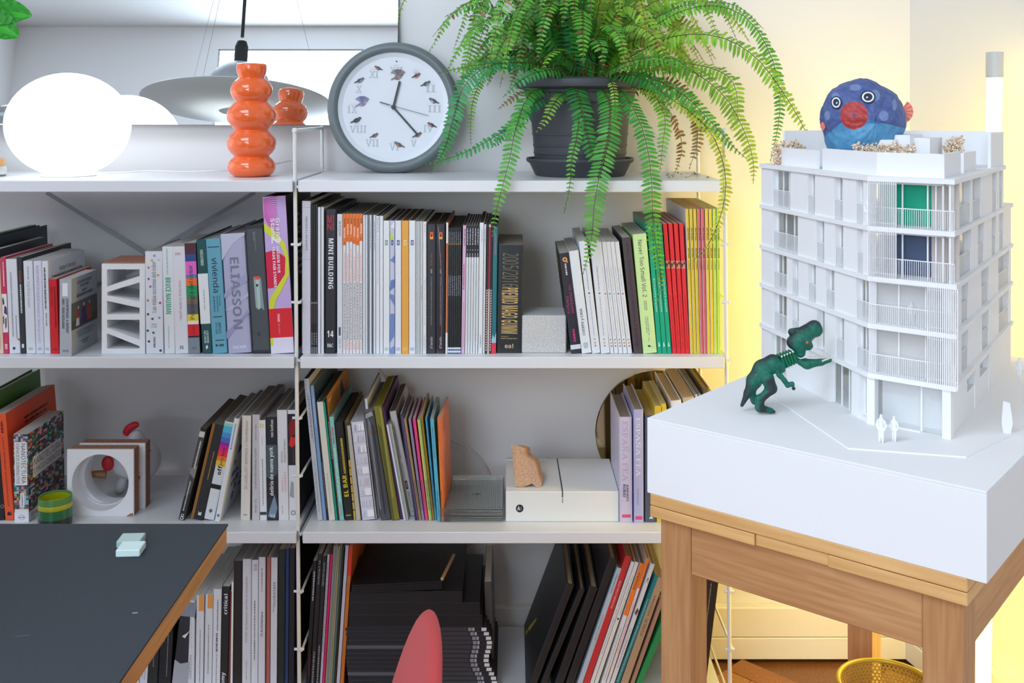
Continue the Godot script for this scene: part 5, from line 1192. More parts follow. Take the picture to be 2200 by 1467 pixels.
func table():
	var t := thing("side_table", "narrow oak extending table under the white model plinth", "table")
	table_frame(t, 0.0)
	var dep := 0.625
	var a0 := 0.004; var a1 := 0.3594
	# upper leaf and the three lower boards
	beam("table_leaf", t, Vector3((a0 + a1) / 2, TABLE_Y - 0.0068, -dep / 2), Vector3(a1 - a0, 0.0136, dep), "x", "oak_top")
	for q in [[a0, 0.1370, 0.0], [0.1378, 0.2200, 0.0012], [0.2208, a1, 0.0]]:
		beam("table_board", t, Vector3((q[0] + q[1]) / 2, TABLE_Y - 0.0142 - 0.0064, -dep / 2 - q[2]), Vector3(q[1] - q[0], 0.0126, dep - 2 * q[2]), "x", "oak_top", 0.0007)
	var ya := TABLE_Y - 0.0272
	for la in [[0.0139, 0.053], [0.3142, 0.3540]]:
		for lb in [[0.008, 0.048], [0.578, 0.618]]:
			beam("leg", t, Vector3((la[0] + la[1]) / 2, ya / 2, -(lb[0] + lb[1]) / 2), Vector3(0.0395, ya, 0.040), "y", "oak", 0.0012)
	for b in [0.019, 0.607]:
		beam("apron", t, Vector3((0.053 + 0.3142) / 2, ya - 0.029, -b), Vector3(0.3142 - 0.053, 0.058, 0.018), "x", "oak")
	for a in [0.0250, 0.3425]:
		beam("apron", t, Vector3(a, ya - 0.029, -0.313), Vector3(0.018, 0.058, 0.53), "z", "oak")

# plan of the model on its plinth, in (along, away) metres from the plinth's far-left corner
const MQ := Vector2(-0.008, 0.317)
const MP1 := Vector2(0.214, 0.136)
const MP2 := Vector2(0.304, 0.1355)
const MR := Vector2(0.2685, 0.49)
const MR2 := Vector2(0.2610, 0.560)
const MS := Vector2(0.02, 0.50)
const HB := [0.0, 0.061, 0.118, 0.172, 0.2295, 0.281]

func m3(p: Vector2, y: float) -> Vector3:
	return Vector3(p.x, y, -p.y)

func along_px(p: Vector2, q: Vector2, x: float) -> float:
	# where the vertical plane through p and q is met by the sight line of pixel column x: metres from p
	var g := (x - CX) / F
	var d := (q - p).normalized()
	var P := TA + TU * p.x + TV * p.y
	var Dv := TU * d.x + TV * d.y
	return (g * P.y - P.x) / (Dv.x - g * Dv.y)

func plan_box(mb: MB, p: Vector2, d: Vector2, n: Vector2, s0: float, s1: float, y0: float, y1: float, t0: float, t1: float, c := Color.WHITE):
	# a box along direction d from p, between depths t0 and t1 along the inward normal n
	var e := (s1 - s0)
	var ce := p + d * (s0 + s1) / 2 + n * (t0 + t1) / 2
	mb.x = Transform3D(Basis(Vector3(d.x, 0, -d.y), Vector3.UP, Vector3(d.x, 0, -d.y).cross(Vector3.UP)), m3(ce, (y0 + y1) / 2))
	mb.box(Vector3.ZERO, Vector3(e, y1 - y0, absf(t1 - t0)), c)
	mb.x = Transform3D.IDENTITY

func plan_slab(mb: MB, poly: Array, y0: float, y1: float, c := Color.WHITE):
	var pp := PackedVector2Array()
	for p in poly: pp.append(Vector2(p.x, -p.y))
	# prism extrudes along z: turn it so that z becomes y
	mb.x = Transform3D(Basis(Vector3(1, 0, 0), Vector3(0, 0, 1), Vector3(0, 1, 0)), Vector3.ZERO)
	var ix := Geometry2D.triangulate_polygon(pp)
	mb.prism(pp, y0, y1, c)
	mb.x = Transform3D.IDENTITY

func facade(t: Node3D, p: Vector2, q: Vector2, y0: float, y1: float, wins: Array, th := 0.009):
	# wall panels with window openings between; wins: [px0, px1, sill share, railing, inner colour]
	var d := (q - p).normalized()
	var len := (q - p).length()
	var n := Vector2(d.y, -d.x)
	if n.dot(Vector2(0.15, 0.35) - p) < 0: n = -n
	var cuts := []
	for w in wins:
		var a := along_px(p, q, w[0]); var b := along_px(p, q, w[1])
		cuts.append([clampf(minf(a, b), 0.0, len), clampf(maxf(a, b), 0.0, len), w])
	cuts.sort_custom(func(x, y): return x[0] < y[0])
	var s := 0.0
	for c in cuts + [[len, len, null]]:
		if c[0] - s > 0.0008:
			var mb := MB.new()
			plan_box(mb, p, d, n, s, c[0], y0, y1, 0.0, th)
			part("wall_panel", mb, "model_white", t)
		s = maxf(s, c[1])
		if c[2] == null: continue
		var w: Array = c[2]
		var a: float = c[0]; var b: float = c[1]
		var sill: float = w[2]
		if b - a < 0.001: continue
		var mb := MB.new()
		var ys := y0 + (y1 - y0) * sill
		if sill > 0.001:
			plan_box(mb, p, d, n, a, b, y0, ys, 0.001, th)
		var f := 0.0010
		for z in [[a, a + f, ys, y1], [b - f, b, ys, y1]]:
			plan_box(mb, p, d, n, z[0], z[1], z[2], z[3], th - 0.002, th)
		plan_box(mb, p, d, n, a, b, y1 - 0.0025, y1, th - 0.002, th)
		plan_box(mb, p, d, n, a, b, ys, ys + 0.0012, th - 0.002, th)
		if b - a > 0.012:
			for k in range(1, 3):
				plan_box(mb, p, d, n, a + (b - a) * k / 3.0 - 0.0005, a + (b - a) * k / 3.0 + 0.0005, ys, y1, th - 0.002, th)
		if w[3]:
			# thin sheet railing with a top bar
			plan_box(mb, p, d, n, a, b, ys + (y1 - ys) * 0.45, ys + (y1 - ys) * 0.45 + 0.0007, 0.0010, 0.0018)
		var fr := part("window_frame", mb, "model_white", t)
		var pm := MB.new()
		plan_box(pm, p, d, n, a, b, ys, y1, th - 0.0012, th - 0.0008)
		part("pane", pm, "clear_pane", fr)
		if w[3]:
			pm = MB.new()
			plan_box(pm, p, d, n, a, b, ys, ys + (y1 - ys) * 0.45, 0.0012, 0.0016)
			part("railing_sheet", pm, "frosted", fr)
		if w.size() > 4 and w[4] != "":
			var im := MB.new()
			var mid := a + (b - a) * 0.62
			plan_box(im, p, d, n, mid - 0.011, mid + 0.011, y0 + 0.001, y1 - 0.001, 0.036, 0.0385, col(w[4]))
			part("inner_partition", im, "model_tint", t)

func building():
	mat("frosted", 0.6, {"vc": false, "albedo_color": Color(0.96, 0.97, 0.98, 0.28), "transparency": BaseMaterial3D.TRANSPARENCY_ALPHA})
	var t := thing("architectural_model", "white corner apartment building model on a white plinth", "model")
	table_frame(t, PLINTH_Y)
	# plinth: a box, its lid with a fine seam
	var mb := MB.new()
	var PD := 0.60
	mb.box(Vector3(0.1886, -0.0455, -PD / 2), Vector3(0.3771, 0.085, PD), Color.WHITE, 0.0006)
	part("plinth", mb, "model_white", t)
	mb = MB.new()
	mb.box(Vector3(0.1886, -0.0015, -PD / 2), Vector3(0.3771, 0.003, PD), Color.WHITE, 0.0004)
	part("plinth_lid", mb, "model_white", t)
	# pavement slab, 1.5 mm proud, its edge is the fine line seen in front of the building
	var pv := []
	for q in [[1600, 806], [1640, 841], [1822, 965], [2076, 984], [2195, 868]]:
		var D: float = 0.362 * F / (q[1] - CY)
		var w := Vector2((q[0] - CX) * D / F, D) - TA
		pv.append(Vector2(w.dot(TU), w.dot(TV)))
	pv[0] = Vector2(0.001, 0.28)
	pv[4] = Vector2(0.372, 0.33)
	pv.append(Vector2(0.372, 0.598)); pv.append(Vector2(0.001, 0.598))
	mb = MB.new()
	plan_slab(mb, pv, 0.0, 0.0016)
	part("pavement", mb, "model_white", t)
	# floor plates
	var over := 0.0022
	for i in range(1, 6):
		mb = MB.new()
		var back := MR if i >= 5 else MR2
		var e1 := Vector2(0.006, -0.0035) if i in [2, 3] else Vector2(0.003, -0.002)
		var corner_out := 0.007 if i < 4 else 0.005
		var poly := [MQ + Vector2(-over, -over), MP1 + Vector2(-0.001, -over - 0.001), MP2 + Vector2(corner_out, -over - 0.001), back + Vector2(over + 0.001, 0), MS + Vector2(0.05, 0.02), MS]
		if i == 5:
			plan_slab(mb, poly, HB[5], HB[5] + 0.0055)
		else:
			plan_slab(mb, poly, HB[i] - 0.0055, HB[i])
		part("floor_slab", mb, "model_white", t)
	# left facade, floors 5 to 2 then the ground floor; pixel columns of the openings
	facade(t, MP1, MQ, HB[4], HB[5], [[1660, 1698, 0.0, true, "6f8f7c"], [1735, 1751, 0.0, true, "d8d4d0"], [1792, 1811, 0.0, true, "b89e88"], [1839, 1854, 0.0, true, ""]])
	facade(t, MP1, MQ, HB[3], HB[4] - 0.0055, [[1661, 1714, 0.0, true, "c8a27a"], [1754, 1771, 0.0, true, "b8a090"], [1794, 1812, 0.0, true, "a88e80"], [1841, 1854, 0.0, true, ""]])
	facade(t, MP1, MQ, HB[2], HB[3] - 0.0055, [[1662, 1690, 0.0, true, "7c7876"], [1701, 1715, 0.0, true, "e0e0e0"], [1736, 1753, 0.0, true, "c8b8ac"], [1774, 1793, 0.0, true, "c0aea6"], [1839, 1866, 0.0, true, ""]])
	facade(t, MP1, MQ, HB[1], HB[2] - 0.0055, [[1662, 1690, 0.0, true, "d09a62"], [1701, 1716, 0.0, true, "e0e0e0"], [1755, 1772, 0.0, false, "a89c80"], [1796, 1814, 0.0, true, "c8bcb0"], [1840, 1866, 0.0, true, ""]])
	facade(t, MP1, MQ, 0.0, HB[1] - 0.0055, [[1656, 1690, 0.0, false, ""], [1781, 1829, 0.0, false, ""], [1846, 1862, 0.12, false, ""]])
	# right facade
	facade(t, MP2, MR, HB[4], HB[5], [[2030, 2085, 0.0, true, ""], [2090, 2107, 0.0, true, "b8a898"], [2132, 2141, 0.0, true, ""], [2147, 2154, 0.0, true, ""]])
	facade(t, MP2, MR2, HB[3], HB[4] - 0.0055, [[2030, 2086, 0.0, true, ""], [2101, 2114, 0.0, true, "c4a894"], [2131, 2140, 0.0, true, ""], [2147, 2156, 0.0, true, ""]])
	facade(t, MP2, MR2, HB[2], HB[3] - 0.0055, [[2066, 2080, 0.0, true, ""], [2109, 2124, 0.0, true, "cdbcc4"], [2145, 2168, 0.0, true, "6c7c64"]])
	facade(t, MP2, MR2, HB[1], HB[2] - 0.0055, [[2066, 2080, 0.0, true, ""], [2110, 2124, 0.0, true, "5c7c6c"], [2146, 2167, 0.0, true, "6c7460"]])
	facade(t, MP2, MR2, 0.0, HB[1] - 0.0055, [[2078, 2095, 0.55, false, ""], [2105, 2125, 0.55, false, ""]])
	# rear walls: open windows let the lamp's light in
	for i in 5:
		mb = MB.new()
		var back := MR if i == 4 else MR2
		var d := (MS - back).normalized(); var L := (MS - back).length()
		var n := Vector2(-d.y, d.x)
		for s in [[0.0, 0.05], [0.10, 0.14], [0.19, L]]:
			plan_box(mb, back, d, n, s[0] * L / 0.25 if s[1] < L else 0.75 * L, minf(s[1] * L / 0.25, L), HB[i], HB[i + 1] - 0.0055, 0.0, 0.004)
		plan_box(mb, MQ, (MS - MQ).normalized(), Vector2(1, 0), 0.0, (MS - MQ).length(), HB[i], HB[i + 1] - 0.0055, 0.0, 0.004)
		part("rear_wall", mb, "model_white", t)
	# corner: loggias on the two upper floors, glazed bays below
	var dch := (MP2 - MP1).normalized()
	var nin := Vector2(0, 1)
	var L := (MP2 - MP1).length()
	for i in range(1, 5):
		var y0: float = HB[i]
		var y1: float = (HB[i + 1] - 0.0055) if i < 4 else HB[5]
		var tag := i
		var set_back := 0.030 if i >= 3 else 0.020
		# back wall of the loggia with panels
		mb = MB.new()
		plan_box(mb, MP1, dch, nin, 0.0, L + 0.0, y0, y1, set_back, set_back + 0.002, col("d9cdc6") if i >= 3 else col("e0dcda"))
		part("loggia_wall", mb, "model_tint", t)
		if i == 4 or i == 3:
			mb = MB.new()
			plan_box(mb, MP1, dch, nin, 0.006, 0.0600, y0 + 0.001, y1 - 0.003, set_back - 0.002, set_back - 0.0005, col("0aa885") if i == 4 else col("4a5a78"))
			part("colour_panel", mb, "model_tint", t)
		# mullions
		mb = MB.new()
		var xs := [0.003, 0.034, 0.062, 0.071, 0.0865] if i >= 3 else [0.004, 0.030, 0.060, 0.0865]
		for s in xs:
			plan_box(mb, MP1, dch, nin, s - 0.0008, s + 0.0008, y0, y1, 0.010, 0.0116)
		plan_box(mb, MP1, dch, nin, 0.0, L, y1 - 0.003, y1, 0.009, 0.012)
		part("mullion_frame", mb, "model_white", t)
		if i < 3:
			mb = MB.new()
			plan_box(mb, MP1, dch, nin, 0.002, L - 0.002, y0, y1 - 0.003, 0.0106, 0.0110)
			part("pane", mb, "clear_pane", t)
		# railing: fine uprights under a bar
		mb = MB.new()
		var r0 := 0.0; var r1 := L + 0.004
		plan_box(mb, MP1, dch, nin, r0, r1, y0 + 0.0215, y0 + 0.0225, -0.001, 0.0002)
		var k := 0
		while r0 + k * 0.0024 < r1:
			plan_box(mb, MP1, dch, nin, r0 + k * 0.0024, r0 + k * 0.0024 + 0.0005, y0, y0 + 0.0215, -0.0008, -0.0002)
			k += 1
		part("railing", mb, "model_white", t)
		# slatted screen
		mb = MB.new()
		var sa := -0.0008 if i >= 3 else 0.066
		for j in 15:
			var ss := sa + j * (0.0315 / 14.0)
			plan_box(mb, MP1, dch, nin, ss, ss + 0.0011, y0 - 0.004, y1 + (0.0 if i == 4 else 0.001), -0.0036, -0.0022)
		for yy in [y0 + 0.004, y1 - 0.003]:
			plan_box(mb, MP1, dch, nin, sa, sa + 0.0326, yy, yy + 0.0008, -0.0022, -0.0012)
		part("slat_screen", mb, "model_white", t)
		# side posts of the bay
		mb = MB.new()
		plan_box(mb, MP1, dch, nin, L - 0.002, L, y0, y1, 0.0, 0.012)
		part("corner_post", mb, "model_white", t)
	# ground floor corner, set back behind its glass
	mb = MB.new()
	plan_box(mb, MP1, dch, nin, 0.004, L - 0.004, 0.0, HB[1] - 0.0055, 0.030, 0.032)
	part("shop_wall", mb, "model_white", t)
	mb = MB.new()
	plan_box(mb, MP1, dch, nin, -0.003, 0.006, 0.0, HB[1] - 0.0055, 0.0, 0.012)
	plan_box(mb, MP1, dch, nin, L - 0.003, L, 0.0, HB[1] - 0.0055, 0.0, 0.010)
	plan_box(mb, MP1, dch, nin, 0.055, 0.057, 0.0, HB[1] - 0.0055, 0.008, 0.010)
	plan_box(mb, MP1, dch, nin, 0.006, 0.056, 0.0, 0.003, 0.004, 0.010)
	part("shop_frame", mb, "model_white", t)
	mb = MB.new()
	plan_box(mb, MP1, dch, nin, 0.006, L - 0.003, 0.003, HB[1] - 0.0055, 0.0086, 0.0090)
	part("pane", mb, "clear_pane", t)
	mb = MB.new()
	var dl := (MQ - MP1).normalized()
	var nl := Vector2(-dl.y, dl.x)
	if nl.dot(Vector2(0.15, 0.35) - MP1) < 0: nl = -nl
	plan_box(mb, MP1, dl, nl, 0.02, 0.16, 0.001, HB[1] - 0.006, 0.045, 0.047, col("c8bfb2"))
	part("shop_partition", mb, "model_tint", t)
	# roof: parapet ring in three runs, taller walls and stair core behind
	var yr: float = HB[5] + 0.0055
	var off := 0.010
	var c1 := MP1 + Vector2(0.004, off * 1.2); var c2 := MP2 + Vector2(-off, off); var q1 := MQ + Vector2(0.014, 0.004); var r1b := MR + Vector2(-off, -0.02)
	var runs := [[c1, c1 + (q1 - c1) * 0.47, 0.027], [c1 + (q1 - c1) * 0.52, q1 + (c1 - q1) * 0.06, 0.024], [c1, c2, 0.027], [c2, c2 + (r1b - c2) * 0.30, 0.027], [c2 + (r1b - c2) * 0.36, c2 + (r1b - c2) * 0.62, 0.024]]
	for q in runs:
		mb = MB.new()
		var d: Vector2 = (q[1] - q[0]).normalized()
		var n := Vector2(-d.y, d.x)
		if n.dot(Vector2(0.15, 0.35) - q[0]) < 0: n = -n
		plan_box(mb, q[0], d, n, 0.0, (q[1] - q[0]).length(), yr, yr + q[2], 0.0, 0.004)
		part("parapet", mb, "model_white", t)
	mb = MB.new()
	for q in [[MQ + Vector2(0.012, 0.05), MS + Vector2(0.03, -0.02), 0.046], [MS + Vector2(0.03, -0.02), MR + Vector2(-0.004, 0.0), 0.046], [MR + Vector2(-0.004, 0.0), MR + Vector2(0.002, -0.085), 0.046]]:
		var d: Vector2 = (q[1] - q[0]).normalized()
		plan_box(mb, q[0], d, Vector2(-d.y, d.x), 0.0, (q[1] - q[0]).length(), yr, yr + q[2], 0.0, 0.004)
	part("roof_wall", mb, "model_white", t)
	mb = MB.new()
	plan_box(mb, Vector2(0.15, 0.30), Vector2(1, 0), Vector2(0, 1), 0.0, 0.055, yr, yr + 0.044, 0.0, 0.05)
	plan_box(mb, Vector2(0.205, 0.315), Vector2(1, 0), Vector2(0, 1), 0.0, 0.02, yr, yr + 0.040, 0.0, 0.05)
	plan_box(mb, Vector2(0.17, 0.28), Vector2(1, 0), Vector2(0, 1), 0.0, 0.02, yr, yr + 0.038, 0.0, 0.03)
	part("stair_core", mb, "model_white", t)
	# dried-moss planting on the roof
	for q in [[1835, 1965, 318, 1.27, 26], [1663, 1728, 314, 1.45, 16], [2034, 2066, 312, 1.36, 12]]:
		mb = MB.new()
		for k in q[4]:
			var x := lerpf(q[0], q[1], (k + rng.randf()) / q[4])
			var hgt := rng.randf_range(2, 13) if q[0] != 2034 else rng.randf_range(2, 22)
			var P := t.transform.affine_inverse() * px(x, q[2] - hgt + 6, q[3] + rng.randf_range(-0.004, 0.006))
			while P.y > yr:
				for j in 9:
					var cc := col(["ecd8c0", "e4ccb0", "f2e6d6", "d8b898"][rng.randi() % 4])
					var rr := rng.randf_range(0.0008, 0.0019)
					mb.ball(P + Vector3(rng.randf_range(-1, 1), rng.randf_range(-1, 1), rng.randf_range(-1, 1)) * 0.0038, Vector3.ONE * rr, 6, 4, cc)
				P.y -= 0.006
		part("moss_planting", mb, "matte", t)
	# little white people
	for q in [[1893, 954, 62, 0.1], [1921, 952, 56, -0.2], [1958, 0, 52, 0.3], [1906, 0, 62, 0.0], [1986, 0, 22, 0.0], [2190, 816, 46, 0.1]]:
		var P: Vector3
		if q[1] > 0:
			P = px(q[0], q[1], 0.362 * F / (q[1] - CY))
		elif q[0] == 1958:
			P = px(1958, 690, 1.19)
		elif q[0] == 1906:
			P = px(1866, 485, 1.205)
		else:
			P = px(1986, 330, 1.31)
		var lp := t.transform.affine_inverse() * P
		var hh: float = q[2] * -P.z / F
		if q[1] <= 0: lp.y = HB[2] if q[0] == 1958 else HB[4] if q[0] == 1906 else yr
		else: lp.y = 0.0016
		figure(t, lp, hh, q[3])
	# clip and the flat tree cut-out beside the right facade
	mb = MB.new()
	mb.x = Transform3D(Basis(Vector3.UP, 0.6), Vector3(0.345, 0.0016, -0.20))
	mb.prism(PackedVector2Array([Vector2(-0.004, 0), Vector2(0.004, 0), Vector2(0.0062, 0.012), Vector2(0.003, 0.034), Vector2(-0.004, 0.036), Vector2(-0.006, 0.012)]), 0.0, 0.001, Color.WHITE)
	part("tree_cutout", mb, "model_white", t)

func figure(t: Node3D, at: Vector3, h: float, turn: float):
	var s := h
	var caps := [[Vector3(-0.05, 0.03, 0) * s, Vector3(-0.055, 0.46, 0) * s, 0.035 * s, 0.065 * s], [Vector3(0.06, 0.03, 0.02) * s, Vector3(0.05, 0.46, 0) * s, 0.035 * s, 0.065 * s], [Vector3(0, 0.47, 0) * s, Vector3(0, 0.77, 0) * s, 0.09 * s, 0.105 * s], [Vector3(0, 0.78, 0) * s, Vector3(0, 0.88, 0) * s, 0.04 * s, 0.04 * s], [Vector3(0, 0.915, 0.01) * s, Vector3(0, 0.945, 0) * s, 0.055 * s, 0.05 * s], [Vector3(-0.12, 0.76, 0) * s, Vector3(-0.15, 0.6, 0.0) * s, 0.038 * s, 0.032 * s], [Vector3(-0.15, 0.6, 0) * s, Vector3(-0.10, 0.46, 0.05) * s, 0.032 * s, 0.026 * s], [Vector3(0.12, 0.76, 0) * s, Vector3(0.16, 0.6, -0.02) * s, 0.038 * s, 0.032 * s], [Vector3(0.16, 0.6, -0.02) * s, Vector3(0.13, 0.45, 0.04) * s, 0.032 * s, 0.026 * s]]
	var am := blob(caps, s * 0.026, 0.035 * s, func(_p, _n): return Color.WHITE)
	var o := MeshInstance3D.new()
	o.name = "scale_figure"
	o.mesh = am
	o.material_override = M.model_white
	t.add_child(o, true)
	o.position = at
	o.rotation.y = turn

# --- smooth bodies: tapered capsules joined by a smooth minimum, meshed as surface nets
func cap_dist(p: Vector3, a: Vector3, b: Vector3, ra: float, rb: float, sz: Vector3) -> float:
	var pa := (p - a) / sz
	var ba := (b - a) / sz
	var l2 := ba.length_squared()
	var h := clampf(pa.dot(ba) / l2, 0.0, 1.0) if l2 > 1e-14 else 0.0
	return (pa - ba * h).length() - lerpf(ra, rb, h)

func blob(caps: Array, cell: float, kk: float, color_of: Callable, cuts := []) -> ArrayMesh:
	var lo := Vector3.ONE * 1e9; var hi := -lo
	for c in caps:
		var r: float = maxf(c[2], c[3]) + 2.5 * cell
		var sz: Vector3 = c[4] if c.size() > 4 else Vector3.ONE
		lo = lo.min((c[0] as Vector3).min(c[1]) - sz * r); hi = hi.max((c[0] as Vector3).max(c[1]) + sz * r)
	var nx := int((hi.x - lo.x) / cell) + 2; var ny := int((hi.y - lo.y) / cell) + 2; var nz := int((hi.z - lo.z) / cell) + 2
	var f := PackedFloat32Array()
	f.resize(nx * ny * nz)
	f.fill(1e3)
	for c in caps:
		var sz: Vector3 = c[4] if c.size() > 4 else Vector3.ONE
		var r: float = maxf(c[2], c[3]) + kk * 1.5 + 2.0 * cell
		var b0 := ((c[0] as Vector3).min(c[1]) - sz * r - lo) / cell; var b1 := ((c[0] as Vector3).max(c[1]) + sz * r - lo) / cell
		for z in range(maxi(0, int(b0.z)), mini(nz, int(b1.z) + 2)):
			for y in range(maxi(0, int(b0.y)), mini(ny, int(b1.y) + 2)):
				var row := (z * ny + y) * nx
				for x in range(maxi(0, int(b0.x)), mini(nx, int(b1.x) + 2)):
					var d := cap_dist(lo + Vector3(x, y, z) * cell, c[0], c[1], c[2], c[3], sz)
					var o := f[row + x]
					if o > 900.0:
						f[row + x] = d
					else:
						var h := clampf(0.5 + 0.5 * (o - d) / kk, 0.0, 1.0)
						f[row + x] = lerpf(o, d, h) - kk * h * (1.0 - h)
	for c in cuts:
		var sz: Vector3 = c[4] if c.size() > 4 else Vector3.ONE
		var r: float = maxf(c[2], c[3]) + 2.0 * cell
		var b0 := ((c[0] as Vector3).min(c[1]) - sz * r - lo) / cell; var b1 := ((c[0] as Vector3).max(c[1]) + sz * r - lo) / cell
		for z in range(maxi(0, int(b0.z)), mini(nz, int(b1.z) + 2)):
			for y in range(maxi(0, int(b0.y)), mini(ny, int(b1.y) + 2)):
				for x in range(maxi(0, int(b0.x)), mini(nx, int(b1.x) + 2)):
					var i := (z * ny + y) * nx + x
					f[i] = maxf(f[i], -cap_dist(lo + Vector3(x, y, z) * cell, c[0], c[1], c[2], c[3], sz))
	var vid := PackedInt32Array()
	vid.resize(nx * ny * nz); vid.fill(-1)
	var verts := PackedVector3Array(); var norms := PackedVector3Array(); var cols := PackedColorArray(); var idx := PackedInt32Array()
	var sx := 1; var sy := nx; var szz := nx * ny
	var corners := [0, sx, sy, sx + sy, szz, szz + sx, szz + sy, szz + sx + sy]
	var edges := [[0, 1], [2, 3], [4, 5], [6, 7], [0, 2], [1, 3], [4, 6], [5, 7], [0, 4], [1, 5], [2, 6], [3, 7]]
	for z in nz - 1:
		for y in ny - 1:
			for x in nx - 1:
				var i := (z * ny + y) * nx + x
				var m := 0
				for k in 8:
					if f[i + corners[k]] < 0.0: m |= 1 << k
				if m == 0 or m == 255: continue
				var s := Vector3.ZERO; var n := 0
				for e in edges:
					var a: float = f[i + corners[e[0]]]; var b: float = f[i + corners[e[1]]]
					if (a < 0.0) == (b < 0.0): continue
					var tt := a / (a - b)
					var pa := Vector3(e[0] & 1, (e[0] >> 1) & 1, e[0] >> 2); var pb := Vector3(e[1] & 1, (e[1] >> 1) & 1, e[1] >> 2)
					s += pa.lerp(pb, tt); n += 1
				var g := Vector3(f[i + 1] - f[i] + f[i + 1 + sy + szz] - f[i + sy + szz], f[i + sy] - f[i] + f[i + sx + sy + szz] - f[i + sx + szz], f[i + szz] - f[i] + f[i + sx + sy + szz] - f[i + sx + sy])
				var p := lo + (Vector3(x, y, z) + s / n) * cell
				vid[i] = verts.size()
				verts.append(p); norms.append(g.normalized())
				cols.append(color_of.call(p, g.normalized()))
	for z in range(1, nz - 1):
		for y in range(1, ny - 1):
			for x in range(1, nx - 1):
				var i := (z * ny + y) * nx + x
				for ax in 3:
					var st: int = [sx, sy, szz][ax]
					var a := f[i]; var b := f[i + st]
					if (a < 0.0) == (b < 0.0): continue
					var u: int = [sy, szz, sx][ax]; var w: int = [szz, sx, sy][ax]
					var q := [vid[i - u - w], vid[i - w], vid[i], vid[i - u]]
					if q.has(-1): continue
					if a < 0.0:
						idx.append_array(PackedInt32Array([q[0], q[2], q[1], q[0], q[3], q[2]]))
					else:
						idx.append_array(PackedInt32Array([q[0], q[1], q[2], q[0], q[2], q[3]]))
	var arr := []
	arr.resize(Mesh.ARRAY_MAX)
	arr[Mesh.ARRAY_VERTEX] = verts; arr[Mesh.ARRAY_NORMAL] = norms; arr[Mesh.ARRAY_COLOR] = cols; arr[Mesh.ARRAY_INDEX] = idx
	var am := ArrayMesh.new()
	am.add_surface_from_arrays(Mesh.PRIMITIVE_TRIANGLES, arr)
	return am

# --- top shelf: mirror, globe lamp, vase, clock ----------------------------------------------------------
const MIRROR_LEAN := 0.125
const MIRROR_D := 2.205

func in_mirror(p: Vector3) -> Vector3:
	# the real point whose image in the leaning mirror is p
	var n := Vector3(0, sin(MIRROR_LEAN), cos(MIRROR_LEAN))
	var o := Vector3(0, 1.1365, -MIRROR_D)
	return p - n * 2.0 * (p - o).dot(n)

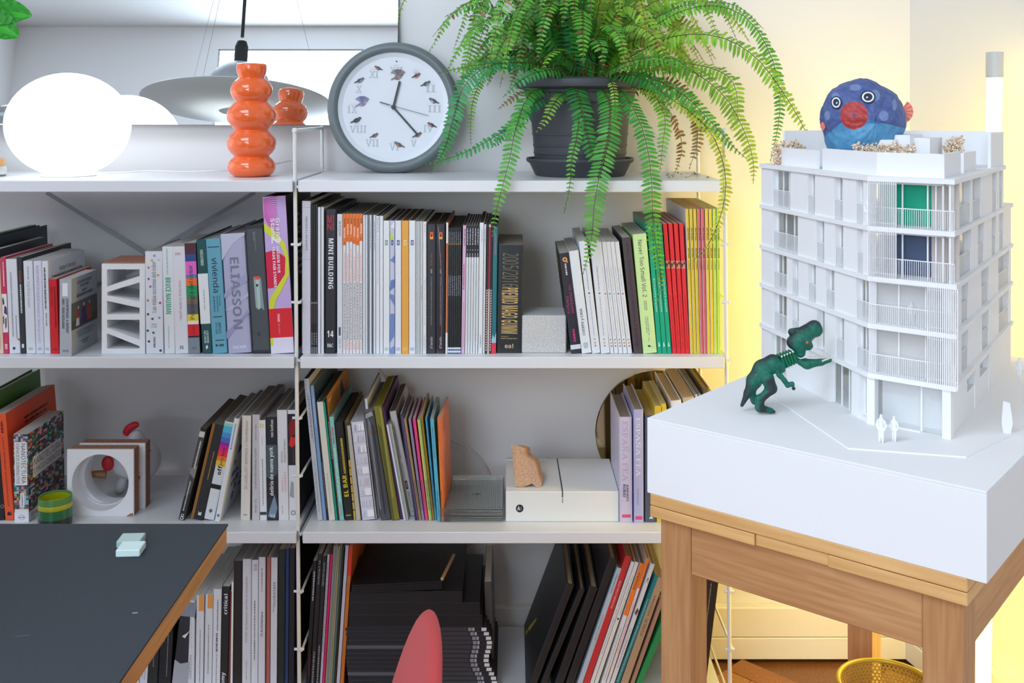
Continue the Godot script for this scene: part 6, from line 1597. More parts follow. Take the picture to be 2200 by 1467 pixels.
func top_shelf():
	var y := CAM_H - DROP[0]
	# frameless mirror standing on the ladder tops, leaning on the wall
	var t := thing("wall_mirror", "large frameless mirror leaning behind the globe lamp and vase", "mirror")
	var x1 := (852.0 - CX) * MIRROR_D / F; var x0 := -1.32
	var hgt := 0.335
	t.position = Vector3((x0 + x1) / 2, 1.1365, -MIRROR_D)
	t.rotation.x = -MIRROR_LEAN
	var mb := MB.new()
	mb.box(Vector3(0, hgt / 2, -0.0035), Vector3(x1 - x0, hgt, 0.005), col("3a3d3a"))
	part("backing", mb, "matte", t)
	mb = MB.new()
	mb.quad(Vector3((x0 - x1) / 2, 0, 0), Vector3((x1 - x0) / 2, 0, 0), Vector3((x1 - x0) / 2, hgt, 0), Vector3((x0 - x1) / 2, hgt, 0), Vector3(0, 0, 1), Color.WHITE)
	part("mirror_glass", mb, "mirror", t)
	# globe lamp
	var D := 2.045
	var k := D / F
	var c := px(147.5, 268, D)
	t = thing("globe_lamp", "glowing white glass globe lamp standing on the top shelf", "lamp", "", Vector3(c.x, y, c.z))
	var prof := []
	var cy := c.y - y
	for i in 23:
		var a := lerpf(-asin(109.0 * k / (113.5 * k)) , PI / 2, i / 22.0)
		prof.append(Vector2(127.5 * k * cos(a), cy + 111.5 * k * sin(a)))
	prof.insert(0, Vector2(0.0, prof[0].y))
	mb = MB.new()
	mb.lathe(prof, 48, Color.WHITE, 60)
	mat("globe_glow", 0.3, {"vc": false, "albedo_color": Color(0.95, 0.95, 0.95), "emission_enabled": true, "emission": Color(1, 1, 1), "emission_energy_multiplier": 1.1})
	part("glass_globe", mb, "globe_glow", t)
	mb = MB.new()
	mb.lathe([Vector2(0, 0.0), Vector2(0.05, 0.0), Vector2(0.052, 0.002), Vector2(0.05, cy - 110.5 * k)], 40, col("e8efe8"))
	part("base_ring", mb, "satin", t)
	var om := OmniLight3D.new()
	om.name = "globe_light"
	om.light_color = Color(0.97, 0.99, 1.0)
	om.light_energy = 0.025
	om.light_size = 0.09
	om.shadow_enabled = true
	om.omni_range = 8.0; om.omni_attenuation = 2.0
	t.add_child(om)
	om.position = Vector3(0, cy, 0)
	mb = MB.new()
	var pts := []
	for q in [[225, 372, 2.06], [262, 371, 2.075], [320, 367, 2.09], [390, 369, 2.09], [460, 367, 2.09], [520, 364, 2.12], [585, 353, 2.15], [630, 345, 2.17], [668, 350, 2.18], [695, 366, 2.19]]:
		var p := px(q[0], q[1], q[2])
		p.y = maxf(p.y, y + 0.0022)
		pts.append(p)
	mb.tube(spline(pts, 5), 0.0018, 7, col("e6e9ea"))
	single("lamp_cable", mb, "satin", "thin white cable trailing from the globe lamp along the shelf", "cable")
	# orange vase
	D = 2.035; k = D / F
	t = thing("vase", "glossy orange vase of five stacked bulges", "vase", "", Vector3((540.5 - CX) * k, y, -D))
	prof = []
	for q in [[0, 0], [33, 0], [38, 1.5], [45, 6], [49.5, 13], [50.7, 21], [49, 29], [44, 36], [39, 40.5], [36.8, 43], [39, 46], [45, 52], [50, 60], [52, 70], [51, 79], [46, 88], [40, 95], [36, 100], [38.5, 104], [45, 111], [50.5, 120], [52.7, 129], [51.5, 138], [46, 148], [39, 156], [34, 161], [36, 165], [40, 170], [43.5, 177], [44.7, 184], [43, 193], [38, 202], [31, 208.5], [27, 211.5], [28, 215], [30.5, 221], [32, 229], [32, 237], [30.5, 241], [27.5, 242.4], [25, 241], [24, 236], [26, 220], [20, 210], [0, 205]]:
		prof.append(Vector2(q[0] * k, q[1] * k))
	mb = MB.new()
	mb.lathe(prof, 72, col("f66c34"), 62)
	part("vase_body", mb, "gloss", t)
	clock(y)
	pendant()
	# cork-topped jar and a leafy plant at the frame's edge
	D = 2.03; k = D / F
	t = thing("jar", "small clear glass jar with a cork at the shelf edge", "jar", "", Vector3((-12.0 - CX) * k, y, -D))
	mb = MB.new()
	mb.lathe([Vector2(0, 0.001), Vector2(0.020, 0.001), Vector2(0.022, 0.003), Vector2(0.022, 0.018), Vector2(0.019, 0.022), Vector2(0.0175, 0.022), Vector2(0.0205, 0.017), Vector2(0.0205, 0.004), Vector2(0, 0.003)], 32, Color.WHITE)
	part("glass_body", mb, "glass", t)
	mb = MB.new()
	mb.lathe([Vector2(0, 0.019), Vector2(0.0172, 0.019), Vector2(0.0195, 0.0325), Vector2(0.0185, 0.034), Vector2(0, 0.034)], 28, col("c89a6a"))
	part("cork", mb, "matte", t)
	# chrome dome lamp outside the frame whose image shows in the mirror
	t = thing("dome_lamp", "chrome mushroom lamp beside the globe lamp, seen in the mirror", "lamp", "", Vector3((-150.0 - CX) * k, y, -2.05))
	mb = MB.new()
	mb.lathe([Vector2(0, 0), Vector2(0.05, 0), Vector2(0.05, 0.006), Vector2(0.01, 0.012), Vector2(0.009, 0.11)], 32, Color.WHITE)
	part("stem", mb, "chrome", t)
	mb = MB.new()
	prof = []
	for i in 17:
		var a := PI / 2 * i / 16
		prof.append(Vector2(0.085 * cos(a), 0.105 + 0.075 * sin(a)))
	mb.lathe(prof, 48, Color.WHITE, 60)
	part("shade", mb, "chrome", t)
	var dy := CAM_H - 0.43
	t = thing("leafy_plant", "potted plant on the desk whose broad green leaves reach into view", "plant", "", Vector3(-0.72, dy, -0.98))
	mb = MB.new()
	mb.lathe([Vector2(0, 0), Vector2(0.045, 0), Vector2(0.06, 0.10), Vector2(0.056, 0.10), Vector2(0.052, 0.088), Vector2(0, 0.088)], 32, col("c9c4bb"))
	part("pot", mb, "satin", t)
	var base: Vector3 = t.position
	var stems := [[px(-70, 25, 1.12), px(70, 14, 1.10), 0.019], [px(-60, 30, 1.10), px(42, 60, 1.09), 0.018], [px(-95, 60, 1.1), px(-60, -70, 1.1), 0.02], [px(-140, 40, 1.08), px(-230, -20, 1.06), 0.02]]
	for q in stems:
		mb = MB.new()
		mb.tube(spline([Vector3(0, 0.085, 0), Vector3(0.005, 0.3, 0.0), q[0] - base], 6), 0.0020, 6, col("4a7a2c"))
		part("stem", mb, "leaf", t)
		mb = MB.new()
		broad_leaf(mb, q[0] - base, q[1] - base, q[2])
		part("leaf", mb, "leaf", t)

func broad_leaf(mb: MB, a: Vector3, b: Vector3, hw: float):
	var d := b - a
	var up := Vector3(0.1, 0.6, 1).normalized()
	var s := d.cross(up).normalized()
	var n := s.cross(d).normalized()
	if n.z < 0: n = -n
	var prev := []
	for i in 17:
		var f := i / 16.0
		var w := hw * pow(sin(PI * pow(f, 0.85)), 0.75) if f < 1.0 else 0.0
		var row := []
		for j in 9:
			var g := (j - 4) / 4.0
			row.append(a + d * f + s * w * g + n * (-0.35 * w * (1.0 - absf(g)) + 0.05 * w * sin(f * 40.0 + absf(g) * 3.0) * absf(g)) - Vector3(0, 0.01, 0) * f * f)
		if i > 0:
			for j in 8:
				var vein := (i + absi(j - 4)) % 3 == 0
				var cc := col("2f9a2a") if vein else col("238a22")
				if j in [3, 4]: cc = col("3fae34")
				var nn: Vector3 = (row[j + 1] - row[j]).cross(row[j] - prev[j]).normalized()
				if nn.z < 0: nn = -nn
				mb.tri(prev[j], prev[j + 1], row[j + 1], nn, nn, nn, cc)
				mb.tri(prev[j], row[j + 1], row[j], nn, nn, nn, cc)
		prev = row

func clock(y: float):
	var D := 2.128
	var k := D / F
	var R := 144.0 * k
	var t := thing("wall_clock", "round grey-rimmed clock with songbirds and Roman numerals", "clock", "", Vector3((842.0 - CX) * k, y + 0.0005, -D))
	var lean := 0.12
	t.rotation.x = -lean
	# local: centre at (0, R, 0), face towards +z
	var C := Vector3(0, R * 1.0, -0.012)
	var mb := MB.new()
	mb.x = Transform3D(Basis(Vector3.RIGHT, PI / 2), C)
	# lathe axis is y -> turned to z
	var prof := []
	for q in [[0.80, -0.024], [0.93, -0.026], [0.985, -0.018], [1.0, -0.006], [0.995, 0.004], [0.97, 0.0115], [0.935, 0.0155], [0.90, 0.0165], [0.865, 0.0145], [0.838, 0.009], [0.832, 0.004]]:
		prof.append(Vector2(q[0] * R, q[1]))
	mb.lathe(prof, 96, col("6e777b"), 50)
	part("rim", mb, "satin", t)
	mb = MB.new()
	mb.x = Transform3D(Basis(Vector3.RIGHT, PI / 2), C)
	mb.lathe([Vector2(0.835 * R, 0.006), Vector2(0.77 * R, -0.001), Vector2(0, -0.0012)], 96, col("e6eaf0"), 8)
	part("dial", mb, "matte", t)
	mb = MB.new()
	mb.x = Transform3D(Basis(Vector3.RIGHT, PI / 2), C)
	mb.lathe([Vector2(0, -0.022), Vector2(0.82 * R, -0.022), Vector2(0.82 * R, -0.018)], 64, col("4a5054"))
	part("back_plate", mb, "matte", t)
	# numerals; positions in shares of R from the centre
	var u := 503.0
	var num := [["XII", 733, 505], ["I", 884, 540], ["II", 998, 645], ["III", 1030, 800], ["IV", 983, 950], ["V", 873, 1065], ["VI", 725, 1090], ["VII", 558, 1060], ["VIII", 450, 955], ["IX", 405, 805], ["X", 450, 650], ["XI", 563, 535]]
	mb = MB.new()
	var z := 0.0004
	for q in num:
		var p := Vector3((q[1] - 718) / u * R, R - (q[2] - 790) / u * R, C.z + z)
		var w: float = 0.038 * R * (q[0].length() + 0.6) * 1.45
		var h := 0.105 * R
		put_text(mb, q[0], "r", p - Vector3(w / 2, h / 2, 0), Vector3(w, 0, 0), Vector3(0, h, 0), col("c0c5cb"))
		var l := 0.09 * R
		mb.quad(p + Vector3(-l / 2, h * 0.75, 0), p + Vector3(l / 2, h * 0.75, 0), p + Vector3(l / 2, h * 0.79, 0), p + Vector3(-l / 2, h * 0.79, 0), Vector3(0, 0, 1), col("c0c5cb"))
	part("numerals", mb, "print", t)
	# small songbirds printed beside the numerals: [x, y, size, facing, body, wing, breast]
	var birds := [[750, 555, 1.25, 1, "6a5a5c", "8a7c80", "9a888c"], [892, 545, 0.9, 1, "6a4a48", "3c3a40", "c04a50"], [965, 608, 1.0, 1, "5c6066", "42464c", "8c9094"], [1020, 740, 1.05, -1, "5a5c60", "3c4044", "b4b0a8"], [1008, 925, 0.95, -1, "5c4a4a", "2c2c30", "b87478"], [905, 1000, 0.95, 1, "6a504e", "4a4044", "a07068"], [762, 1075, 1.05, -1, "7c6460", "5c4c4c", "b07868"], [578, 1005, 0.85, 1, "6a5450", "54484a", "90746c"], [440, 888, 1.1, 1, "44464c", "34363c", "4c4e54"], [480, 760, 1.2, 1, "c8a870", "8486b4", "7a7cb0"], [460, 583, 1.0, 1, "5c5e64", "46484e", "90949a"], [596, 488, 0.85, -1, "5c6068", "44484e", "d0605c"]]
	for q in birds:
		mb = MB.new()
		var p := Vector3((q[0] - 718) / u * R, R - (q[1] - 790) / u * R, C.z + z + 0.0003)
		var s: float = 0.052 * R * q[2]
		var f: float = q[3]
		disc(mb, p, Vector3(s * 0.85, s * 0.42 * f, 0), Vector3(-s * 0.3 * f, s * 0.5, 0), 16, col(q[4]))
		disc(mb, p + Vector3(f * s * 0.25, -s * 0.12, 0.0001), Vector3(s * 0.42, s * 0.2 * f, 0), Vector3(-s * 0.2 * f, s * 0.34, 0), 14, col(q[6]))
		disc(mb, p + Vector3(f * s * 0.8, s * 0.55, 0.0001), Vector3(s * 0.36, 0, 0), Vector3(0, s * 0.34, 0), 14, col(q[4]))
		mb.ftri(p + Vector3(f * s * 1.08, s * 0.62, 0.0002), p + Vector3(f * s * 1.42, s * 0.5, 0.0002), p + Vector3(f * s * 1.08, s * 0.46, 0.0002), Vector3(0, 0, 1), col("3a3a3c"))
		mb.quad(p + Vector3(-f * s * 0.55, s * 0.05, 0.0002), p + Vector3(-f * s * 0.4, -s * 0.35, 0.0002), p + Vector3(-f * s * 1.7, -s * 0.85, 0.0002), p + Vector3(-f * s * 1.6, -s * 0.5, 0.0002), Vector3(0, 0, 1), col(q[5]))
		mb.quad(p + Vector3(f * s * 0.35, s * 0.3, 0.0003), p + Vector3(-f * s * 0.1, s * 0.42, 0.0003), p + Vector3(-f * s * 1.0, -s * 0.35, 0.0003), p + Vector3(-f * s * 0.1, -s * 0.22, 0.0003), Vector3(0, 0, 1), col(q[5]))
		if q[2] > 1.15:
			# spread wings
			for g in [-1.0, 1.0]:
				for j in 5:
					var a := (0.35 + j * 0.2) * PI * 0.5
					mb.ftri(p + Vector3(0, s * 0.1, 0.0004), p + Vector3(g * cos(a) * s * 2.0, sin(a) * s * 1.6 + s * 0.2, 0.0004), p + Vector3(g * cos(a + 0.25) * s * 2.0, sin(a + 0.25) * s * 1.6 + s * 0.2, 0.0004), Vector3(0, 0, 1), col(q[5]))
		for j in [-0.1, 0.2]:
			mb.quad(p + Vector3(j * s, -s * 0.4, 0), p + Vector3(j * s + s * 0.06, -s * 0.4, 0), p + Vector3(j * s + s * 0.06, -s * 0.8, 0), p + Vector3(j * s, -s * 0.8, 0), Vector3(0, 0, 1), col("5a4a44"))
		part("bird_print", mb, "print", t)
	mb = MB.new()
	disc(mb, Vector3((736 - 718) / u * R, R - (435 - 790) / u * R, C.z + z), Vector3(0.0016, 0, 0), Vector3(0, 0.0016, 0), 12, col("4a5058"))
	part("sensor_dot", mb, "print", t)
	# hands
	var cc := Vector3(0, R, C.z + 0.0035)
	for q in [["hour_hand", 765, 590, 0.0023, 0.0, "24282c"], ["minute_hand", 905, 1000, 0.0019, 0.0006, "24282c"], ["second_hand", 985, 855, 0.0005, 0.0012, "3a3e42"]]:
		var e := Vector3((q[1] - 718) / u * R, R - (q[2] - 790) / u * R, cc.z + q[4])
		var o := cc + Vector3(0, 0, q[4])
		if q[0] == "second_hand":
			o = Vector3((615 - 718) / u * R, R - (752 - 790) / u * R, cc.z + q[4])
		var d := e - o
		mb = MB.new()
		mb.x = Transform3D(Basis(Vector3(0, 0, 1), atan2(d.y, d.x)), o)
		mb.box(Vector3(d.length() / 2, 0, 0), Vector3(d.length(), q[3] * 2, 0.0005), col(q[5]))
		if q[0] == "second_hand":
			mb.box(Vector3(d.length() * 0.10, 0, 0), Vector3(d.length() * 0.2, 0.0022, 0.0006), col(q[5]))
		part(q[0], mb, "satin", t)
	mb = MB.new()
	mb.x = Transform3D(Basis(Vector3.RIGHT, PI / 2), cc)
	mb.lathe([Vector2(0.0045, -0.003), Vector2(0.0045, 0.002), Vector2(0, 0.0025)], 20, col("24282c"))
	part("hub", mb, "satin", t)

func pendant():
	# hangs in the room above the camera's view; only its image in the mirror is seen
	var V := 3.6
	var dish := in_mirror(px(508, 268, V))
	var t := thing("pendant_lamp", "dome pendant lamp above a wide pale dish, seen in the mirror", "lamp", "", dish + Vector3(0, 0.045, 0))
	var k := V / F
	var dy := 0.07
	var mb := MB.new()
	mb.tube([Vector3(0, dy + 0.20, 0), Vector3(0, 3.10 - dish.y - 0.045, 0)], 0.006, 10, col("24262a"))
	part("cord", mb, "satin", t)
	mb = MB.new()
	mb.lathe([Vector2(0, dy + 0.105), Vector2(0.021, dy + 0.105), Vector2(0.023, dy + 0.115), Vector2(0.023, dy + 0.165), Vector2(0.016, dy + 0.185), Vector2(0, dy + 0.187)], 28, col("24262a"), 50)
	part("socket", mb, "satin", t)
	mb = MB.new()
	var prof := []
	for i in 17:
		var g := PI / 2 * i / 16
		prof.append(Vector2(0.105 * cos(g), dy + 0.02 + 0.09 * sin(g)))
	mb.lathe(prof, 48, col("aeb2b6"), 60)
	part("dome", mb, "satin", t)
	mat("pendant_glow", 0.5, {"vc": false, "emission_enabled": true, "emission": Color(1, 1, 0.98), "emission_energy_multiplier": 1.4})
	mb = MB.new()
	mb.lathe([Vector2(0, dy + 0.018), Vector2(0.10, dy + 0.018), Vector2(0.1, dy + 0.022), Vector2(0, dy + 0.03)], 40, Color.WHITE)
	part("diffuser", mb, "pendant_glow", t)
	mat("dish_acrylic", 0.35, {"backlight_enabled": true, "backlight": Color(0.8, 0.8, 0.8)})
	mb = MB.new()
	prof = []
	for i in 15:
		var f := i / 14.0
		prof.append(Vector2(lerpf(0.062, 0.32, f), 0.032 * f * f))
	prof.append(Vector2(0.323, 0.034)); prof.append(Vector2(0.32, 0.037))
	for i in 15:
		var f := 1.0 - i / 14.0
		prof.append(Vector2(lerpf(0.062, 0.318, f), 0.004 + 0.032 * f * f))
	mb.lathe(prof, 64, col("e4e8ea"), 50)
	part("dish", mb, "dish_acrylic", t)
	mb = MB.new()
	mb.lathe([Vector2(0, 0.001), Vector2(0.062, 0.001), Vector2(0.062, 0.004), Vector2(0, 0.004)], 40, col("b8c4cc"))
	part("dish_cap", mb, "satin", t)
	mb = MB.new()
	for i in 3:
		var g := TAU * i / 3 + 0.4
		mb.tube([Vector3(cos(g) * 0.30, 0.034, sin(g) * 0.30), Vector3(cos(g) * 0.03, dy + 0.9, sin(g) * 0.03)], 0.0007, 4, col("9aa0a4"), false)
	part("suspension_wires", mb, "satin", t)
	var sp := SpotLight3D.new()
	sp.name = "pendant_light"
	sp.light_color = Color(1, 0.99, 0.97); sp.light_energy = 4.0; sp.spot_angle = 80; sp.spot_range = 4.0; sp.spot_attenuation = 2.0; sp.light_size = 0.05; sp.shadow_enabled = true
	t.add_child(sp)
	sp.position = Vector3(0, dy + 0.012, 0)
	sp.rotation.x = -PI / 2

# --- fern ------------------------------------------------------------------------------------------------
func frond(parent: Node3D, pts: Array, width: float, tone: String, tip: String, spacing := 0.0072, roll := 0.0, dead := 0.0):
	var path := spline(pts, 14)
	var total := 0.0
	for i in path.size() - 1: total += path[i].distance_to(path[i + 1])
	var mb := MB.new()
	var thin := []
	var step := maxi(1, path.size() / 16)
	for i in range(0, path.size(), step): thin.append(path[i])
	if thin[-1] != path[-1]: thin.append(path[-1])
	var rr := []
	for i in thin.size(): rr.append(lerpf(0.0011, 0.0004, float(i) / thin.size()))
	mb.tube(thin, rr, 4, col("5c5a24") if dead <= 0 else col("7a5a30"), false)
	var c0 := col(tone); var c1 := col(tip)
	var along := spacing * 3
	var acc := 0.0
	var side0 := Vector3.ZERO
	for i in path.size() - 1:
		var a: Vector3 = path[i]; var b: Vector3 = path[i + 1]
		var seg := a.distance_to(b)
		if seg < 1e-6: continue
		var tg := (b - a) / seg
		# frond plane: faces up and towards the room
		var up := (Vector3(0, 0.9, 0.75) - tg * tg.dot(Vector3(0, 0.9, 0.75)))
		if up.length() < 0.05: up = Vector3(0, 0, 1)
		up = up.normalized().rotated(tg, roll)
		var side := tg.cross(up).normalized()
		if side0 != Vector3.ZERO:
			if side.dot(side0) < 0: side = -side
			side = side0.lerp(side, 0.25).normalized()
		side0 = side
		up = side.cross(tg).normalized()
		if up.z < 0 and up.y < 0.3: up = -up
		while along < acc + seg:
			var f := along / total
			var p := a + tg * (along - acc)
			var w: float = width * clampf(f * 7.0, 0.25, 1.0) * (1.0 - pow(f, 4.0)) + 0.0016
			for s in [-1.0, 1.0]:
				if rng.randf() < dead * 0.45: continue
				var l: float = w * rng.randf_range(0.86, 1.1)
				var dir: Vector3 = (side * s + tg * rng.randf_range(0.12, 0.34) + up * rng.randf_range(-0.30, 0.10) + Vector3(0, -0.12, 0)).normalized()
				var cross: Vector3 = dir.cross(up).normalized() * s
				var hw: float = minf(spacing * 0.36, l * 0.2)
				var nn := dir.cross(cross).normalized()
				if nn.dot(up) < 0: nn = -nn
				var cc := c0.lerp(c1, clampf(f * 1.0 - 0.25 + rng.randf_range(-0.15, 0.2), 0, 1)) * rng.randf_range(0.75, 1.2)
				if dead > 0 and rng.randf() < dead: cc = col(["8a6a38", "a07c48", "7a5a34"][rng.randi() % 3])
				cc.a = 1.0
				var q0 := p; var q1: Vector3 = p + dir * l * 0.18 + cross * hw; var q2: Vector3 = p + dir * l * 0.74 + cross * hw * 0.8
				var q3 := p + dir * l - up * l * 0.12; var q4: Vector3 = p + dir * l * 0.74 - cross * hw * 0.8; var q5: Vector3 = p + dir * l * 0.18 - cross * hw
				var fold := up * hw * 0.35
				var m1 := p + dir * l * 0.4 - fold
				mb.tri(q0, q1, m1, nn, nn, nn, cc); mb.tri(q1, q2, m1, nn, nn, nn, cc); mb.tri(q2, q3, m1, nn, nn, nn, cc)
				mb.tri(q3, q4, m1, nn, nn, nn, cc); mb.tri(q4, q5, m1, nn, nn, nn, cc); mb.tri(q5, q0, m1, nn, nn, nn, cc)
			along += spacing * rng.randf_range(0.9, 1.1)
		acc += seg
	part("frond", mb, "leaf", parent)

func fern():
	var y := CAM_H - DROP[0]
	var D := 2.07
	var k := D / F
	var c := Vector3((1246.0 - CX) * k, y, -D)
	# saucer: its own thing under the pot
	var s := thing("saucer", "dark grey plastic saucer under the fern pot", "saucer", "", c)
	var mb := MB.new()
	var pr := []
	for q in [[0, 0], [93, 0], [97, 3], [108, 26], [114, 30], [116, 34], [114.5, 38], [110, 37.5], [104, 28], [96, 5], [0, 4]]:
		pr.append(Vector2(q[0] * k, q[1] * k))
	mb.lathe(pr, 72, Color.WHITE, 35)
	part("saucer_dish", mb, "pot_plastic", s)
	var t := thing("potted_fern", "sprawling sword fern in a ribbed dark grey pot", "plant", "", Vector3(c.x, y + 4.5 * k, c.z))
	mb = MB.new()
	pr = []
	for q in [[0, 0], [92, 0], [94, 1.5], [98.5, 42], [100, 43], [100, 46], [99.2, 47], [99.6, 58], [101, 59], [101.2, 62], [100.2, 63], [101.5, 82], [103, 83], [103.2, 86], [102.2, 87], [108.5, 150], [111, 151], [114, 152.5], [120, 178], [131, 181], [138, 184], [140, 190], [139, 199], [134, 203], [127, 203], [124, 198], [118, 172], [0, 170]]:
		pr.append(Vector2(q[0] * k, q[1] * k))
	mb.lathe(pr, 80, Color.WHITE, 32)
	part("pot", mb, "pot_plastic", t)
	# dry tangle of roots and old stalks over the soil
	mb = MB.new()
	var crown := Vector3(0, 186.0 * k, 0)
	mb.lathe([Vector2(0.112, 172.0 * k), Vector2(0.08, 182.0 * k), Vector2(0.03, 188.0 * k), Vector2(0, 189.0 * k)], 40, col("4a3a2c"), 60)
	for i in 160:
		var a := rng.randf() * TAU; var r := sqrt(rng.randf()) * 0.09
		var p := Vector3(cos(a) * r, 180.0 * k, sin(a) * r)
		var q := p + Vector3(cos(a) * rng.randf_range(0.0, 0.045), rng.randf_range(0.015, 0.06), sin(a) * rng.randf_range(0.0, 0.045))
		mb.tube([p, (p + q) / 2 + Vector3(rng.randf_range(-1, 1), 0, rng.randf_range(-1, 1)) * 0.006, q], 0.0008, 4, col(["6a4c2c", "8a6a3c", "5a3a26", "7c5e4a"][rng.randi() % 4]), false)
	part("soil_and_stalks", mb, "matte", t)
	var o := t.position
	var put := func(list: Array, w: float, tone: String, tip: String, sp := 0.0072, roll := 0.0, dead := 0.0):
		w *= 1.12
		sp *= 1.12
		var pts := []
		for q in list: pts.append(px(q[0], q[1], q[2]) - o)
		frond(t, pts, w, tone, tip, sp, roll, dead)
	var G := "3f9c3c"; var DG := "2a7a34"; var LG := "7cbe38"; var YG := "b0c83e"; var Y := "d0c840"; var BG := "3c9a62"
	# fronds read from the photograph: image points with the depth they hang at
	put.call([[1240, 178, 2.05], [1180, 105, 2.03], [1110, 45, 2.0], [1030, 12, 1.98], [955, 36, 1.97]], 0.024, G, LG)
	put.call([[1225, 182, 2.06], [1160, 140, 2.03], [1090, 135, 2.0], [1010, 142, 1.985], [942, 157, 1.98]], 0.017, G, LG)
	put.call([[1220, 180, 2.05], [1140, 140, 2.02], [1060, 138, 1.98], [1000, 180, 1.955], [975, 250, 1.945], [955, 320, 1.95], [925, 373, 1.96]], 0.023, BG, G, 0.0064)
	put.call([[1215, 178, 2.07], [1120, 128, 2.06], [1050, 150, 2.03], [1018, 210, 2.0], [1011, 270, 1.99], [1012, 312, 1.99]], 0.011, LG, LG, 0.006)
	put.call([[1210, 190, 2.04], [1150, 220, 1.98], [1090, 275, 1.95], [1020, 318, 1.95], [950, 345, 1.955], [905, 352, 1.96]], 0.015, BG, G, 0.0078)
	put.call([[1200, 185, 2.03], [1140, 200, 1.95], [1110, 270, 1.90], [1095, 340, 1.885], [1080, 400, 1.88], [1065, 460, 1.88], [1058, 512, 1.88]], 0.017, G, LG, 0.0074)
	put.call([[1200, 200, 2.1], [1140, 230, 2.12], [1095, 275, 2.13], [1055, 318, 2.13]], 0.024, DG, G, 0.0064)
	put.call([[1225, 190, 2.0], [1195, 215, 1.93], [1170, 260, 1.9], [1150, 285, 1.89]], 0.012, G, YG, 0.008)
	put.call([[1250, 185, 1.99], [1245, 235, 1.93], [1240, 290, 1.90], [1228, 345, 1.89], [1224, 400, 1.885], [1212, 458, 1.885]], 0.010, G, LG, 0.0070)
	put.call([[1235, 170, 2.0], [1238, 190, 1.95], [1248, 230, 1.92], [1262, 290, 1.905], [1275, 340, 1.9], [1285, 372, 1.9]], 0.021, DG, G, 0.0072)
	put.call([[1280, 180, 1.99], [1308, 215, 1.93], [1310, 270, 1.90], [1300, 330, 1.885], [1285, 390, 1.88], [1276, 450, 1.88], [1270, 520, 1.88], [1252, 590, 1.88]], 0.022, G, LG, 0.0068)
	put.call([[1300, 150, 1.98], [1318, 190, 1.94], [1320, 240, 1.92], [1312, 290, 1.91]], 0.007, "a8cc5c", YG, 0.006)
	put.call([[1320, 180, 2.0], [1350, 215, 1.94], [1378, 270, 1.90], [1393, 330, 1.885], [1400, 390, 1.88], [1402, 450, 1.88], [1408, 520, 1.88], [1420, 600, 1.885], [1412, 655, 1.885]], 0.018, G, LG, 0.0072)
	put.call([[1355, 180, 2.02], [1400, 200, 1.98], [1428, 250, 1.94], [1424, 310, 1.92], [1418, 370, 1.915]], 0.014, LG, LG, 0.0075)
	put.call([[1320, 165, 2.0], [1390, 165, 1.95], [1470, 205, 1.92], [1530, 265, 1.9], [1575, 315, 1.9], [1605, 342, 1.9]], 0.022, G, LG, 0.0072)
	put.call([[1330, 150, 2.0], [1400, 130, 1.95], [1480, 150, 1.92], [1555, 205, 1.9], [1598, 280, 1.89], [1618, 345, 1.89], [1618, 395, 1.89]], 0.027, "6fae34", YG, 0.0072)
	put.call([[1320, 170, 2.05], [1400, 140, 2.02], [1500, 140, 1.98], [1570, 170, 1.95], [1585, 235, 1.94], [1570, 280, 1.94]], 0.026, LG, YG, 0.0072)
	put.call([[1340, 185, 2.0], [1430, 205, 1.93], [1515, 270, 1.89], [1548, 330, 1.885], [1560, 395, 1.88], [1552, 450, 1.88], [1535, 500, 1.88], [1512, 540, 1.88], [1488, 560, 1.88]], 0.013, YG, Y, 0.0070)
	put.call([[1330, 185, 2.05], [1420, 170, 2.05], [1480, 215, 2.03], [1500, 290, 2.03], [1480, 365, 2.03]], 0.017, "8a8a34", "a8843c", 0.007, 0.2, 0.45)
	put.call([[1330, 190, 2.06], [1400, 200, 2.08], [1450, 260, 2.09], [1465, 320, 2.09], [1450, 372, 2.09]], 0.016, "7a7a34", "94703c", 0.007, -0.2, 0.6)
	put.call([[1330, 130, 2.05], [1400, 45, 2.02], [1490, 8, 2.0], [1580, 12, 1.98], [1640, 62, 1.98]], 0.017, G, LG)
	put.call([[1330, 120, 2.0], [1430, 40, 1.95], [1520, 12, 1.92], [1600, 35, 1.9], [1650, 105, 1.89], [1675, 190, 1.885], [1672, 270, 1.885], [1655, 348, 1.885]], 0.017, LG, G, 0.0066)
	put.call([[1340, 130, 1.98], [1440, 80, 1.92], [1540, 78, 1.88], [1620, 120, 1.86], [1680, 195, 1.85], [1722, 265, 1.85], [1748, 318, 1.85]], 0.025, LG, YG, 0.0078)
	put.call([[1240, 130, 2.05], [1120, -40, 2.02], [990, -90, 1.98], [900, -40, 1.96], [864, 10, 1.955], [857, 54, 1.955]], 0.017, LG, "9ad02c", 0.0072)
	put.call([[1300, 120, 2.05], [1380, 20, 2.03], [1470, -10, 2.02], [1560, 25, 2.0], [1610, 90, 2.0]], 0.024, LG, YG)
	put.call([[1290, 160, 1.98], [1360, 130, 1.92], [1440, 125, 1.9], [1500, 160, 1.89]], 0.022, G, LG)
	put.call([[1290, 165, 2.0], [1350, 160, 1.93], [1410, 185, 1.9], [1445, 235, 1.89]], 0.022, DG, G)
	put.call([[1260, 160, 1.99], [1200, 110, 1.95], [1165, 50, 1.93], [1150, 0, 1.92]], 0.024, DG, G)
	put.call([[1250, 170, 2.0], [1190, 150, 1.95], [1130, 165, 1.92], [1080, 210, 1.91]], 0.018, G, BG)
	put.call([[1215, 185, 2.05], [1160, 195, 2.0], [1110, 205, 1.98], [1070, 235, 1.97]], 0.014, "6a7a34", "8a7a3c", 0.007, 0.0, 0.3)
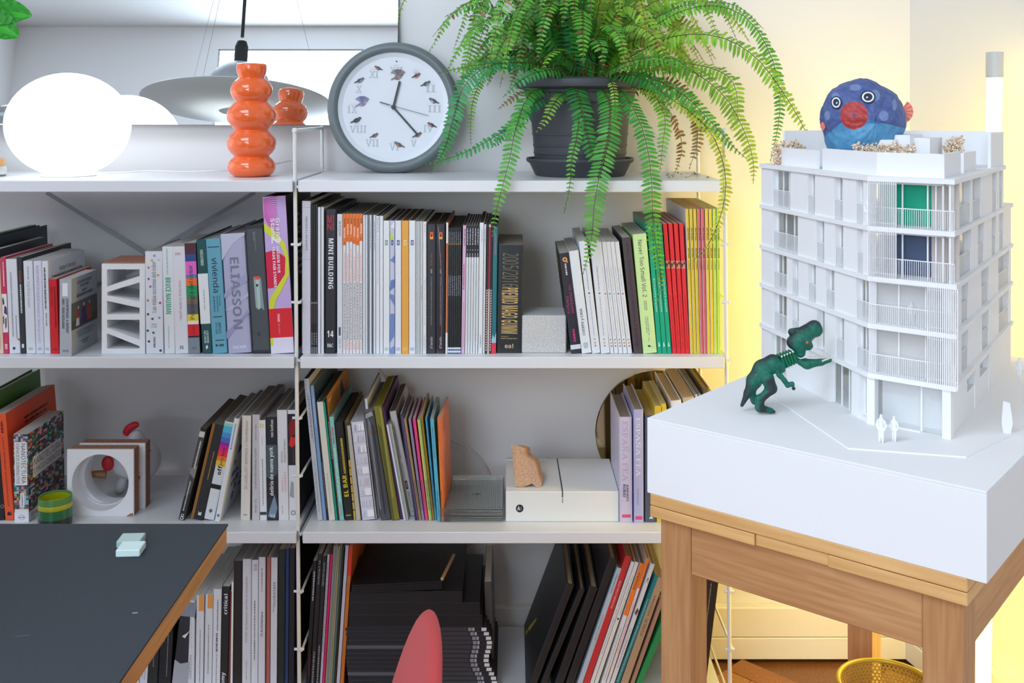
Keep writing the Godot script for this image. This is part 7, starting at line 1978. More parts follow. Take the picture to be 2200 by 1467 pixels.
	put.call([[1150, 150, 2.1], [1090, 105, 2.1], [1040, 62, 2.1], [1000, 30, 2.1]], 0.010, BG, G, 0.007, 0.0, 0.15)
	# inner crown: fronds that rise and arch over, kept short of their neighbours
	for i in 76:
		var a := TAU * (i + rng.randf()) / 76.0
		var rad := rng.randf_range(0.08, 0.21)
		var rise := rng.randf_range(0.07, 0.26)
		var st := Vector3(cos(a) * 0.03, 182.0 * k, sin(a) * 0.03)
		var dx := cos(a); var dz := sin(a)
		if dz < -0.2: rad = minf(rad, 0.13 / absf(dz) * 0.9)
		var dropt := rng.randf_range(0.25, 0.85) * rise if absf(dx) > 0.55 or dz < 0 else rng.randf_range(0.2, 0.6) * rise
		var p1 := st + Vector3(dx * rad * 0.25, rise * 0.6, dz * rad * 0.25)
		var p2 := st + Vector3(dx * rad * 0.65, rise, dz * rad * 0.65)
		var p3 := st + Vector3(dx * rad * 1.1, rise * 0.95 - dropt * 0.3, dz * rad * 1.0)
		var p4 := st + Vector3(dx * rad * 1.4, rise * 0.8 - dropt, dz * rad * 1.1)
		var tone: String = [G, DG, LG, BG, G][rng.randi() % 5] if dx < 0.3 else [G, LG, "6fae34", "86a830"][rng.randi() % 4]
		frond(t, [st, p1, p2, p3, p4], rng.randf_range(0.018, 0.029), tone, LG if dx < 0.3 else YG, 0.0082, rng.randf_range(-0.6, 0.6), 0.05)
	# fallen leaflets on the board
	mb = MB.new()
	for i in 46:
		var p := px(rng.randf_range(1435, 1520), rng.randf_range(371, 383), 2.0)
		p.y = y + 0.0008; p.z = -rng.randf_range(1.97, 2.12)
		var a := rng.randf() * TAU
		var d := Vector3(cos(a), rng.randf_range(0.0, 0.5), sin(a)) * rng.randf_range(0.005, 0.011)
		var sd := Vector3(-sin(a), 0, cos(a)) * 0.002
		mb.ftri(p - sd, p + sd, p + d, Vector3.UP, col(["a07c48", "8a6a38", "b09458"][rng.randi() % 3]))
	var fl := single("fallen_leaflets", mb, "matte", "dry brown fern leaflets scattered on the shelf under the fern", "leaflets")
	fl.set_meta("kind", "stuff")

# --- small objects among the books -------------------------------------------------------------------------
func shelf_at(level: int, x: float, d: float) -> Vector3:
	return Vector3((x - CX) * d / F, CAM_H - DROP[level] + 0.0002, -d)

func curios():
	# ceramic lattice block: white glazed face with slanted openings, clay behind
	var D := 1.936
	var k := D / F
	var t := thing("ceramic_lattice_block", "white glazed clay block with slanted openings among the books", "ceramic block", "", shelf_at(1, 218.5, D))
	var H := 193.0 * k; var W := 93.0 * k
	var to := func(zx: float, zy: float) -> Vector2: return Vector2((zx - 820.0) / 350.0 * W, (1343.0 - zy) / 728.0 * H)
	var holes := [[[862, 660], [1125, 660], [1125, 715], [862, 800]], [[862, 845], [1125, 765], [1125, 920], [862, 872]], [[862, 915], [1125, 972], [1125, 1022], [862, 1025]], [[862, 1068], [1125, 1068], [1125, 1230], [862, 1135]], [[862, 1178], [1128, 1282], [1128, 1300], [862, 1305]]]
	var rects := []
	var outer := PackedVector2Array([Vector2(0, 0), Vector2(W, 0), Vector2(W, H), Vector2(0, H)])
	var mb := MB.new()
	var cl := MB.new()
	var dep := 0.095
	# frame pieces between holes, all as prisms
	var xl: float = to.call(862, 0).x; var xr: float = to.call(1126, 0).x
	var yt: float = to.call(0, 660).y; var yb: float = to.call(0, 1303).y
	var pieces := [[Vector2(0, 0), Vector2(xl, 0), Vector2(xl, H), Vector2(0, H)], [Vector2(xr, 0), Vector2(W, 0), Vector2(W, H), Vector2(xr, H)], [Vector2(xl, yt), Vector2(xr, yt), Vector2(xr, H), Vector2(xl, H)], [Vector2(xl, 0), Vector2(xr, 0), Vector2(xr, yb), Vector2(xl, yb)]]
	for q in [[[862, 800], [1126, 715], [1126, 765], [862, 845]], [[862, 872], [1126, 920], [1126, 972], [862, 915]], [[862, 1025], [1126, 1022], [1126, 1068], [862, 1068]], [[862, 1135], [1126, 1230], [1126, 1282], [862, 1178]]]:
		var pc := []
		for z in q: pc.append(to.call(z[0], z[1]))
		pieces.append(pc)
	for i in pieces.size():
		mb.prism(PackedVector2Array(pieces[i]), -0.0, -dep, Color.WHITE)
	part("glazed_lattice", mb, "glaze", t)
	cl.box(Vector3(W / 2, H + 0.0012, -dep / 2 - 0.003), Vector3(W, 0.0024, dep - 0.006), Color.WHITE, 0.0008)
	part("clay_top", cl, "terracotta", t)
	# concrete cube
	D = 1.935; k = D / F
	t = thing("concrete_cube", "rough light grey concrete cube used as a bookend", "concrete cube", "", shelf_at(1, 1169, D))
	mb = MB.new()
	mb.box(Vector3(0, 0.0395 * 0.88, -0.048), Vector3(0.0825, 0.0695, 0.085), Color.WHITE, 0.0018)
	part("cube", mb, "concrete", t)
	# square tiles with a round hole: two glazed clay rings
	D = 1.985; k = D / F
	t = thing("ring_tile_block", "white glazed square clay block with a round hole", "ceramic block", "", shelf_at(2, 215.5, D))
	var S := 143.0 * k
	for q in [[0.0, 0.030, 0.0], [0.036, 0.030, 0.009]]:
		mb = MB.new()
		ring_square(mb, S, 61.0 * k, -q[0], -q[0] - 0.0045, true)
		var gl := part("glazed_face", mb, "glaze", t)
		mb = MB.new()
		ring_square(mb, S - 0.001, 61.5 * k, -q[0] - 0.0045, -q[0] - q[1], false)
		var cb := part("clay_body", mb, "terracotta", t)
		mb = MB.new()
		ring_wall(mb, 60.5 * k, -q[0] - 0.001, -q[0] - q[1] - 0.002, S)
		var lin := part("glazed_lining", mb, "glaze", t)
		for e in [gl, cb, lin]: e.position.x = q[2]; e.position.y = q[2] * 0.0
	mb = MB.new()
	ring_wall(mb, 58.5 * k, -0.028, -0.037, S)
	part("joint_ring", mb, "glaze", t)
	mb = MB.new()
	mb.prism(PackedVector2Array([Vector2(S / 2 - 0.014, 0), Vector2(S / 2 - 0.001, 0), Vector2(S / 2 - 0.001, 0.006), Vector2(S / 2 - 0.006, 0.005)]), 0.0002, -0.002, Color.WHITE)
	part("chip", mb, "terracotta", t)
	# red and white bird figurine behind it
	bird(2)
	# stacked tumblers: dark, green, green-yellow
	D = 1.946
	var base := shelf_at(2, 118.5, D)
	var gl := [["smoke_glass", Color(0.16, 0.18, 0.18, 0.35), 0.0, 0.016, "low dark grey bowl at the foot of the stacked trio"], ["green_glass", Color(0.16, 0.42, 0.28, 0.35), 0.0155, 0.0335, "deep green glass bowl in the middle of the stacked trio"], ["lime_glass", Color(0.36, 0.58, 0.34, 0.35), 0.033, 0.053, "green glass bowl with yellow inside on top of the trio"]]
	for i in 3:
		var q: Array = gl[i]
		mat(q[0], 0.25, {"vc": false, "albedo_color": Color(q[1].r, q[1].g, q[1].b), "backlight_enabled": true, "backlight": Color(q[1].r, q[1].g, q[1].b) * 0.9})
		t = thing("glass_bowl", q[4], "bowl", "", base + Vector3(0, q[2], 0))
		var h: float = q[3] - q[2]
		mb = MB.new()
		var r := 0.0295
		mb.lathe([Vector2(0, 0), Vector2(r - 0.001, 0), Vector2(r, 0.001), Vector2(r, h), Vector2(r - 0.0006, h + 0.0006), Vector2(r - 0.0024, h), Vector2(r - 0.0024, 0.004), Vector2(0, 0.004)], 48, Color.WHITE, 40)
		part("bowl_wall", mb, q[0], t)
		if i == 2:
			mat("yellow_inside", 0.3, {"vc": false, "albedo_color": Color(0.66, 0.68, 0.10)})
			mb = MB.new()
			mb.lathe([Vector2(0.0268, h - 0.003), Vector2(0.0266, 0.0045), Vector2(0, 0.0043)], 48, Color.WHITE, 30)
			part("yellow_lining", mb, "yellow_inside", t)
			mb = MB.new()
			mb.lathe([Vector2(r + 0.0001, 0.0), Vector2(r + 0.0003, 0.0005), Vector2(r + 0.0003, h * 0.42), Vector2(r + 0.0001, h * 0.44)], 48, Color.WHITE, 30)
			part("lime_band", mb, "yellow_inside", t)
	# glass tiles stacked flat
	D = 1.955
	var gb := shelf_at(2, 1013, D)
	var gk := D / F
	for i in 2:
		t = thing("glass_tile", ["lower ribbed clear glass tile lying beside the white carton", "upper ribbed clear glass tile lying beside the white carton"][i], "glass tile", "", gb + Vector3(0, 0.0122 * i, 0))
		mb = MB.new()
		mb.box(Vector3(0, 0.006, -0.088), Vector3(0.119, 0.0118, 0.176), Color.WHITE, 0.002)
		part("slab", mb, "glass", t)
		if i == 1:
			mb = MB.new()
			for j in 26:
				mb.tube([Vector3(-0.052 + j * 0.00416, 0.0123, -0.008), Vector3(-0.052 + j * 0.00416, 0.0123, -0.168)], 0.0007, 5, Color.WHITE, false)
			part("ribs", mb, "glass", t)
	mb = MB.new()
	for q in [[0, 0], [0.004, 0.0006], [-0.005, -0.001], [0.008, 0.001], [0.002, -0.0022]]:
		disc(mb, gb + Vector3(0.006 + q[0], 0.0252, -0.075 + q[1]), Vector3(0.0022, 0, 0), Vector3(0, 0, -0.0012), 8, col("1e2420"))
	single("soil_crumb", mb, "matte", "dark crumbs lying on the upper glass tile", "crumbs")
	# white carton with a green line and a round badge
	D = 1.958; k = D / F
	t = thing("carton", "flat white carton with a green line and round black badge", "box", "", shelf_at(2, 1208, D))
	var bw := 243.0 * k; var bh := 0.0565; var bd := 0.185
	mb = MB.new()
	mb.box(Vector3(0, bh / 2, -bd / 2), Vector3(bw, bh, bd), col("e9eae8"), 0.0012)
	part("carton_body", mb, "matte", t)
	mb = MB.new()
	mb.box(Vector3(-bw * 0.3, bh + 0.001, -bd + 0.006), Vector3(bw * 0.4, 0.003, 0.01), col("dcdcda"))
	part("flap_edge", mb, "matte", t)
	mb = MB.new()
	var lx := -bw / 2 + bw * (1208.5 - 1086.5) / 243.0
	mb.quad(Vector3(lx - 0.0013, bh + 0.0003, 0), Vector3(lx + 0.0013, bh + 0.0003, 0), Vector3(lx - 0.0010, bh + 0.0003, -bd), Vector3(lx - 0.0035, bh + 0.0003, -bd), Vector3.UP, col("2c4a3c"))
	mb.quad(Vector3(lx - 0.0011, bh * 0.80, 0.0003), Vector3(lx + 0.0011, bh * 0.80, 0.0003), Vector3(lx + 0.0011, bh, 0.0003), Vector3(lx - 0.0011, bh, 0.0003), Vector3(0, 0, 1), col("2c4a3c"))
	for j in 3:
		disc(mb, Vector3(lx, bh * (0.75 - 0.055 * j), 0.0003), Vector3(0.0011, 0, 0), Vector3(0, 0.0011, 0), 8, col("2c4a3c"))
	part("green_line", mb, "print", t)
	mb = MB.new()
	var bc := Vector3(-bw / 2 + bw * 30.0 / 243.0, bh * 0.44, 0.0003)
	disc(mb, bc, Vector3(0.0071, 0, 0), Vector3(0, 0.0074, 0), 28, col("24262a"))
	put_text(mb, "A", "b", bc + Vector3(-0.0045, -0.0035, 0.0002), Vector3(0.0052, 0, 0), Vector3(0, 0.0072, 0), col("e8e8e8"))
	mb.quad(bc + Vector3(0.0022, -0.0032, 0.0002), bc + Vector3(0.003, -0.0032, 0.0002), bc + Vector3(0.003, 0.0032, 0.0002), bc + Vector3(0.0022, 0.0032, 0.0002), Vector3(0, 0, 1), col("c8c8c8"))
	part("round_badge", mb, "print", t)
	# clay shard standing on the carton
	var sb := shelf_at(2, 1131, D) + Vector3(0, bh + 0.0004, -0.018)
	t = thing("clay_shard", "broken terracotta brick shard standing on the white carton", "brick shard", "", sb)
	mb = MB.new()
	var sh := [[-14, 0], [-24, 4], [-27, 30], [-30, 62], [-33, 92], [-22, 92], [-6, 86], [-4, 72], [0, 66], [14, 58], [22, 40], [27, 22], [33, 10], [31, 0], [22, 1], [12, 8], [0, 3], [-8, 1]]
	var poly := PackedVector2Array()
	for q in sh: poly.append(Vector2(q[0], q[1]) * k * 1.0)
	var back := PackedVector2Array()
	for q in sh: back.append(Vector2(q[0] + 6.0 + 0.10 * q[1], q[1] * 0.86 + 3.0 * sin(q[0] * 0.4)) * k)
	var zf := []
	for i in poly.size(): zf.append(rng.randf_range(-0.004, 0.0))
	for i in poly.size():
		var j := (i + 1) % poly.size()
		var A := Vector3(poly[i].x, poly[i].y, zf[i]); var B := Vector3(poly[j].x, poly[j].y, zf[j])
		var Cc := Vector3(back[j].x, maxf(back[j].y, 0.0), -0.042); var E := Vector3(back[i].x, maxf(back[i].y, 0.0), -0.042)
		if sh[i][1] <= 4: E.y = 0
		if sh[j][1] <= 4: Cc.y = 0
		var e := poly[j] - poly[i]
		mb.quad_auto(A, B, Cc, E, Vector3(-e.y, e.x, 0), Color.WHITE)
	var ix := Geometry2D.triangulate_polygon(poly)
	for i in range(0, ix.size(), 3):
		var A := Vector3(poly[ix[i]].x, poly[ix[i]].y, zf[ix[i]]); var B := Vector3(poly[ix[i + 1]].x, poly[ix[i + 1]].y, zf[ix[i + 1]]); var E := Vector3(poly[ix[i + 2]].x, poly[ix[i + 2]].y, zf[ix[i + 2]])
		var nn := (B - A).cross(E - A).normalized()
		if nn.z < 0: nn = -nn
		mb.ftri(A, B, E, nn, Color.WHITE)
		A = Vector3(back[ix[i]].x, maxf(back[ix[i]].y, 0), -0.042); B = Vector3(back[ix[i + 1]].x, maxf(back[ix[i + 1]].y, 0), -0.042); E = Vector3(back[ix[i + 2]].x, maxf(back[ix[i + 2]].y, 0), -0.042)
		mb.ftri(A, B, E, Vector3(0, 0, -1), Color.WHITE)
	mat("clay_shard", 0.95, {"vc": false})
	M.clay_shard.albedo_texture = noise_tex(0.08, Color(0.74, 0.57, 0.45), Color(0.88, 0.74, 0.63), 256, 5, FastNoiseLite.TYPE_SIMPLEX, 5)
	M.clay_shard.uv1_triplanar = true; M.clay_shard.uv1_scale = Vector3.ONE * 10.0
	part("shard", mb, "clay_shard", t)
	# round brass mirror leaning against the wall behind the lilac volumes
	var mc := px(1413, 930, 2.20)
	t = thing("round_mirror", "round brass-toned mirror leaning behind the lilac volumes", "mirror", "", mc)
	t.rotation.x = -0.10
	mb = MB.new()
	mb.x = Transform3D(Basis(Vector3.RIGHT, PI / 2), Vector3.ZERO)
	var R := 133.0 * 2.20 / F
	mb.lathe([Vector2(0, -0.003), Vector2(R, -0.003), Vector2(R + 0.0008, 0.0), Vector2(R - 0.001, 0.002), Vector2(0, 0.002)], 96, Color.WHITE, 20)
	part("mirror_disc", mb, "brass_mirror", t)

func ring_square(mb: MB, S: float, r: float, z0: float, z1: float, bevel: bool):
	# square plate with a round hole, standing on its edge; origin at the middle of its foot
	var c := Vector2(0, S / 2)
	var n := 64
	for i in n:
		var a := TAU * i / n; var b := TAU * (i + 1) / n
		var oa := Vector2(cos(a), sin(a)); var ob := Vector2(cos(b), sin(b))
		var sa := oa * (S / 2 / maxf(absf(oa.x), absf(oa.y))); var sb := ob * (S / 2 / maxf(absf(ob.x), absf(ob.y)))
		for z in [z0, z1]:
			var nn := Vector3(0, 0, 1 if z == z0 else -1)
			mb.quad(Vector3(c.x + oa.x * r, c.y + oa.y * r, z), Vector3(c.x + sa.x, c.y + sa.y, z), Vector3(c.x + sb.x, c.y + sb.y, z), Vector3(c.x + ob.x * r, c.y + ob.y * r, z), nn, Color.WHITE)
	var h := S / 2
	for q in [[Vector3(-h, 0, z0), Vector3(h, 0, z0), Vector3(0, -1, 0)], [Vector3(-h, S, z0), Vector3(h, S, z0), Vector3(0, 1, 0)], [Vector3(-h, 0, z0), Vector3(-h, S, z0), Vector3(-1, 0, 0)], [Vector3(h, 0, z0), Vector3(h, S, z0), Vector3(1, 0, 0)]]:
		var d := Vector3(0, 0, z1 - z0)
		mb.quad(q[0], q[1], q[1] + d, q[0] + d, q[2], Color.WHITE)

func ring_wall(mb: MB, r: float, z0: float, z1: float, S: float):
	var n := 64
	for i in n:
		var a := TAU * i / n; var b := TAU * (i + 1) / n
		var oa := Vector3(cos(a), sin(a), 0); var ob := Vector3(cos(b), sin(b), 0)
		var c := Vector3(0, S / 2, 0)
		for w in [[r, -1.0], [r + 0.0015, 1.0]]:
			mb.tri(c + oa * w[0] + Vector3(0, 0, z0), c + ob * w[0] + Vector3(0, 0, z0), c + ob * w[0] + Vector3(0, 0, z1), oa * w[1], ob * w[1], ob * w[1], Color.WHITE)
			mb.tri(c + oa * w[0] + Vector3(0, 0, z0), c + ob * w[0] + Vector3(0, 0, z1), c + oa * w[0] + Vector3(0, 0, z1), oa * w[1], ob * w[1], oa * w[1], Color.WHITE)
		mb.quad(c + oa * r + Vector3(0, 0, z0), c + oa * (r + 0.0015) + Vector3(0, 0, z0), c + ob * (r + 0.0015) + Vector3(0, 0, z0), c + ob * r + Vector3(0, 0, z0), Vector3(0, 0, 1), Color.WHITE)

func bird(level: int):
	var D := 2.10
	var k := D / F
	var c := shelf_at(level, 283, D)
	var t := thing("bird_figurine", "white toy bird with red comb and wooden beak behind the round hole", "figurine", "", c)
	var P := func(x: float, y: float, z := 0.0) -> Vector3: return Vector3((x - 283) * k, (1063.0 - y) * k, z)
	var white := func(_p, _n): return col("dfe0e6")
	var o := MeshInstance3D.new()
	o.name = "body"
	o.mesh = blob([[P.call(278, 985), P.call(300, 990), 42 * k, 44 * k], [P.call(290, 950), P.call(292, 942), 24 * k, 16 * k], [P.call(262, 1040), P.call(262, 1040), 12 * k, 12 * k], [P.call(314, 1040), P.call(316, 1056), 12 * k, 8 * k], [P.call(258, 1050), P.call(256, 1056), 9 * k, 8 * k]], 0.003, 0.012, white)
	o.material_override = M.satin
	t.add_child(o)
	var mb := MB.new()
	mb.tube(spline([P.call(272, 936, 0.0), P.call(276, 924, 0.0), P.call(288, 916, 0.0), P.call(298, 914, 0.0)], 4), [0.006, 0.008, 0.0085, 0.0085, 0.0085, 0.0085, 0.008, 0.008, 0.0075, 0.007, 0.006, 0.005, 0.003], 10, col("c81c2c"))
	part("comb", mb, "satin", t)
	mb = MB.new()
	mb.tube([P.call(240, 1010, 0.03), P.call(204, 1007, 0.035)], [0.0085, 0.0055], 10, col("a8784a"))
	part("beak", mb, "satin", t)
	for q in [[246, 985, 0.0385, 13.0, 16.0], [315, 975, 0.032, 6.5, 6.5]]:
		mb = MB.new()
		mb.ball(P.call(q[0], q[1], q[2] - 0.003), Vector3(q[3] * k, q[4] * k, 0.004), 20, 12, col("c41c2c"))
		part("red_patch", mb, "satin", t)
	mb = MB.new()
	mb.tube(spline([P.call(308, 950, 0.022), P.call(318, 955, 0.026), P.call(328, 966, 0.022)], 4), 0.0055, 8, col("c41c2c"))
	mb.tube(spline([P.call(310, 1016, 0.034), P.call(318, 1012, 0.034), P.call(319, 1004, 0.033), P.call(313, 1003, 0.035)], 4), 0.0032, 8, col("c41c2c"))
	part("red_marking", mb, "satin", t)

# --- toy dinosaur biting the model -------------------------------------------------------------------------
func dinosaur():
	var D := 1.262
	var k := D / F
	var o := px(1640, 891, D)
	o.y = PLINTH_Y + 0.0003
	var t := thing("toy_dinosaur", "green plastic toy tyrannosaur biting the architectural model", "toy", "", o)
	t.rotation.y = 0.12
	var P := func(zx: float, zy: float, z := 0.0) -> Vector3:
		return Vector3((1560 + zx / 6.377 - 1640) * k, (894.2 - (680 + zy / 6.377)) * k, z)
	var R := func(r: float) -> float: return r / 6.377 * k
	var nz := FastNoiseLite.new(); nz.frequency = 260.0; nz.seed = 4
	var fine := FastNoiseLite.new(); fine.frequency = 900.0; fine.seed = 8
	var g0 := col("0c785e"); var g1 := col("0b584c"); var dk := col("1f2c30")
	# sprayed dark paint along the back, the skull and the shanks, broken up by grain
	var bands := []
	for line in [[[205, 1250, 0], [300, 1030, 0], [400, 830, 0], [520, 680, 0], [640, 612, 0], [730, 640, 0]], [[850, 490, 0], [890, 330, 0], [1010, 285, 0], [1180, 165, 0], [1330, 175, 0]], [[540, 930, 0.019], [560, 1080, 0.02], [470, 1180, 0.02], [430, 1310, 0.02]]]:
		for i in line.size() - 1:
			bands.append([P.call(line[i][0], line[i][1], line[i][2]), P.call(line[i + 1][0], line[i + 1][1], line[i + 1][2])])
	var skin := func(p: Vector3, _n: Vector3) -> Color:
		var m := 1.0
		for q in bands: m = minf(m, cap_dist(p, q[0], q[1], 0.0, 0.0, Vector3.ONE))
		var s := 1.0 - smoothstep(0.0035, 0.0095, m + 0.0035 * nz.get_noise_3dv(p) + 0.004 * fine.get_noise_3dv(p))
		return g0.lerp(g1, clampf(0.5 + 0.8 * nz.get_noise_3dv(p * 0.6), 0, 1)).lerp(dk, s)
	var z := 0.011
	var add := func(called: String, caps: Array, cell: float, kk: float, cuts := []):
		var m := MeshInstance3D.new()
		m.name = called
		m.mesh = blob(caps, cell, kk, skin, cuts)
		m.material_override = M.dino
		t.add_child(m, true)
	mat("dino", 0.42)
	M.dino.heightmap_enabled = true
	M.dino.heightmap_texture = noise_tex(0.12, Color.BLACK, Color.WHITE, 256, 2, FastNoiseLite.TYPE_CELLULAR)
	M.dino.heightmap_scale = 0.05
	M.dino.uv1_triplanar = true; M.dino.uv1_scale = Vector3.ONE * 60.0
	var caps := [
		[P.call(205, 1285), P.call(290, 1120), R.call(24), R.call(50)], [P.call(290, 1120), P.call(370, 950), R.call(50), R.call(92)], [P.call(370, 950), P.call(500, 800), R.call(92), R.call(125)], [P.call(500, 800), P.call(640, 730), R.call(125), R.call(118)], [P.call(640, 735), P.call(735, 760), R.call(115), R.call(105)],
		[P.call(630, 640), P.call(690, 660), R.call(32), R.call(45)],
		# near leg
		[P.call(520, 900, z), P.call(570, 1020, z * 1.2), R.call(95), R.call(72)], [P.call(570, 1030, z * 1.2), P.call(420, 1160, z * 1.2), R.call(66), R.call(52)], [P.call(400, 1165, z * 1.2), P.call(400, 1270, z * 1.2), R.call(60), R.call(58)], [P.call(400, 1285, z * 1.2), P.call(560, 1325, z * 1.25), R.call(52), R.call(40)],
		# far leg
		[P.call(500, 900, -z), P.call(470, 1020, -z * 1.2), R.call(90), R.call(66)], [P.call(460, 1030, -z * 1.2), P.call(400, 1140, -z * 1.2), R.call(58), R.call(46)], [P.call(400, 1150, -z * 1.2), P.call(420, 1230, -z * 1.2), R.call(48), R.call(42)], [P.call(430, 1235, -z * 1.2), P.call(540, 1235, -z * 1.2), R.call(42), R.call(34)], [P.call(440, 1280, -z * 1.2), P.call(540, 1300, -z * 1.2), R.call(48), R.call(40)],
		# arms
		[P.call(690, 850, z), P.call(750, 920, z * 1.3), R.call(42), R.call(28)], [P.call(750, 930, z * 1.3), P.call(785, 985, z * 1.4), R.call(28), R.call(24)], [P.call(785, 985, z * 1.4), P.call(850, 965, z * 1.4), R.call(26), R.call(26)], [P.call(850, 965, z * 1.4), P.call(872, 1015, z * 1.4), R.call(22), R.call(14)]]
	add.call("body", caps, 0.00125, 0.0035)
	# pleated neck: four plates
	for i in 5:
		var f := i / 4.0
		var mb := MB.new()
		var c: Vector3 = P.call(lerpf(772, 930, f), lerpf(700, 640, f))
		mb.x = Transform3D(Basis(Vector3(0, 0, 1), deg_to_rad(22)), c)
		mb.box(Vector3.ZERO, Vector3(R.call(30), R.call(lerpf(205, 190, f)), R.call(170)), col("0e7452"), R.call(12))
		part("neck_plate", mb, "dino", t)
		mb = MB.new()
		for s in [-1.0, 1.0]:
			mb.ball(c + Vector3(-s * R.call(34) * 0.9, s * R.call(88), R.call(80)), Vector3.ONE * R.call(13), 10, 6, col("e4e4dc"))
		part("rivets", mb, "satin", t)
	var mb := MB.new()
	mb.tube([P.call(730, 725), P.call(980, 640)], R.call(62), 14, col("0b5c44"))
	part("neck_core", mb, "dino", t)
	# head
	var hc := [[P.call(935, 440), P.call(1060, 400), R.call(92), R.call(125), Vector3(1, 1, 0.85)], [P.call(1060, 365), P.call(1235, 255), R.call(128), R.call(104), Vector3(1, 1, 0.8)], [P.call(1235, 255), P.call(1272, 290), R.call(100), R.call(84), Vector3(1, 1, 0.8)], [P.call(1020, 480), P.call(1040, 585), R.call(128), R.call(72), Vector3(1, 1, 0.75)], [P.call(1100, 440), P.call(1160, 500), R.call(90), R.call(60), Vector3(1, 1, 0.8)], [P.call(915, 300), P.call(985, 275), R.call(52), R.call(34)], [P.call(1010, 410, R.call(78)), P.call(1120, 370, R.call(72)), R.call(40), R.call(36)]]
	add.call("head", hc, 0.00115, 0.003, [[P.call(1262, 610), P.call(1400, 470), R.call(104), R.call(80), Vector3(1, 1, 1.6)]])
	# lower jaw: a trough
	var jc := [[P.call(1000, 700), P.call(1130, 740), R.call(45), R.call(72), Vector3(1, 1, 1.25)], [P.call(1130, 740), P.call(1330, 725), R.call(72), R.call(46), Vector3(1, 1, 1.3)], [P.call(1330, 725), P.call(1455, 700), R.call(46), R.call(34), Vector3(1, 1, 1.2)]]
	add.call("lower_jaw", jc, 0.0011, 0.0025, [[P.call(1080, 655), P.call(1420, 655), R.call(60), R.call(36), Vector3(1, 1, 1.15)]])
	# teeth
	mb = MB.new()
	var tooth := func(p: Vector3, d: Vector3, r: float, l: float):
		mb.tube([p, p + d * l * 0.5, p + d * l], [r, r * 0.8, r * 0.15], 6, col("efe9d2"))
	for i in 9:
		var f := i / 8.0
		tooth.call(P.call(lerpf(1330, 1465, f), lerpf(706, 676, f), R.call(lerpf(58, 16, f))), Vector3(0, 1, 0), R.call(9), R.call(26))
		tooth.call(P.call(lerpf(1200, 1450, f), lerpf(675, 662, f), -R.call(lerpf(66, 20, f))), Vector3(0, 1, 0), R.call(9), R.call(28))
	for i in 6:
		var f := i / 5.0
		tooth.call(P.call(lerpf(1240, 1335, f), lerpf(418, 318, f), R.call(lerpf(52, 34, f))), Vector3(0.5, -0.85, 0), R.call(9), R.call(28))
		tooth.call(P.call(lerpf(1240, 1335, f), lerpf(418, 318, f), -R.call(lerpf(52, 34, f))), Vector3(0.5, -0.85, 0), R.call(9), R.call(28))
	part("teeth", mb, "satin", t)
	mb = MB.new()
	mb.ball(P.call(1092, 425, R.call(104)), Vector3.ONE * R.call(22), 16, 10, col("d86a3c"))
	part("eye", mb, "gloss", t)
	mb = MB.new()
	mb.ball(P.call(1094, 424, R.call(120)), Vector3(R.call(7), R.call(11), R.call(8)), 12, 8, col("1a1410"))
	part("pupil", mb, "gloss", t)
	# claws and the two screw recesses
	mb = MB.new()
	for q in [[585, 1330, z * 1.5], [580, 1340, z * 1.2], [872, 1030, z * 1.4]]:
		mb.ball(P.call(q[0], q[1], q[2]), Vector3(R.call(26), R.call(22), R.call(22)), 10, 8, col("20242a"))
	part("claws", mb, "satin", t)

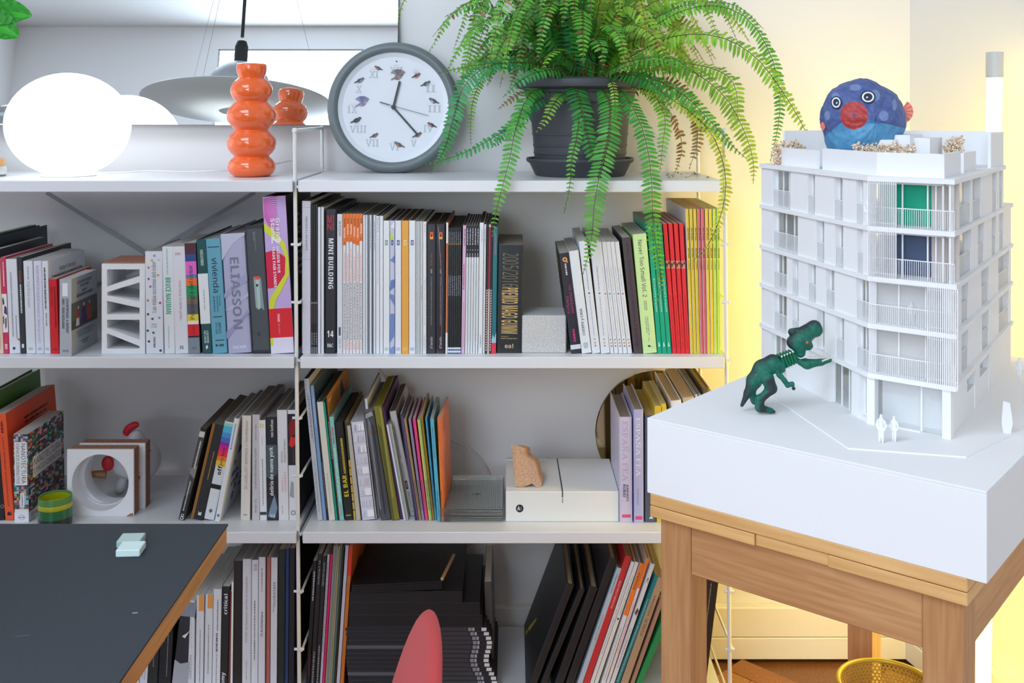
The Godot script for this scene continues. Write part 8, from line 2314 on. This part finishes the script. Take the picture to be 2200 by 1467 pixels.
# --- paper balloon pufferfish ---------------------------------------------------------------------------------
func puffer():
	var D := 1.385
	var k := D / F
	var c := px(1852, 262, D)
	var yr := PLINTH_Y + 0.281 + 0.0055
	var rx := 90.0 * k; var ry := c.y - yr
	# height of the balloon above the centre is 96 px
	var t := thing("paper_balloon_fish", "blue paper balloon fish with red mouth on the model's roof", "paper balloon", "", Vector3(c.x, yr, c.z))
	var C := Vector3(0, ry, 0)
	var surf := func(d: Vector3) -> Vector3:
		# gored paper: flat facets between eight seams round the mouth axis, slightly crumpled
		var a := atan2(d.y, d.x)
		var s := 1.0 - 0.035 * absf(sin(a * 4.0 + 0.3)) * smoothstep(0.2, 0.9, Vector2(d.x, d.y).length())
		s += 0.022 * sin(a * 3.0 + 1.1) + 0.012 * sin(a * 5.0)
		var up := 95.0 * k if d.y > 0 else ry
		return Vector3(d.x * rx * s, d.y * lerpf(rx, up, 0.9) * s, d.z * rx * 0.92 * s)
	var nz := FastNoiseLite.new(); nz.seed = 3; nz.frequency = 1.6; nz.fractal_octaves = 3
	var blue := col("42548c"); var blue2 := col("56689c"); var lite := col("5c9cc4"); var red := col("b83c3a"); var pale := col("7487b4")
	var NA := 220; var NP := 130
	var verts := PackedVector3Array(); var norms := PackedVector3Array(); var cols := PackedColorArray(); var idx := PackedInt32Array()
	for i in NP + 1:
		for j in NA + 1:
			# poles on the view axis so that features stay fine in front
			var th := PI * i / NP; var ph := TAU * j / NA
			var d := Vector3(sin(th) * cos(ph), sin(th) * sin(ph), cos(th))
			var P: Vector3 = surf.call(d)
			var crump := nz.get_noise_3dv(d * 4.0) * 0.0010 + sin(ph * 16.0 + 3.0 * nz.get_noise_3dv(d)) * 0.0004 * smoothstep(0.0, 0.4, th)
			P += d * crump
			verts.append(C + P)
			norms.append(d)
			# picture coordinates relative to the photograph
			var X := CX + (c.x + P.x) * F / (D - P.z); var Y := CY - (c.y + P.y - CAM_H) * F / (D - P.z)
			var cc := blue.lerp(blue2, clampf(0.5 + nz.get_noise_3dv(d * 3.0), 0, 1))
			for q in [[1838, 188, 12, 7], [1795, 207, 8, 9], [1777, 248, 6, 10], [1899, 249, 10, 11], [1880, 205, 11, 12], [1922, 225, 5, 12]]:
				if pow((X - q[0]) / q[2], 2) + pow((Y - q[1]) / q[3], 2) < 1.0: cc = pale
			var line := 262.0
			if X < 1808: line = 296.0 - (X - 1768.0) * 0.82
			elif X > 1862: line = 257.0 + (X - 1862.0) * 0.215
			if Y > line: cc = lite.lerp(col("4a88b4"), clampf(0.5 + nz.get_noise_3dv(d * 2.0), 0, 1))
			var m := sqrt(pow((X - 1835) / 30.0, 2) + pow((Y - 248) / 30.0, 2))
			if m < 1.0 and d.z > 0:
				var ang := atan2(Y - 248, X - 1835)
				cc = red.lerp(col("8c2c30"), 0.6 * pow(absf(sin(ang * 7.0 + 2.0 * nz.get_noise_2d(m * 3.0, ang))), 6.0))
			if m < 0.13 and d.z > 0: cc = col("3a4a7c")
			cols.append(cc)
	for i in NP:
		for j in NA:
			var a := i * (NA + 1) + j
			idx.append_array(PackedInt32Array([a, a + 1, a + NA + 2, a, a + NA + 2, a + NA + 1]))
	# smooth normals from the faces
	var nn := PackedVector3Array(); nn.resize(verts.size())
	for q in range(0, idx.size(), 3):
		var f := (verts[idx[q + 1]] - verts[idx[q]]).cross(verts[idx[q + 2]] - verts[idx[q]])
		for w in 3: nn[idx[q + w]] += f
	for i in NP + 1:
		var s := nn[i * (NA + 1)] + nn[i * (NA + 1) + NA]
		nn[i * (NA + 1)] = s; nn[i * (NA + 1) + NA] = s
	for q in nn.size():
		nn[q] = nn[q].normalized()
		if nn[q].dot(norms[q]) < 0: nn[q] = -nn[q]
	var e0 := (verts[idx[3 * 40 * NA + 1]] - verts[idx[3 * 40 * NA]]).cross(verts[idx[3 * 40 * NA + 2]] - verts[idx[3 * 40 * NA]])
	if e0.dot(norms[idx[3 * 40 * NA]]) > 0:
		for q in range(0, idx.size(), 3):
			var w := idx[q + 1]; idx[q + 1] = idx[q + 2]; idx[q + 2] = w
	var arr := []
	arr.resize(Mesh.ARRAY_MAX)
	arr[Mesh.ARRAY_VERTEX] = verts; arr[Mesh.ARRAY_NORMAL] = nn; arr[Mesh.ARRAY_COLOR] = cols; arr[Mesh.ARRAY_INDEX] = idx
	var am := ArrayMesh.new()
	am.add_surface_from_arrays(Mesh.PRIMITIVE_TRIANGLES, arr)
	mat("paper", 0.5, {"backlight_enabled": true, "backlight": Color(0.12, 0.12, 0.12)})
	var o := MeshInstance3D.new()
	o.name = "body"; o.mesh = am; o.material_override = M.paper
	t.add_child(o)
	# printed eyes lying on the paper
	for q in [[1798.0, 221.0, 9.5, 12.0], [1864.5, 209.5, 14.0, 12.0]]:
		var mb := MB.new()
		var on := func(X: float, Y: float, lift: float) -> Vector3:
			var S := Vector3.ZERO
			var d := Vector3(0, 0, 1)
			for it in 6:
				var dd := D - S.z
				S.x = (X - CX) * dd / F - c.x; S.y = CAM_H - (Y - CY) * dd / F - c.y
				var dx := S.x / rx; var dyy := S.y / (95.0 * k)
				d = Vector3(dx, dyy, sqrt(maxf(0.02, 1.0 - dx * dx - dyy * dyy))).normalized()
				S.z = surf.call(d).z
			return C + S + d * lift
		var layer := [[1.15, "2a3044", 0.0011], [0.92, "e8ecf2", 0.0013], [0.66, "2a3044", 0.0015]]
		for l in layer:
			for a in 24:
				var a0 := TAU * a / 24; var a1 := TAU * (a + 1) / 24
				var A: Vector3 = on.call(q[0], q[1], l[2])
				var B: Vector3 = on.call(q[0] + cos(a0) * q[2] * l[0], q[1] + sin(a0) * q[3] * l[0], l[2])
				var E: Vector3 = on.call(q[0] + cos(a1) * q[2] * l[0], q[1] + sin(a1) * q[3] * l[0], l[2])
				mb.ftri(A, B, E, (A - C).normalized(), col(l[1]))
		var g: Vector3 = on.call(q[0] + (2.0 if q[0] < 1830 else -2.0), q[1] + 1.5, 0.0018)
		disc(mb, g, Vector3(2.2 * k, 0, 0), Vector3(0, 2.2 * k, 0), 10, col("f0f2f6"))
		part("eye", mb, "print", t)
	# fins
	for s in [1.0, -1.0]:
		var mb := MB.new()
		var hinge := C + Vector3(s * rx * 0.93, 22.0 * k, -0.004) if s > 0 else C + Vector3(-rx * 0.90, -8.0 * k, 0.010)
		for j in 10:
			var a0 := lerpf(0.95, -1.05, j / 10.0); var a1 := lerpf(0.95, -1.05, (j + 1) / 10.0)
			var L := 30.0 * k * (1.0 if s > 0 else 0.42)
			var p0 := hinge + Vector3(s * cos(a0) * L, sin(a0) * L * 0.9, -0.002 + 0.001 * (j % 2)); var p1 := hinge + Vector3(s * cos(a1) * L, sin(a1) * L * 0.9, -0.002 + 0.001 * ((j + 1) % 2))
			mb.ftri(hinge, p0, p1, Vector3(0, 0, 1), col("ee7460") if j % 2 == 0 else col("f49c8c"))
			mb.ftri(hinge - Vector3(0, 0, 0.0006), p0 - Vector3(0, 0, 0.0006), p1 - Vector3(0, 0, 0.0006), Vector3(0, 0, -1), col("ee7460"))
		part("fin", mb, "paper", t)

# --- lamp tube, basket, cables -----------------------------------------------------------------------------------
func small_things():
	# fluorescent tube standing in the corner against the side wall
	var Dl := 1.84
	var top := px(2137, 167, Dl)
	var bot := px(2112, 1467, Dl)
	var d := (bot - top) / (top.y - bot.y)
	bot = top + d * (top.y - 0.035)
	var t := thing("tube_lamp", "lit warm fluorescent tube standing upright against the side wall", "lamp")
	mat("tube_glow", 0.4, {"vc": false, "albedo_color": Color(1, 0.95, 0.8), "emission_enabled": true, "emission": Color(1.0, 0.85, 0.33), "emission_energy_multiplier": 24.0})
	var mb := MB.new()
	mb.tube([bot, top], 0.013, 12, Color.WHITE)
	part("tube", mb, "tube_glow", t)
	mb = MB.new()
	mb.tube([top, top + Vector3(0, 0.045, 0)], 0.0145, 20, col("c9ccce"))
	part("upper_cap", mb, "satin", t)
	mb = MB.new()
	mb.tube([Vector3(bot.x, 0.0, bot.z), bot], 0.0145, 20, col("c9ccce"))
	part("lower_cap", mb, "satin", t)
	for yy in [0.62]:
		var om := OmniLight3D.new()
		om.name = "tube_light"
		om.light_color = Color(1.0, 0.85, 0.33)
		om.light_energy = 0.15
		om.light_size = 0.02
		om.shadow_enabled = true
		om.omni_range = 8.0; om.omni_attenuation = 2.0
		t.add_child(om, true)
		om.position = Vector3(lerpf(bot.x, top.x, yy / 1.2) - 0.03, yy, bot.z + 0.02)
	# perforated yellow basket
	var D := 1.52
	var c := px(1906, 1466, D)
	var rim := c.y
	var R := 0.068
	t = thing("basket", "yellow perforated metal basket under the oak table", "basket", "", Vector3(c.x, 0, c.z))
	mb = MB.new()
	var cols := 72
	var cw := TAU * R / cols
	var rows := 16
	var rh := cw * 0.866
	var yel := col("d9b63c")
	for j in rows:
		for i in cols:
			var ang0 := TAU * (i + 0.5 * (j % 2)) / cols
			var cy := rim - 0.010 - j * rh
			var pts := []
			for n in 6:
				var a := TAU * n / 6.0 + PI / 6
				pts.append([cos(a), sin(a)])
			for n in 6:
				var A: Array = pts[n]; var B: Array = pts[(n + 1) % 6]
				var q := []
				for w in [[A, 0.585], [B, 0.585], [B, 0.36], [A, 0.36]]:
					var an: float = ang0 + w[0][0] * w[1] * cw / R
					q.append(Vector3(cos(an) * R, cy + w[0][1] * w[1] * cw, sin(an) * R))
				var nn := Vector3(cos(ang0), 0, sin(ang0))
				mb.quad(q[0], q[1], q[2], q[3], nn, yel)
	part("perforated_wall", mb, "basket_metal", t)
	mb = MB.new()
	var ring := []
	for i in 49:
		ring.append(Vector3(cos(TAU * i / 48) * R, rim - 0.003, sin(TAU * i / 48) * R))
	mb.tube(ring, 0.0035, 8, yel, false)
	part("rim", mb, "basket_metal", t)
	mb = MB.new()
	mb.lathe([Vector2(0, 0.001), Vector2(R * 0.9, 0.001), Vector2(R, rim - 0.010 - rows * rh), Vector2(R - 0.0015, rim - 0.010 - rows * rh), Vector2(R * 0.88, 0.003), Vector2(0, 0.003)], 48, yel, 40)
	part("lower_shell", mb, "basket_metal", t)
	# thin cable on the wall behind the notebooks
	mb = MB.new()
	var pts := []
	for q in [[808, 790], [830, 815], [862, 838], [905, 885], [960, 937], [1005, 963], [1030, 985], [1048, 1012], [1056, 1040]]:
		pts.append(px(q[0], q[1], 2.235))
	mb.tube(spline(pts, 5), 0.0017, 6, col("d9d7d0"))
	single("wall_cable", mb, "satin", "thin white cable running down the wall behind the notebooks", "cable")
	mb = MB.new()
	pts = []
	for q in [[870, 1160], [885, 1176], [905, 1188], [935, 1193], [970, 1190], [1000, 1178], [1020, 1160]]:
		pts.append(px(q[0], q[1], 2.22))
	mb.tube(spline(pts, 5), 0.0017, 6, col("c9c7c0"))
	single("wall_cable", mb, "satin", "thin white cable looping under the shelf above the notebook stack", "cable")
